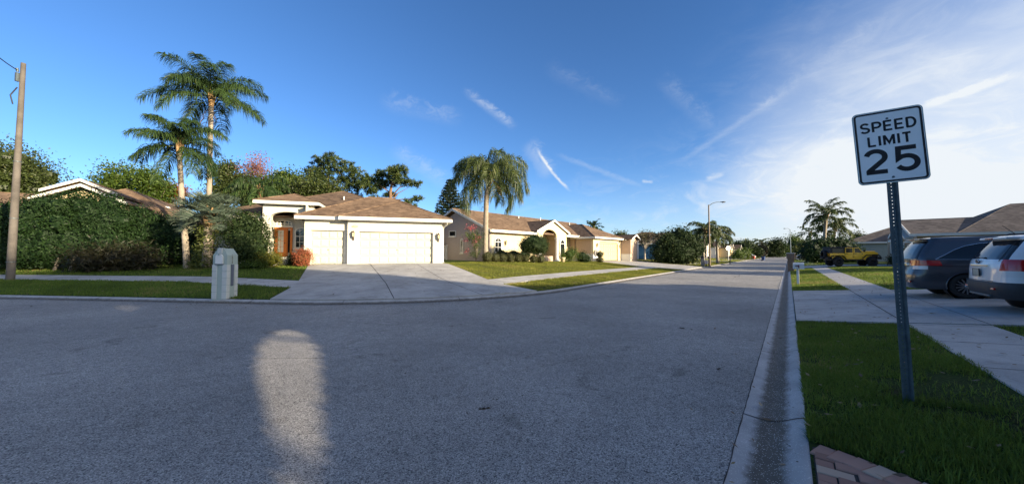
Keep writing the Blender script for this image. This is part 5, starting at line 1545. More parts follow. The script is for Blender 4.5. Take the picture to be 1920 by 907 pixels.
# stiff blue-green pindo palm with its ivy-clad trunk
def pindo():
    b = D(388, 492, 21.6); b[2] = H(b[0], b[1])
    R = palm('blue-green pindo palm with leafy vine round its stout trunk', b, [(0, 0, -.3), (.05, 0, 1.2), (.05, 0, 3.05)], .30, .24, 28, 1.55, M_PALMB, ll=.62, lw=.032, nl=70, leaf_droop=.12, el=(1.45, -.25), droop=(1.0, 1.8), vee=.55, name='pindo_palm', seed=51, az0=.7)
    foliage('vine', [(.0, -.1, .9, .52, .45, .95), (.1, -.12, 2.1, .45, .42, .85), (-.1, -.3, .35, .6, .5, .45)], 2600, .12, .6, M_VINE, R, .3, 0, .1)
M_VINE = LEAF('variegated_vine', (.05, .075, .016), (.12, .14, .03), (.32, .30, .14), trans=.25)
pindo()

# ------------------------------------------------------------------ hedge, shrubs
M_HEDGE = LEAF('hedge_leaf', (.011, .027, .008), (.022, .052, .011), (.045, .085, .018), trans=.22, rough=.6, spec=.25)
M_DARKL = LEAF('dark_shrub_leaf', (.014, .028, .009), (.030, .052, .014), (.07, .085, .03), trans=.2, rough=.6, spec=.2)
M_OAK = LEAF('oak_leaf', (.030, .045, .012), (.070, .095, .022), (.15, .14, .045), trans=.3)
M_BRIGHT = LEAF('bright_leaf', (.035, .065, .010), (.085, .135, .018), (.17, .19, .03), trans=.35)
M_YLEAF = LEAF('yellow_green_leaf', (.07, .085, .012), (.17, .16, .022), (.30, .22, .04), trans=.35)
M_REDL = LEAF('red_leaf', (.10, .035, .018), (.26, .075, .03), (.36, .16, .05), trans=.3)
M_PINKL = LEAF('pink_red_leaf', (.13, .075, .05), (.30, .12, .10), (.38, .19, .15), trans=.3)
M_MUTEP = LEAF('muted_pink_leaf', (.05, .05, .02), (.10, .075, .04), (.24, .11, .09), trans=.3)
M_REDB = LEAF('red_croton_leaf', (.13, .07, .02), (.42, .10, .05), (.50, .28, .08), trans=.3)
M_PINEN = LEAF('pine_needle', (.030, .052, .014), (.075, .105, .024), (.19, .15, .04), trans=.15, rough=.5)
M_NORF = LEAF('norfolk_needle', (.010, .022, .010), (.020, .038, .014), None, trans=.1)
M_BOX = LEAF('box_leaf', (.035, .04, .012), (.075, .075, .02), (.16, .12, .04), trans=.2)
M_FERN = LEAF('bronze_fern', (.020, .018, .010), (.034, .034, .014), (.05, .055, .018), trans=.2)
M_FLOWER = LEAF('pink_blossom', (.28, .06, .07), (.46, .11, .13), (.55, .24, .22), trans=.3)
def hedge():
    b = np.array([-27., 22.2]); z = H(*b)
    R = empty('hedge', (b[0], b[1], z), 0, 'tall dense dark green hedge behind the left sidewalk', 'hedge')
    ells = []
    rr = random.Random(4)
    # top line read from the photograph, left to right
    for px, top, y in ((-70, 380, 20.5), (-20, 380, 20.6), (20, 372, 20.8), (52, 366, 21), (80, 354, 21.2), (115, 354, 21.4), (150, 362, 21.6), (182, 377, 21.8), (212, 386, 22.2), (245, 394, 22.6), (280, 402, 23.0), (312, 409, 23.4), (340, 415, 23.8), (365, 421, 24.2)):
        p = D(px, top, y); g = H(p[0], p[1])
        ht = p[2]-g; c = np.array([p[0]-b[0], p[1]+1.1-b[1], g-z])
        ells.append((c[0], c[1]+rr.uniform(-.1, .5), ht*.62, rr.uniform(.95, 1.3), rr.uniform(1.0, 1.35), ht*.38)); ells.append((c[0]+.3, c[1]+rr.uniform(-.45, .2), ht*.28, rr.uniform(1.0, 1.4), 1.3, ht*.34))
        for _ in range(3): ells.append((c[0]+rr.uniform(-.9, .9), c[1]-.75+rr.uniform(-.15, .35), ht*rr.uniform(.2, .85), rr.uniform(.45, .8), rr.uniform(.45, .75), rr.uniform(.4, .7)))
        if rr.random() < .8: ells.append((c[0]+rr.uniform(-.5, .5), c[1]+rr.uniform(-.2, .4), ht*.86, .6, .6, ht*.15))
    foliage('foliage', ells, 165000, .14, .5, M_HEDGE, R, .3, .74, .10, zmin=.04, bias=.9)
    for px in (100, 130, 160, 210, 260):
        m = MB()
        p = D(px, 500, 21.2); g = H(p[0], p[1]); m.tube([(p[0]-b[0], p[1]-b[1], g-z-.2), (p[0]-b[0]+.1, p[1]-b[1]+.3, g-z+1.2)], [.10, .07], 7)
        m.build('stem', M_BARK, R)
hedge()
def bpx(px, py, y): p = D(px, py, y); p[2] = H(p[0], p[1]); return p
for k, (px, w, hh, lb) in enumerate(((165, 1.3, 1.3, 'leftmost bronze fern clump at the foot of the hedge'), (215, 1.5, 1.5, 'middle bronze fern clump at the foot of the hedge'), (262, 1.2, 1.3, 'rightmost bronze fern clump at the foot of the hedge'))):
    p = bpx(px, 503, 20.2+k*.35)
    bush(lb, p, [(0, 0, hh*.5, w*.8, .6, hh*.5), (.5, .1, hh*.4, w*.5, .5, hh*.4)], 2600, .26, M_FERN, .16, 'fern', 'fern', 'bronze ferns under the hedge', core=.55, clump=.15)
# big leafy shrub by the entry walk
p = bpx(462, 488, 21.6)
bush('tall rounded evergreen shrub left of the orange door', p, [(0, 0, 1.55, 1.25, 1.1, 1.5), (.45, 0, 1.3, 1.0, 1.0, 1.2), (-.35, .1, 2.2, .85, .8, 1.0), (.25, .1, 2.5, .75, .7, .85), (-.1, 0, 3.0, .45, .4, .55)], 15000, .13, M_DARKL, .5, core=.7, clump=.10, tint=.12)
p = bpx(506, 487, 21.4)
bush('yellow-green croton bush beside the entry walk', p, [(0, 0, .42, .68, .55, .48), (-.35, 0, .38, .45, .45, .4), (.25, 0, .6, .4, .4, .35)], 3600, .10, M_YLEAF, .35, core=.6)
p = bpx(569, 492, 21.9)
bush('rounded red-leaved bush left of the narrow garage door', p, [(0, 0, .52, .50, .48, .55), (.05, 0, .75, .38, .36, .32)], 3800, .085, M_REDB, .4, core=.75)
p = bpx(550, 489, 22.4)
bush('small dark green shrub behind the red bush', p, [(0, 0, .38, .40, .35, .40)], 1300, .09, M_DARKL, .5)
p = bpx(372, 486, 23.2)
bush('low shrub between the palm trunks and the garden wall', p, [(0, 0, .6, .8, .6, .7), (.9, .3, .4, .7, .5, .5)], 2600, .13, M_HEDGE, .5)
p = bpx(478, 487, 20.9)
bush('low green ground shrub under the tall evergreen shrub', p, [(0, 0, .22, .75, .4, .28), (-.8, .1, .2, .6, .4, .25)], 2200, .09, M_BRIGHT, .45, core=.6)
# front bed of the peach house
rowp = []
lbs = ['leftmost clipped box shrub at the palm foot', 'second clipped box shrub of the row', 'third clipped box shrub of the row', 'fourth clipped box shrub, narrow and upright', 'fifth clipped box shrub of the row', 'sixth clipped box shrub under the round tree', 'seventh clipped box shrub under the round tree', 'last clipped box shrub beside the porch']
for k, (px, r) in enumerate(((914, .44), (929, .36), (943, .33), (957, .34), (971, .34), (985, .34), (1000, .35), (1014, .36))):
    p = bpx(px, 492, 28.4+k*.42)
    bush(lbs[k], p, [(0, 0, r*.95, r*1.05, r, r*1.05)], 1300, .06, M_BOX, .5, 'shrub', 'box_shrub', 'clipped box shrubs along the bed', core=.88, shell=.12, clump=.04, stems=False)
p = bpx(958, 480, 33)
bush('low dark hedge under the arched window of the peach house', p, [(-.9, 0, .55, .9, .4, .55), (.2, .1, .55, .9, .4, .55), (1.2, .4, .5, .8, .4, .5)], 3800, .09, M_DARKL, .5)
p = bpx(1001, 490, 31.0)
R_ = tree('round-clipped small tree before the white porch column', p, 2.6, [(0, 0, 1.62, 1.25, 1.15, .82), (-.35, 0, 1.45, .95, .9, .62), (.4, 0, 1.4, .9, .9, .6)], 9500, .085, M_DARKL, .07, .5, name='topiary_tree', cat='tree', shell=.15, core=.86, clump=.05, bias=.8, per_tint=.12, limbs=5)
p = bpx(1067, 489, 36.5)
bush('loose green bush between porch and garage', p, [(0, 0, .75, .95, .8, .75), (-.4, 0, .6, .7, .6, .6), (.3, 0, 1.0, .6, .5, .5)], 4200, .11, M_BRIGHT, .4, core=.6, clump=.12)
p = bpx(1092, 489, 38)
bush('dark low bush at the peach garage corner', p, [(0, 0, .55, .75, .6, .6), (.45, 0, .4, .5, .5, .4)], 2200, .11, M_DARKL, .5)
def two_ball():
    p = bpx(1125, 489, 40.2)
    R = empty('topiary_shrub', p, 0, 'two-ball clipped topiary at the peach garage door', 'topiary')
    foliage('foliage', [(0, 0, .95, .42, .42, .34)], 900, .07, .5, M_BOX, R, .1, .88, .03); foliage('foliage', [(0, 0, .32, .38, .38, .34)], 900, .07, .5, M_BOX, R, .1, .88, .03)
    m = MB(); m.tube([(0, 0, -.1), (0, 0, .9)], .035, 6); m.build('stem', M_BARK, R)
two_ball()
# pink crape myrtle left of the palm trunk
def crape():
    p = bpx(893, 491, 28.6); R = empty('crape_myrtle', p, 0, 'thin pink-flowering crape myrtle beside the palm trunk', 'tree')
    m = MB(); rr = random.Random(9); tips = []
    for k in range(7):
        a = rr.uniform(0, 2*PI); tip = Vector((rr.uniform(-.75, .7), rr.uniform(-.4, .4), rr.uniform(1.3, 3.0)))
        m.tube([(0, 0, -.1), (tip.x*.35, tip.y*.35, tip.z*.5), tuple(tip)], [.035, .024, .010], 5); tips.append(tip)
    m.build('trunk', M_BARK, R)
    foliage('foliage', [(t.x, t.y, t.z*.8, .35, .3, .42) for t in tips]+[(-.2, 0, .7, .5, .3, .5)], 1500, .11, .45, M_BRIGHT, R, .8, 0, .2)
    foliage('blossom', [(t.x, t.y, t.z+.05, .26, .22, .24) for t in tips[:5]]+[(-.9, 0, .9, .2, .2, .15), (-.8, 0, 1.8, .3, .2, .12)], 420, .09, .8, M_FLOWER, R, .8, 0, .2)
crape()
# bare-stemmed tree before the blue house
p = bpx(1209, 489, 58)
tree('thin multi-stemmed tree with sparse pale leaves before the blue house', p, 4.9, [(-.6, 0, 3.7, 1.3, 1.1, .8), (.8, 0, 3.9, 1.4, 1.1, .7), (0, 0, 3.0, 1.0, 1.0, .7), (2.2, 0, 4.0, .6, .5, .35)], 1100, .20, M_BOX, .17, .42, MAT('pale_bark', (.38, .33, .27), .85, var=.2, scale=5), shell=.9, clump=.25, limbs=14, name='crape_myrtle')
p = bpx(1271, 494, 47.5)
bush('huge dark rounded bush beside the second driveway', p, [(0, 0, 1.9, 2.9, 2.4, 2.0), (-1.2, 0, 2.9, 1.6, 1.6, 1.3), (.6, 0, 3.2, 1.8, 1.6, 1.4), (2.0, 0, 2.2, 1.4, 1.5, 1.6), (-2.3, 0, 1.5, 1.1, 1.3, 1.3), (.2, 0, 4.0, 1.0, 1.0, .8), (-1.0, 0, 3.8, .8, .8, .6)], 17000, .27, M_DARKL, .5, core=.84, clump=.09)
# right-hand hedge
p = bpx(1552, 489, 49)
bush('dark tall hedge left of the yellow jeep', p, [(-2.0, 0, 1.5, 1.5, 1.4, 1.6), (0, -.2, 1.6, 1.7, 1.4, 1.75), (1.8, -.6, 1.6, 1.6, 1.4, 1.7), (-1.0, 0, 2.6, 1.2, 1.2, .8), (1.2, -.4, 2.7, 1.2, 1.2, .8), (2.6, -1.0, 1.2, 1.0, 1.0, 1.2)], 12000, .24, M_HEDGE, .5, 'hedge', 'hedge', core=.85)
p = bpx(1517, 486, 92)
bush('low clipped hedge far along the right sidewalk', p, [(-1.4, 0, 1.1, 1.6, 1.5, 1.2), (1.2, 0, 1.2, 1.8, 1.5, 1.3)], 2600, .4, M_HEDGE, .5, 'hedge', 'hedge', core=.88)
p = bpx(1703, 492, 31.2)
bush('dark shrub at the near corner of the tan house', p, [(0, 0, .8, .75, .7, .85), (.4, -.2, 1.1, .6, .5, .7), (-.4, .2, .6, .6, .5, .6)], 3200, .14, M_DARKL, .45)
p = bpx(1676, 497, 34.5)
bush('small shrub by the garage door of the tan house', p, [(0, 0, .5, .4, .4, .55)], 900, .12, M_DARKL, .45)
for k, (px, y, w, lb) in enumerate(((1396, 100, 1.4, 'round green shrub before the white gables'), (1384, 92, 1.1, 'smaller green shrub before the white gables'))):
    p = bpx(px, 486, y); bush(lb, p, [(0, 0, w, w*1.3, w, w)], 1400, .35, M_BRIGHT, .5)

# ------------------------------------------------------------------ trees
def cl(px0, px1, py0, py1, y, b, k, seed, rx=1., flat=.7):
    """crown ellipsoids filling a pixel box at distance y, in coordinates of the base b"""
    rr = random.Random(seed); out = []
    w = (px1-px0)*y/648; h = (py1-py0)*y/648; c = D((px0+px1)/2, (py0+py1)/2, y)
    for i in range(k):
        a = rr.uniform(0, 2*PI); q = math.sqrt(rr.random())
        r = rr.uniform(.22, .36)
        out.append((c[0]-b[0]+q*math.cos(a)*w*(.5-r*.55), rr.uniform(-.3, .3)*w, c[2]-b[2]+q*math.sin(a)*h*(.5-r*.5), w*r*rx, w*r*.9, min(w, h)*r*flat*1.25))
    return out
def tr(label, px0, px1, py0, py1, y, mat, n, size, k=9, seed=1, tr_=.25, shell=.8, clump=.2, base_py=490, aspect=.55, bark=None, to=.5, name='tree', group=None, core=0., px=None, bias=.4):
    b = bpx(px if px else (px0+px1)/2, base_py, y)
    cr = cl(px0, px1, py0, py1, y, b, k, seed)
    Ht = D(px0, py0, y)[2]-b[2]
    return tree(label, b, Ht, cr, n, size, mat, tr_, to, bark, aspect, 'tree', name, group, clump, shell, core, bias=bias)
tr('big brown-green oak at the far left behind the pole', -80, 92, 268, 390, 37, M_OAK, 21000, .24, 18, 3, .4, name='oak_tree', core=.45)
tr('bright green tree left behind the gabled roof', 172, 252, 310, 395, 46, M_BRIGHT, 6500, .31, 12, 5, .22)
tr('bright green tree right behind the gabled roof', 250, 312, 316, 400, 45, M_BRIGHT, 5500, .30, 11, 6, .22)
tr('orange-red tree between the two palm trunks', 306, 348, 332, 400, 48, M_REDL, 2600, .28, 7, 7, .2)
tr('loose green tree right of the tallest palm trunk', 398, 446, 298, 400, 50, M_OAK, 7000, .30, 11, 8, .22)
tr('pink-topped bare-twigged tree between palm and entry', 440, 512, 276, 366, 52, M_PINKL, 1900, .25, 14, 9, .25, shell=.9, clump=.2, name='maple_tree')
tr('green tree under the pink-topped tree', 430, 520, 322, 400, 50, M_OAK, 9500, .28, 9, 10, .25)
tr('dense green tree right of the pink-topped tree', 506, 575, 318, 395, 49, M_BRIGHT, 12000, .31, 14, 11, .25)
tr('low green tree behind the main roof peak', 556, 640, 338, 395, 46, M_OAK, 8500, .30, 12, 12, .25)
def needle_tree(label, base, crowns, n, trunk, limbs, tr_=.28):
    R = empty('pine_tree', base, 0, label, 'pine tree')
    m = MB(); m.tube(trunk, [tr_, tr_*.85, tr_*.7, tr_*.45][:len(trunk)], 9)
    for l in limbs: m.tube(l, [tr_*.36, tr_*.24, tr_*.08], 6)
    m.build('trunk', M_BARKP, R)
    # needles in bottle-brush tufts
    Q = []; rn = []
    for e in crowns:
        k = max(5, int(n*e[3]*e[5])); P, d = ellipsoid_pts(k, e, .75)
        for p in P:
            q = 26; dirs = unit(q); dirs[:, 2] += .35; dirs /= np.linalg.norm(dirs, axis=1)[:, None]
            L = RNG.uniform(.28, .48, q); w = np.cross(dirs, unit(q)); w /= np.linalg.norm(w, axis=1)[:, None]; w *= .035
            b = p+dirs*.04; t = p+dirs*L[:, None]
            Q.append(np.stack([b-w, b+w, t+w*.5, t-w*.5], 1)); rn.append(np.clip(RNG.uniform(0, .7)+RNG.normal(0, .15, q), 0, 1))
    np_obj('crown', np.concatenate(Q), M_PINEN, R, np.concatenate(rn))
    return R
def pines():
    y = 50.
    def mk(label, base_px, cps, trunk_px, limb_px, n, yy):
        b = bpx(base_px, 490, yy)
        cr = []
        for px, py, rx, rz in cps:
            c = D(px, py, yy)-b; k = yy/648
            cr.append((c[0], RNG.uniform(-1.2, 1.2), c[2], rx*k, rx*k*.9, rz*k))
        tk = [tuple(D(px, py, yy)-b) for px, py in trunk_px]; tk[0] = (0, 0, -.4)
        lm = [[tuple(D(px, py, yy)-b+np.array([0, RNG.uniform(-.3, .3), 0])) for px, py in l] for l in limb_px]
        needle_tree(label, b, cr, n, tk, lm)
    mk('broad slash pine behind the main roof', 612, [(580, 322, 18, 14), (600, 306, 20, 14), (625, 303, 22, 13), (650, 314, 22, 13), (672, 328, 20, 12), (694, 338, 14, 10), (585, 345, 16, 12), (612, 335, 18, 12), (640, 338, 18, 10), (668, 352, 18, 10), (600, 362, 20, 8), (690, 358, 14, 8), (660, 366, 18, 6), (560+14, 338, 14, 12), (630, 322, 20, 14), (655, 342, 20, 12), (600, 330, 18, 14), (696, 350, 16, 12), (684, 340, 16, 10)],
       [(612, 490), (612, 400), (613, 355), (618, 318)], [[(613, 370), (596, 352), (582, 332)], [(613, 350), (640, 335), (660, 322)], [(613, 362), (650, 350), (682, 338)], [(614, 340), (605, 322), (600, 308)]], 32, 50.)
    mk('open-branched slash pine above the garage ridge', 733, [(716, 326, 16, 9), (738, 317, 14, 8), (757, 324, 12, 9), (725, 340, 16, 8), (763, 343, 16, 7), (778, 345, 12, 6), (745, 338, 14, 6), (700, 372, 12, 6), (726, 364, 14, 6), (782, 373, 14, 5), (768, 381, 12, 5), (712, 348, 13, 8), (775, 388, 9, 4), (742, 328, 16, 9), (704, 338, 12, 8), (688, 350, 12, 8), (752, 334, 14, 8)],
       [(733, 490), (733, 400), (732, 360), (738, 325)], [[(733, 368), (750, 352), (774, 344)], [(732, 362), (716, 350), (704, 342)], [(733, 376), (756, 374), (784, 372)], [(733, 380), (745, 362), (764, 352)], [(733, 350), (745, 335), (758, 324)], [(733, 378), (715, 374), (700, 372)]], 52, 46.)
pines()
def norfolk():
    yy = 46.; b = bpx(842, 490, yy); top = D(844, 338, yy)-b
    R = empty('norfolk_pine', b, 0, 'dark conical tiered pine between the two houses', 'pine tree')
    m = MB(); m.tube([(0, 0, -.4), (top[0]*.5, 0, top[2]*.5), tuple(top)], [.2, .13, .03], 8)
    Q = []
    zs = np.linspace(top[2]*.50, top[2]*.985, 15)
    for z in zs:
        L = 2.1*((top[2]-z)/(top[2]*.5))**.8+.15
        for k in range(7):
            a = k*2*PI/7+z*1.7
            d = np.array([math.cos(a), math.sin(a), .12]); 
            p0 = np.array([top[0]*z/top[2], 0, z]); m.tube([tuple(p0), tuple(p0+d*L)], [.025, .01], 4, 0, False)
            n = int(60*L/1.5)+10; t = RNG.uniform(.1, 1, n); c = p0+d*(L*t)[:, None]
            dr = unit(n)*.6+np.array([0, 0, .5])+d*.6; dr /= np.linalg.norm(dr, axis=1)[:, None]
            w = np.cross(dr, unit(n)); w /= np.linalg.norm(w, axis=1)[:, None]; w *= .05
            e = c+dr*.30; Q.append(np.stack([c-w, c+w, e+w*.5, e-w*.5], 1))
    m.build('trunk', M_BARK, R); Q = np.concatenate(Q)
    np_obj('crown', Q, M_NORF, R, RNG.uniform(0, 1, len(Q)))
norfolk()
far = [('dark round oak above the first white gable', 1372, 1400, 456, 487, 150, M_DARKL, 1800), ('tall dark tree behind the second white gable', 1394, 1412, 452, 486, 170, M_OAK, 1500),
       ('broad dark oak at the left end of the street', 1432, 1466, 452, 488, 180, M_DARKL, 2400), ('pink-tinged tree over the far parked cars', 1410, 1434, 464, 482, 170, M_MUTEP, 1500),
       ('low dark tree beside the far blue bin', 1398, 1424, 466, 488, 150, M_DARKL, 1300), ('lighter tree closing the far end of the street', 1456, 1486, 462, 486, 230, M_BRIGHT, 1700),
       ('green tree right behind the far street lamp', 1474, 1512, 448, 486, 160, M_BRIGHT, 2400), ('dark tree over the far right hedge', 1500, 1532, 450, 486, 135, M_OAK, 2300),
       ('yellow-green low tree by the far right sidewalk', 1490, 1514, 462, 487, 120, M_YLEAF, 1300), ('dark bushy tree right of the small dark palm', 1528, 1560, 452, 486, 95, M_DARKL, 2200),
       ('tree top above the grey-green house roof', 1590, 1625, 438, 470, 100, M_OAK, 1700), ('distant tree behind the blue house roof', 1150, 1180, 437, 460, 105, M_OAK, 900)]
for k, (lb, a, b_, c, d, y, m_, n) in enumerate(far):
    tr(lb, a, b_, c-3, d, y, m_, int(n*1.7), .0042*y, 10, 60+k, .3, shell=.8, clump=.16, core=.6)

# ------------------------------------------------------------------ unseen oaks beside and behind the photographer, added and cut to shape the shade
BX = np.array([-60, -31, -12.5, -2.5, 1.2, 5.1, 11.7, 13.9, 60]); BY = np.array([43, 28.8, 20.6, 16.0, 14.8, 17.5, 21.6, 18.2, 18.2])
STREAK = [GT(x, y)[:2] for x, y in ((470, 690), (478, 650), (505, 622), (545, 615), (585, 630), (606, 660), (614, 720), (620, 800), (655, 980), (492, 980), (492, 830), (484, 760))]
STREAK = [tuple(p) for p in STREAK]
GLINT = [tuple(GT(x, y)[:2]) for x, y in ((205, 588), (262, 578), (275, 570), (225, 573), (150, 612))]
def shade_gap(C, wide=True):
    """leaves dropped to shape sunlit patches on the ground: False = dropped"""
    t = (C[:, 2]-.45)/SUN[2]; X = C[:, 0]-SUN[0]*t; Y = C[:, 1]-SUN[1]*t
    t0 = C[:, 2]/SUN[2]; X0 = C[:, 0]-SUN[0]*t0; Y0 = C[:, 1]-SUN[1]*t0
    beyond = Y > np.interp(X, BX, BY)
    st = inpoly(X0, Y0, STREAK) | inpoly(X0, Y0, GLINT)
    if wide:
        for dx, dy, dz in ((0, 0, .25), (0, 0, -.25), (.12, .19, .0), (-.12, -.19, .0)):
            q = (C[:, 2]+dz)/SUN[2]; st |= inpoly(C[:, 0]+dx-SUN[0]*q, C[:, 1]+dy-SUN[1]*q, STREAK)
    return ~(beyond | st)
oaks = [((24, -9), 15, 6.5, 'tall oak beside the near house'), ((30, -17), 16, 7, 'tallest oak behind the near house'), ((19, -15), 13.5, 6, 'spreading oak at the street bend'),
        ((13, -13), 12, 5.5, 'lower oak behind the photographer'), ((38, -10), 16, 7, 'oak in the rear garden of the near house'), ((9, -17), 12, 5.5, 'leafy oak on the far side of the bend'), ((30, 1), 10.5, 4.5, 'small oak behind the near roof')]
for k, ((x, y), h_, r, lb) in enumerate(oaks):
    z = H(x, y); rr = random.Random(k+100)
    cr = [(rr.uniform(-.5, .5)*r, rr.uniform(-.5, .5)*r, h_*rr.uniform(.30, .86), r*rr.uniform(.4, .6), r*rr.uniform(.4, .6), h_*rr.uniform(.13, .2)) for _ in range(14)]
    off = np.array([x, y, z])
    tree(lb, (x, y, z), h_, cr, 42000, .32, M_OAK, .4, .4, clump=.2, shell=.95, cut=lambda C, o=off: shade_gap(C+o), group='unseen oaks added for shade near the bend', name='oak_tree', limbs=8)
# shrubs under them, added out of view to close the low sun
for k, ((x, y), lb) in enumerate((((11.5, -6.5), 'unseen shrub added in the near house front garden beside the drive'), ((14.5, -9.5), 'unseen shrub added under the spreading oak'), ((9.5, -10.5), 'unseen shrub added behind the photographer'), ((6.5, -11.5), 'unseen shrub added furthest from the drive'))):
    off = np.array([x, y, H(x, y)])
    R = empty('shrub', off, 0, lb, 'shrub')
    foliage('foliage', [(0, 0, 1.5, 2.3, 2.3, 1.6), (.8, .4, 2.6, 1.7, 1.7, 1.4), (-.9, .2, 2.2, 1.5, 1.5, 1.5), (0, 0, 3.8, 1.5, 1.5, 1.1)], 9000, .26, .6, M_DARKL, R, .9, 0, .2, cut=lambda C, o=off: shade_gap(C+o))
    m = MB(); m.tube([(0, 0, -.1), (.1, 0, 1.5), (.2, .1, 3)], [.09, .06, .03], 6); m.build('stem', M_BARK, R)
off = np.array([6.4, -1.1, H(6.4, -1.1)])  # unseen tree added to edge the sun streak on the road
R = empty('tree', off, 0, 'small dense unseen tree added beside the brick apron to edge the sun streak', 'tree')
m = MB(); m.tube([(1.0, .8, -.2), (.9, .8, 1.2), (.6, .6, 2.4)], [.08, .07, .04], 7); m.build('trunk', M_BARK, R)
foliage('crown', [(0, 0, 2.7, 1.7, 2.2, 1.5), (-.6, -1.2, 2.3, 1.3, 1.5, 1.3), (.6, 1.0, 3.2, 1.4, 1.5, 1.2), (.2, -.3, 3.4, 1.5, 1.8, 1.0), (-.7, -2.6, 2.0, 1.3, 1.5, 1.4), (.3, 2.0, 3.5, 1.3, 1.1, 1.2), (.4, -1.6, 3.2, 1.3, 1.5, 1.0), (-.6, -3.6, 1.7, 1.1, 1.2, 1.2), (0, -2.0, 1.4, 1.4, 2.4, .9), (.2, -.6, 1.8, 1.5, 1.8, .8), (-.4, -2.8, 1.1, 1.3, 1.8, .8)], 80000, .14, .6, M_DARKL, R, 1.0, 0, .22, cut=lambda C, o=off: shade_gap(C+o, False), zmin=.4, reject=False)

for k, (u_, v_, r, h_, lb) in enumerate(((40, -27, 5.5, 10.5, 'rounded oak between the near house and the tan house'),)):  # unseen oak added and cut to shade part of the right verge
    q = uv2xy(u_, v_); off = np.array([q[0], q[1], H(*q)]); rr = random.Random(200+k)
    cr = [(rr.uniform(-.5, .5)*r, rr.uniform(-.5, .5)*r, h_*rr.uniform(.25, .85), r*rr.uniform(.4, .6), r*rr.uniform(.4, .6), h_*rr.uniform(.14, .22)) for _ in range(12)]
    def cut(C, o=off):
        P = C+o; t = (P[:, 2]-.3)/SUN[2]; X = P[:, 0]-SUN[0]*t; Y = P[:, 1]-SUN[1]*t
        uu = X*U[0]+Y*U[1]
        return uu > 34.2
    tree(lb, off, h_, cr, 16000, .34, M_OAK, .3, .4, clump=.2, shell=.95, cut=cut, name='oak_tree', limbs=7)
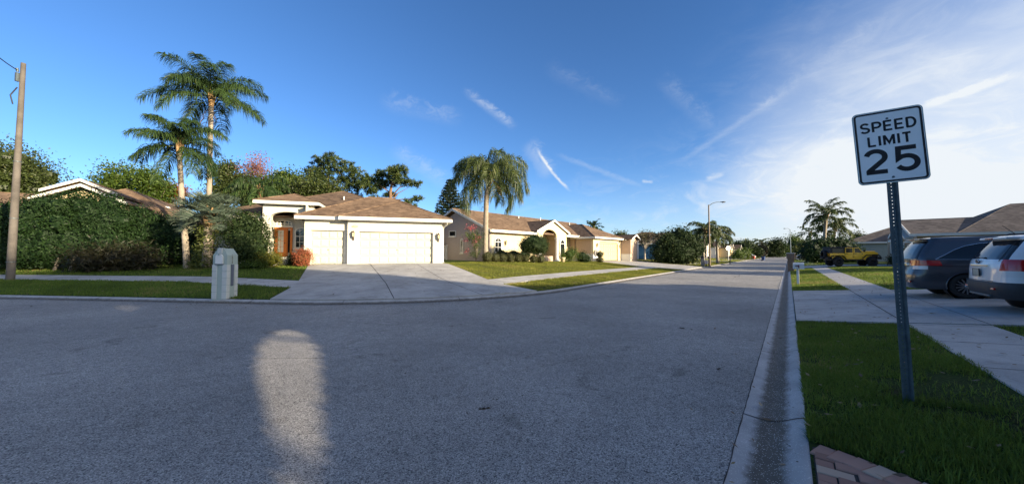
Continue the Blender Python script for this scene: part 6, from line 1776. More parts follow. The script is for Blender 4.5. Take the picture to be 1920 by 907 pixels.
# ------------------------------------------------------------------ speed limit sign
def speed_sign():
    b = GT(1703, 755); 
    rz = -rad(25)          # local +y runs along the street, the face looks back at the camera
    R = empty('speed_limit_sign', b, rz, 'white rectangular speed limit 25 sign on a perforated steel post', 'road sign')
    R.rotation_euler = (0, rad(-1.55), rz)
    top = 3.30
    m = MB()
    # U-channel with a row of holes
    pitch = .0375; n = int(top/pitch); w = .012; hw = .0052
    for i in range(n):
        z0 = i*pitch-.25; z1 = z0+pitch; zc = (z0+z1)/2
        o = [(-w, z0), (w, z0), (w, z1), (-w, z1)]
        k = 8; inn = [(hw*math.cos(2*PI*j/k+PI/8), zc+hw*math.sin(2*PI*j/k+PI/8)) for j in range(k)]
        oo = []
        for a, c in inn:
            s = max(abs(a)/w, abs(c-zc)/(pitch/2)); oo.append((a/s, zc+(c-zc)/s))
        vs = [(a, .012, c) for a, c in oo]+[(a, .012, c) for a, c in inn]+[(a, .015, c) for a, c in oo]+[(a, .015, c) for a, c in inn]
        fs = []
        for j in range(k):
            q = (j+1) % k
            fs += [(j, q, k+q, k+j), (2*k+j, 3*k+j, 3*k+q, 2*k+q), (k+j, k+q, 3*k+q, 3*k+j)]
        # corners
        cs = [(-w, z0), (w, z0), (w, z1), (-w, z1)]
        m.add(vs, fs)
        for (cx, cz) in cs:
            near = sorted(range(k), key=lambda j: (oo[j][0]-cx)**2+(oo[j][1]-cz)**2)[:2]
            m.add([(cx, .012, cz)]+[(oo[j][0], .012, oo[j][1]) for j in near], [(0, 1, 2)])
    zt = n*pitch-.25
    def sec(pts):
        mm = len(pts); vs = [(x, y, -.25) for x, y in pts]+[(x, y, zt) for x, y in pts]
        m.add(vs, [(i, (i+1) % mm, (i+1) % mm+mm, i+mm) for i in range(mm)]+[tuple(range(mm))[::-1], tuple(range(mm, 2*mm))])
    for s in (-1, 1):
        sec([(s*.0121, .012), (s*.020, .012), (s*.030, -.014), (s*.045, -.014), (s*.045, -.011), (s*.032, -.011), (s*.022, .0155), (s*.0121, .0155)])
    m.build('post', M_GALV, R, recalc=True)
    # plate
    W, Hh = .558, .785; zc = 2.675; r = .045
    def rr(w, h, r, n=6):
        o = []
        for cx, cz, a0 in ((w/2-r, h/2-r, 0), (-w/2+r, h/2-r, 90), (-w/2+r, -h/2+r, 180), (w/2-r, -h/2+r, 270)):
            o += [(cx+r*math.cos(rad(a0+90*i/n)), zc+cz+r*math.sin(rad(a0+90*i/n))) for i in range(n+1)]
        return o
    pl = MB(); o = rr(W, Hh, r); n = len(o)
    pl.add([(x, -.0175, z) for x, z in o]+[(x, -.0155, z) for x, z in o], [tuple(range(n)), tuple(range(2*n-1, n-1, -1))]+[(i, i+n, (i+1) % n+n, (i+1) % n) for i in range(n)])
    plate = pl.build('sign_plate', M_ALU, R, recalc=True)
    f = MB(); o = rr(W-.016, Hh-.016, r-.008); f.add([(x, -.0181, z) for x, z in o], [tuple(range(len(o)))]); f.build('sign_face', M_SIGNW, plate, recalc=True)
    bd = MB(); o = rr(W-.026, Hh-.026, r-.012); i2 = rr(W-.062, Hh-.062, r-.026); n = len(o)
    bd.add([(x, -.0188, z) for x, z in o]+[(x, -.0188, z) for x, z in i2], [(i, (i+1) % n, (i+1) % n+n, i+n) for i in range(n)]); bd.build('border', M_SIGNBK, plate)
    t = MB(); z1 = zc+Hh/2
    def line(txt, z, h, w, gap, st):
        tw = sum(GL[c][0]*w for c in txt)+gap*(len(txt)-1)
        glyphs(t, txt, -tw/2, z, h, w, gap, -.0150, st)
    line('SPEED', z1-.222, .104, .074, .021, .0205)
    line('LIMIT', z1-.376, .104, .074, .025, .0205)
    line('25', z1-.672, .255, .185, .058, .046)
    t.build('lettering', M_SIGNBK, plate)
    for zz in (z1-.095, z1-.725):
        q = MB(); q.lathe([(0, 0), (.011, 0), (.011, .004), (.007, .008), (0, .008)], 10, (0, 0, 0), 0, True, Matrix.Translation((0, -.0188, zz)) @ Matrix.Rotation(PI/2, 4, 'X')); q.build('bolt', M_GALV, plate, recalc=True)
    piv = Matrix.Translation((0, 0, zc)) @ Matrix.Rotation(rad(-1.5), 4, 'Y') @ Matrix.Translation((0, 0, -zc))
    plate.matrix_local = piv
speed_sign()

# ------------------------------------------------------------------ far-left concrete pole with its cable
def pole():
    b = D(19, 526, 17.5); b[2] = H(b[0], b[1])
    R = empty('utility_pole', b, 0, 'tall weathered concrete utility pole at the far left', 'utility pole')
    t = D(44, 119, 17.5)-b
    m = MB(); m.tube([(0, 0, -.4), (t[0]*.02, 0, .02), (t[0]*.5, 0, t[2]*.5), (t[0], 0, t[2])], [.16, .155, .125, .09], 10); m.build('shaft', M_WOODPOLE, R)
    m = MB(); m.box(t[0]-.2, t[0]-.08, -.16, -.04, t[2]-1.0, t[2]-.55, 0, .01); m.tube([(t[0]-.14, -.1, t[2]-.5), (t[0]-.13, -.13, t[2]-.32)], .05, 8); m.build('bracket', M_GALV, R)
    m = MB(); m.tube([(t[0]-.13, -.09, t[2]-1.3), (t[0]-.30, -.2, t[2]-1.75), (t[0]-.2, -.17, t[2]-2.2)], .025, 6); m.build('conduit', M_BLACK, R)
    m = MB()
    for z in (.9, 3.1, 6.0): m.tube([(t[0]*z/t[2], 0, z), (t[0]*z/t[2], 0, z+.03)], .172-.0058*z, 12)
    m.build('band', M_GALV, R)
    c = MB(); e = D(-60, 55, 14.5)-b
    p0 = Vector((t[0]-.14, -.1, t[2]-.42)); p1 = Vector(e)
    c.tube([p0.lerp(p1, s)+Vector((0, 0, -.5*s*(1-s))) for s in np.linspace(0, 1, 12)], .022, 6); c.build('cable', M_BLACK, R)
pole()

# ------------------------------------------------------------------ stucco mailbox column by the left kerb
def mailbox_column():
    b = GT(419, 562); b[2] = H(b[0], b[1])
    M_T = MAT('sage_stucco', (.36, .43, .40), .85, var=.06, scale=6, bump=.2, bscale=70)
    M_Q = MAT('pale_quoin_paint', (.54, .56, .54), .75, var=.06, scale=6, bump=.12, bscale=70)
    rz = math.atan2(-.126, .992)+rad(9)
    c = loc(b[:2], rz, -0.20, .30)
    R = empty('mailbox_column', (c[0], c[1], .10), rz, 'sage stucco mailbox column with pale quoin blocks beside the left kerb', 'mailbox')
    w = .245; d = .25; h = 1.80
    m = MB(); m.box(-w, w, -d, d, -.12, 1.22); m.box(-w+.0, w, -d, d, 1.22, 1.56)
    m.add([(-w, -d, 1.56), (w, -d, 1.56), (w, d, 1.56), (-w, d, 1.56), (-w*.42, -d*.85, h), (w*.42, -d*.85, h), (w*.42, d*.85, h), (-w*.42, d*.85, h)], [(0, 1, 5, 4), (1, 2, 6, 5), (2, 3, 7, 6), (3, 0, 4, 7), (4, 5, 6, 7)])
    m.build('pillar', M_T, R, recalc=True)
    q = MB(); s = .245
    for i in range(5):
        z = i*s
        for sx in (-1, 1):
            for sy in (-1, 1):
                x0, x1 = sorted((sx*(w+.014), sx*(w-.155))); y0, y1 = sorted((sy*(d+.014), sy*(d-.14)))
                q.box(x0, x1, y0, y1, z+.006, z+s-.006, 0, .008)
    q.build('quoin_block', M_Q, R, recalc=True)['kind'] = 'stuff'
    k = MB(); k.box(-.075, .075, -d-.03, -d+.12, 1.62, 1.815, 0, .01); k.build('keystone', M_Q, R, recalc=True)
    p = MB(); pts = arch_poly(-.125, .125, 1.25, 1.48, 12); n = len(pts)
    p.add([(x, -d-.05, z) for x, z in pts]+[(x, -d+.01, z) for x, z in pts], [tuple(range(n)), tuple(range(2*n-1, n-1, -1))]+[(i, i+n, (i+1) % n+n, (i+1) % n) for i in range(n)])
    dm = p.build('mailbox_door', M_WHITE, R, recalc=True)
    k = MB(); k.box(-.02, .02, -d-.075, -d-.05, 1.555, 1.60); k.build('handle', M_ALU, dm)
    k = MB(); k.box(-.15, .15, -d-.04, -d+.01, 1.22, 1.247); k.build('sill', M_GALV, R)
    # house number on the right face, digits stacked, and a dark vertical newspaper slot
    Mr = Matrix.Translation((w+.001, 0, 0)) @ Matrix.Rotation(PI/2, 4, 'Z')
    g = MB()
    for i, ch in enumerate('1524'): glyphs(g, ch, -.035, 1.60-(i+1)*.085, .068, .05, 0, 0, .013, 0, Mr)
    g.build('digits', MAT('number_brown', (.10, .055, .03), .6), R)
    k = MB(); k.box(w+.0, w+.02, -.06, .06, .45, 1.22, 0, .006); k.build('paper_slot', MAT('slate_blue', (.10, .12, .17), .6), R)
mailbox_column()

# ------------------------------------------------------------------ street lamps
def street_lamp(px, pybase, y, pytop, armpx, armpy, label, s=1.0):
    b = D(px, pybase, y); b[2] = H(b[0], b[1])
    R = empty('street_lamp', b, 0, label, 'street lamp', 'street lamps along the road')
    t = D(px, pytop, y)-b; a = D(armpx, armpy, y)-b
    m = MB(); m.tube([(0, 0, -.3), (0, 0, .02), (0, 0, .03), (0, 0, t[2])], [.15, .15, .115, .075], 10); m.build('pole', MAT('brown_lamp_pole', (.20, .15, .10), .8, var=.2, scale=3) if s > .9 else M_GALV, R)
    sg = 1 if a[0] > 0 else -1
    m = MB(); p0 = Vector((0, 0, t[2]-.15)); p1 = Vector((a[0], 0, a[2]))
    m.tube([p0, p0.lerp(p1, .35)+Vector((0, 0, .18)), p0.lerp(p1, .7)+Vector((0, 0, .16)), p1], [.05, .045, .04, .035], 8); m.build('arm', M_GALV, R)
    m = MB(); L = .75
    m.lathe([(0, -L*.5), (.07, -L*.45), (.10, -L*.2), (.17, .05*L), (.16, .35*L), (.08, .5*L), (0, .52*L)], 12, (0, 0, 0), 0, True, Matrix.Translation((a[0]+sg*L*.45, 0, a[2]+.02)) @ Matrix.Rotation(PI/2*sg, 4, 'Y') @ Matrix.Diagonal((.5, 1, 1, 1)))
    hd = m.build('lamp_head', M_DARKM, R, recalc=True)
    m = MB(); m.lathe([(0, -.06), (.10, -.04), (.12, 0)], 10, (a[0]+sg*L*.55, 0, a[2]-.05)); m.build('lens', M_CLEAR, hd)
street_lamp(1331, 499, 46.0, 384, 1350, 379, 'brown street lamp pole left of the road with arm to the right')
street_lamp(1483, 486, 92., 430, 1474, 428.5, 'far grey street lamp on the right kerb with arm to the left', .8)

# ------------------------------------------------------------------ kerbside boxes
def box_on_post(label, px, pyb, y, h, w, d, ph, mat, pmat, name='mailbox', pw=.05, flag=None, rz=None, dome=True, group=None, along=U):
    b = D(px, pyb, y); b[2] = H(b[0], b[1])
    rz = math.atan2(along[1], along[0]) if rz is None else rz
    R = empty(name, b, rz, label, 'mailbox', group)
    m = MB(); m.box(-pw, pw, -pw, pw, -.25, ph, 0, .006); m.build('post', pmat, R, recalc=True)
    m = MB(); prof = ([(-w/2, ph+.002), (w/2, ph+.002)]+[(w/2*math.cos(a), ph+h*.55+h*.45*math.sin(a)) for a in np.linspace(0, PI, 10)]) if dome else [(-w/2, ph+.002), (w/2, ph+.002), (w/2, ph+h), (-w/2, ph+h)]
    n = len(prof)
    m.add([(-d/2, x, z) for x, z in prof]+[(d/2, x, z) for x, z in prof], [tuple(range(n))[::-1], tuple(range(n, 2*n))]+[(i, (i+1) % n, (i+1) % n+n, i+n) for i in range(n)])
    bx = m.build('box', mat, R, recalc=True)
    m = MB(); m.box(-d/2-.012, -d/2, -w/2*.92, w/2*.92, ph+.02, ph+h*.62); m.build('door', mat, bx, recalc=True)
    if flag:
        m = MB(); m.box(flag[0], flag[1], -w/2-.02, -w/2-.004, ph+h*.42, ph+h*.58); m.box(flag[1]-.04, flag[1], -w/2-.02, -w/2-.004, ph+h*.1, ph+h*.42); m.build('flag', M_BLACK, R, recalc=True)
    return R
b_ = uv2xy(23.35, -.36)
def white_mailbox():
    R = empty('mailbox', (b_[0], b_[1], H(*b_)), math.atan2(V[1], V[0]), 'large white plastic mailbox on a white post on the right verge', 'mailbox')
    h = .80
    m = MB(); m.box(-.05, .05, -.05, .05, -.25, h, 0, .008); m.build('post', M_WHITE, R, recalc=True)
    # local x points to the street; the box is long along x
    prof = [(-.16, h+.0), (.16, h+.0), (.17, h+.26), (.13, h+.33), (-.13, h+.33), (-.17, h+.26)]
    n = len(prof); m = MB()
    m.add([(-.26, y, z) for y, z in prof]+[(.18, y, z) for y, z in prof], [tuple(range(n))[::-1], tuple(range(n, 2*n))]+[(i, (i+1) % n, (i+1) % n+n, i+n) for i in range(n)])
    bx = m.build('box', M_WHITE, R, recalc=True)
    m = MB(); m.box(.18, .195, -.15, .15, h+.02, h+.29, 0, .005); m.build('door', M_WHITE, bx, recalc=True)
    m = MB(); m.box(-.02, .10, .178, .195, h+.14, h+.19); m.box(-.06, -.02, .178, .197, h+.05, h+.21); m.build('flag', MAT('faded_red_flag', (.16, .05, .06), .6), R, recalc=True)
white_mailbox()
def brick_mailbox():
    p = uv2xy(41.5, -.16)
    R = empty('mailbox', (p[0], p[1], H(*p)), math.atan2(V[1], V[0]), 'brown brick mailbox pillar beside the right kerb', 'mailbox')
    M_BR = MAT('brown_brick', (.20, .14, .10), .9, var=.35, scale=9, bump=.5, bscale=14)
    m = MB(); m.box(-.24, .24, -.24, .24, -.2, 1.15, 0, .01); m.box(-.30, .30, -.30, .30, 1.15, 1.62, 0, .02); m.build('pillar', M_BR, R, recalc=True)
    m = MB(); m.box(-.34, .34, -.34, .34, 1.62, 1.70, 0, .015); m.build('cap', MAT('pale_stone_cap', (.42, .42, .40), .8), R, recalc=True)
    m = MB(); m.box(.30, .32, -.13, .13, 1.22, 1.52, 0, .005); m.build('mailbox_door', M_ALU, R, recalc=True)
brick_mailbox()
M_GREYP = MAT('grey_plastic', (.23, .22, .20), .7, var=.15, scale=6)
g_ = 'boxes at the foot of the street lamp'
box_on_post('black mailbox on a thick grey post left of the street lamp foot', 1318, 501.5, 44.5, .28, .28, .6, 1.05, M_BLACK, M_GREYP, pw=.20, group=g_)
box_on_post('pale newspaper box between the two black mailboxes', 1324.5, 501.5, 44.2, .45, .35, .45, .35, MAT('pale_pink_plastic', (.52, .44, .40), .6), M_BLACK, name='newspaper_box', dome=False, group=g_)
box_on_post('black mailbox on a thin post right beside the street lamp foot', 1329, 501, 45.0, .28, .28, .6, 1.05, M_BLACK, M_DARKM, pw=.03, group=g_)
box_on_post('single black mailbox on a dark post below the globe lamp', 1369, 495.5, 57.5, .26, .28, .65, 1.0, M_BLACK, M_DARKM, pw=.06)
def globe_lamp():
    b = D(1366, 487, 76); b[2] = H(b[0], b[1])
    R = empty('globe_lamp', b, 0, 'white post lamp with a brightly lit globe in a front yard', 'post lamp')
    m = MB(); m.tube([(0, 0, -.3), (0, 0, 1.75)], .07, 8); m.build('post', M_WHITE, R)
    g = MB(); z = D(1366, 465, 76)[2]-b[2]
    m = MB(); m.tube([(0, 0, 1.75), (0, 0, z-.3)], [.07, .10], 8); m.build('collar', M_WHITE, R)
    g.lathe([(.40*math.sin(a), z-.40*math.cos(a)) for a in np.linspace(0, PI, 14)], 16); g.build('globe', MAT('lit_globe', (.9, .85, .7), .3, emis=(1, .86, .6), emis_s=9), R)
    m = MB(); m.lathe([(.14, z+.36), (.10, z+.48), (0, z+.62)], 10); m.build('cap', M_WHITE, R)
globe_lamp()
def wheelie(px, py, y, mat, label):
    b = bpx(px, py, y); R = empty('wheelie_bin', b, .6, label, 'rubbish bin')
    m = MB(); m.add([(-.24, -.28, .1), (.24, -.28, .1), (.24, .22, .1), (-.24, .22, .1), (-.3, -.36, 1.0), (.3, -.36, 1.0), (.3, .36, 1.0), (-.3, .36, 1.0)], [(3, 2, 1, 0), (4, 5, 6, 7), (0, 1, 5, 4), (1, 2, 6, 5), (2, 3, 7, 6), (3, 0, 4, 7)]); m.build('bin_body', mat, R, recalc=True)
    m = MB(); m.box(-.32, .32, -.4, .4, 1.0, 1.08, 0, .02); m.build('lid', mat, R, recalc=True)
    for s in (-1, 1):
        m = MB(); m.tube([(s*.27, .3, .12), (s*.33, .3, .12)], .12, 12); m.build('wheel', M_RUBBER, R)
wheelie(1431, 486, 88, MAT('blue_bin_plastic', (.02, .05, .16), .5), 'dark blue wheelie bin at the far left kerb')
wheelie(1413, 484, 108, MAT('red_bin_plastic', (.40, .05, .03), .5), 'red bin in front of the far white houses')
# white vinyl fence panel between the two near houses
def vinyl_fence():
    p = loc(O2, R2, -.1, 6.6)
    R = empty('vinyl_fence', (p[0], p[1], .8), R2+PI, 'white vinyl fence panel between the cream and peach houses', 'fence')
    m = MB()
    for k in range(12): m.box(k*.18, k*.18+.172, 0, .03, .05, 1.78)
    m.build('panel', M_WHITE, R, recalc=True)
    m = MB(); m.box(0, 2.16, -.02, .05, 1.70, 1.79); m.box(0, 2.16, -.02, .05, .03, .14); m.build('rail', M_WHITE, R, recalc=True)
    for x in (-.06, 2.2):
        m = MB(); m.box(x-.06, x+.06, -.045, .075, -.2, 1.88, 0, .008); m.build('post', M_WHITE, R, recalc=True)
vinyl_fence()
def hose_reel():
    p = loc(O2, R2, 15.9, -2.95)
    R = empty('hose_reel', (p[0], p[1], H2-.05), R2, 'round hose reel hung by the peach garage door', 'hose reel')
    m = MB(); m.lathe([(.15, -.12), (.42, -.12), (.42, -.10), (.15, -.10)], 20, (0, 0, 0), 0, True, Matrix.Translation((0, .2, 1.0)) @ Matrix.Rotation(PI/2, 4, 'X')); m.build('reel', M_GREYP, R, recalc=True)
    m = MB()
    for k in range(6): m.lathe([(.20+.03*k+.014*math.cos(a), .014*math.sin(a)) for a in np.linspace(0, 2*PI, 6)], 18, (0, 0, 0), 0, True, Matrix.Translation((0, .28, 1.0)) @ Matrix.Rotation(PI/2, 4, 'X'))
    m.build('hose', MAT('grey_hose', (.30, .29, .28), .6), R, recalc=True)
    m = MB(); m.box(-.4, .4, -.15, .3, 0, .42, 0, .03); m.build('base_box', M_WHITE, R, recalc=True)
hose_reel()
def flower_pot():
    p = bpx(1055, 490, 35.5)
    R = empty('flower_pot', p, 0, 'pale clay flower pot beside the porch step', 'flower pot')
    m = MB(); m.lathe([(0, 0), (.18, 0), (.27, .40), (.30, .42), (.30, .48), (.26, .48), (.24, .42), (0, .42)], 18); m.build('pot', M_PEACH2, R)
    foliage('plant', [(0, 0, .58, .25, .25, .2)], 260, .10, .5, M_BRIGHT, R, .9, 0, .1)
flower_pot()

# ------------------------------------------------------------------ vehicles
def wheel(root, x, y, r, w, side, rim=M_ALLOY, spokes=5, rr=.66, name='wheel', double=True):
    """axle along local y; side = +1 / -1 outer direction"""
    Mx = Matrix.Translation((x, y, r)) @ Matrix.Rotation(-PI/2*side, 4, 'X')
    t = MB(); h = w/2
    t.lathe([(r*rr, -h*.9), (r*.80, -h), (r*.94, -h*.92), (r, -h*.6), (r, h*.6), (r*.94, h*.92), (r*.80, h), (r*rr, h*.9)], 40, (0, 0, 0), 0, True, Mx)
    for k in range(24):     # tread blocks
        a = 2*PI*k/24; t.box(-r*.06, r*.06, r*.97, r*1.008, -h*.55, h*.55, 0, 0, Mx @ Matrix.Rotation(a, 4, 'Z'))
    T = t.build(name, M_RUBBER, root, recalc=True)
    m = MB(); m.lathe([(r*rr, -h*.9), (r*rr, h*.80), (r*(rr-.03), h*.86), (r*(rr-.07), h*.70), (r*(rr-.10), h*.1), (r*.3, h*.05), (0, h*.05)], 32, (0, 0, 0), 1, True, Mx)
    for k in range(spokes):
        a = 2*PI*k/spokes
        for s in ((-1, 1) if double else (0,)):
            q = a+s*.13
            c, sn = math.cos(q), math.sin(q); c2, s2 = math.cos(a+s*.22), math.sin(a+s*.22)
            wv = r*.045
            p = [(r*.12*c-wv*sn, r*.12*sn+wv*c), (r*.12*c+wv*sn, r*.12*sn-wv*c), (r*(rr-.05)*c2+wv*.8*s2, r*(rr-.05)*s2-wv*.8*c2), (r*(rr-.05)*c2-wv*.8*s2, r*(rr-.05)*s2+wv*.8*c2)]
            m.add([(u, v, h*.55) for u, v in p]+[(u, v, h*.35) for u, v in p], [(0, 1, 2, 3), (0, 4, 5, 1), (1, 5, 6, 2), (2, 6, 7, 3), (3, 7, 4, 0)], 0, False, Mx)
    m.lathe([(r*.15, h*.3), (r*.15, h*.62), (r*.12, h*.68), (0, h*.68)], 16, (0, 0, 0), 0, True, Mx)
    m.build('rim', [rim, M_DARKM], T, recalc=True)

def car_shell(root, levels, region, wheels, mats, side_n=30, names=None, arch_r=1.16, cap_part='roof', wr=None):
    """body lofted upward through plan outlines.
    level = (h, x_rear, x_front, half_width, rear corner radius, front corner radius)"""
    def outline(l):
        h, xr, xf, w, cr, cf = l
        half = []
        for i in range(7): half.append((xr+.05*(1-(1-i/7)**2)*0+ .06*(i/7)**2*min(1, cr*3)*0, (w-cr)*i/7))
        for i in range(7):
            a = i/7*PI/2; half.append((xr+cr-cr*math.cos(a), w-cr+cr*math.sin(a)))
        for i in range(side_n):
            t = i/side_n; x = (xr+cr)*(1-t)+(xf-cf)*t; half.append((x, w))
        for i in range(7):
            a = i/7*PI/2; half.append((xf-cf+cf*math.sin(a), w-cf+cf*math.cos(a)))
        for i in range(8): half.append((xf, (w-cf)*(1-i/7)))
        return half
    rows = []
    for l in levels:
        half = outline(l); z = l[0]
        # slight bow of the ends
        half = [(x-(.05*(1-(y/l[3])**2) if k < 7 else 0), y, z) for k, (x, y) in enumerate(half)]
        half = [(x+(.10*(1-(y/l[3])**2) if k > len(half)-9 else 0), y, z) for k, (x, y, z) in enumerate(half)]
        row = half+[(x, -y, z) for x, y, z in half[-2:0:-1]]
        rows.append(row)
    n = len(rows[0]); nh = len(half)
    V_ = [list(q) for r in rows for q in r]
    def col(j): return j if j < nh else 2*nh-2-j        # mirrored column index
    parts = {}
    drop = set()
    for i in range(len(rows)-1):
        for j in range(n):
            f = (i*n+j, i*n+(j+1) % n, (i+1)*n+(j+1) % n, (i+1)*n+j)
            c = np.mean([V_[k] for k in f], 0)
            if any(abs(c[1]) > .45 and (c[0]-wx)**2+(c[2]-wz)**2 < (r*arch_r)**2 for wx, wz, r in wheels):
                drop.update(f); continue
            cj = min(col(j), col((j+1) % n))
            parts.setdefault(region(i, cj, c), []).append(f)
    used = set(k for fs in parts.values() for f in fs for k in f)
    for k in drop & used:                                # snap the arch rim to a true circle
        x, y, z = V_[k]
        for wx, wz, r in wheels:
            d = math.hypot(x-wx, z-wz)
            if d < r*arch_r*1.35 and abs(y) > .3:
                s = r*arch_r/max(d, 1e-6); V_[k][0] = wx+(x-wx)*s; V_[k][2] = max(levels[0][0]-.02, wz+(z-wz)*s)
    top = [(len(rows)-1)*n+j for j in range(n)]
    zc = levels[-1][0]
    parts.setdefault(cap_part, []).append(tuple(top))
    parts.setdefault('underside', []).append(tuple(range(n))[::-1])
    objs = {}
    for nm, fs in parts.items():
        ids = sorted(set(k for f in fs for k in f)); mp = {k: i for i, k in enumerate(ids)}
        m = MB(); m.add([V_[k] for k in ids], [tuple(mp[k] for k in f) for f in fs], 0, True)
        base = nm.split('|')[0]
        o = m.build(base, mats[nm] if nm in mats else mats[base], root)
        bm = bmesh.new(); bm.from_mesh(o.data)
        ctr = Vector((0, 0, .8))
        for f in bm.faces:
            if f.normal.dot(f.calc_center_median()-ctr) < 0: f.normal_flip()
        bm.to_mesh(o.data); bm.free()
        if len(o.data.polygons) > 1:
            me = o.data
            bm = bmesh.new(); bm.from_mesh(me)
            for e in bm.edges:
                if len(e.link_faces) == 2 and e.calc_face_angle(0) > rad(38): e.smooth = False
            bm.to_mesh(me); bm.free()
        objs[nm] = o
    return objs
def wells(root, wheels, w):
    for wx, wz, r in wheels:
        for s in (-1, 1):
            m = MB(); Mx = Matrix.Translation((wx, s*(w-.34), wz)) @ Matrix.Rotation(-PI/2*s, 4, 'X')
            m.lathe([(0, -.05), (r*1.14, -.05), (r*1.17, .30)], 28, (0, 0, 0), 0, True, Mx); m.build('wheel_well', M_BLACK, root)
def arch_trim(root, wheels, w, R0, R1, out, mat, z0):
    for wx, wz, r in wheels:
        for s in (-1, 1):
            m = MB(); rows = []
            a0 = math.asin(max(-1, min(1, (z0-wz)/(r*R1))))
            for a in np.linspace(a0, PI-a0, 26):
                c, q = math.cos(a), math.sin(a)
                rows.append([(wx+r*R0*c, s*(w-.10), wz+r*R0*q), (wx+r*R0*c, s*(w+out), wz+r*R0*q), (wx+r*R1*.98*c, s*(w+out), wz+r*R1*.98*q), (wx+r*R1*c, s*(w+out*.2-.03), wz+r*R1*q)])
            m.grid(rows); m.build('wheel_arch', mat, root, recalc=True)
def plate(root, x, y, z, w=.305, h=.152, face=-1, txt=None, col=(.30, .33, .29)):
    m = MB(); m.box(x-.012, x, y-w/2, y+w/2, z-h/2, z+h/2, 0, .004); o = m.build('license_plate', MAT('plate_pale', col, .4, var=.2, scale=14), root, recalc=True)
    m = MB(); t = .010
    for a in ((y-w/2-t, y-w/2, z-h/2-t, z+h/2+t), (y+w/2, y+w/2+t, z-h/2-t, z+h/2+t)): m.box(x-.016, x-.001, a[0], a[1], a[2], a[3])
    m.box(x-.016, x-.001, y-w/2, y+w/2, z-h/2-t, z-h/2); m.box(x-.016, x-.001, y-w/2, y+w/2, z+h/2, z+h/2+t)
    m.build('plate_frame', M_BLACK, o, recalc=True)

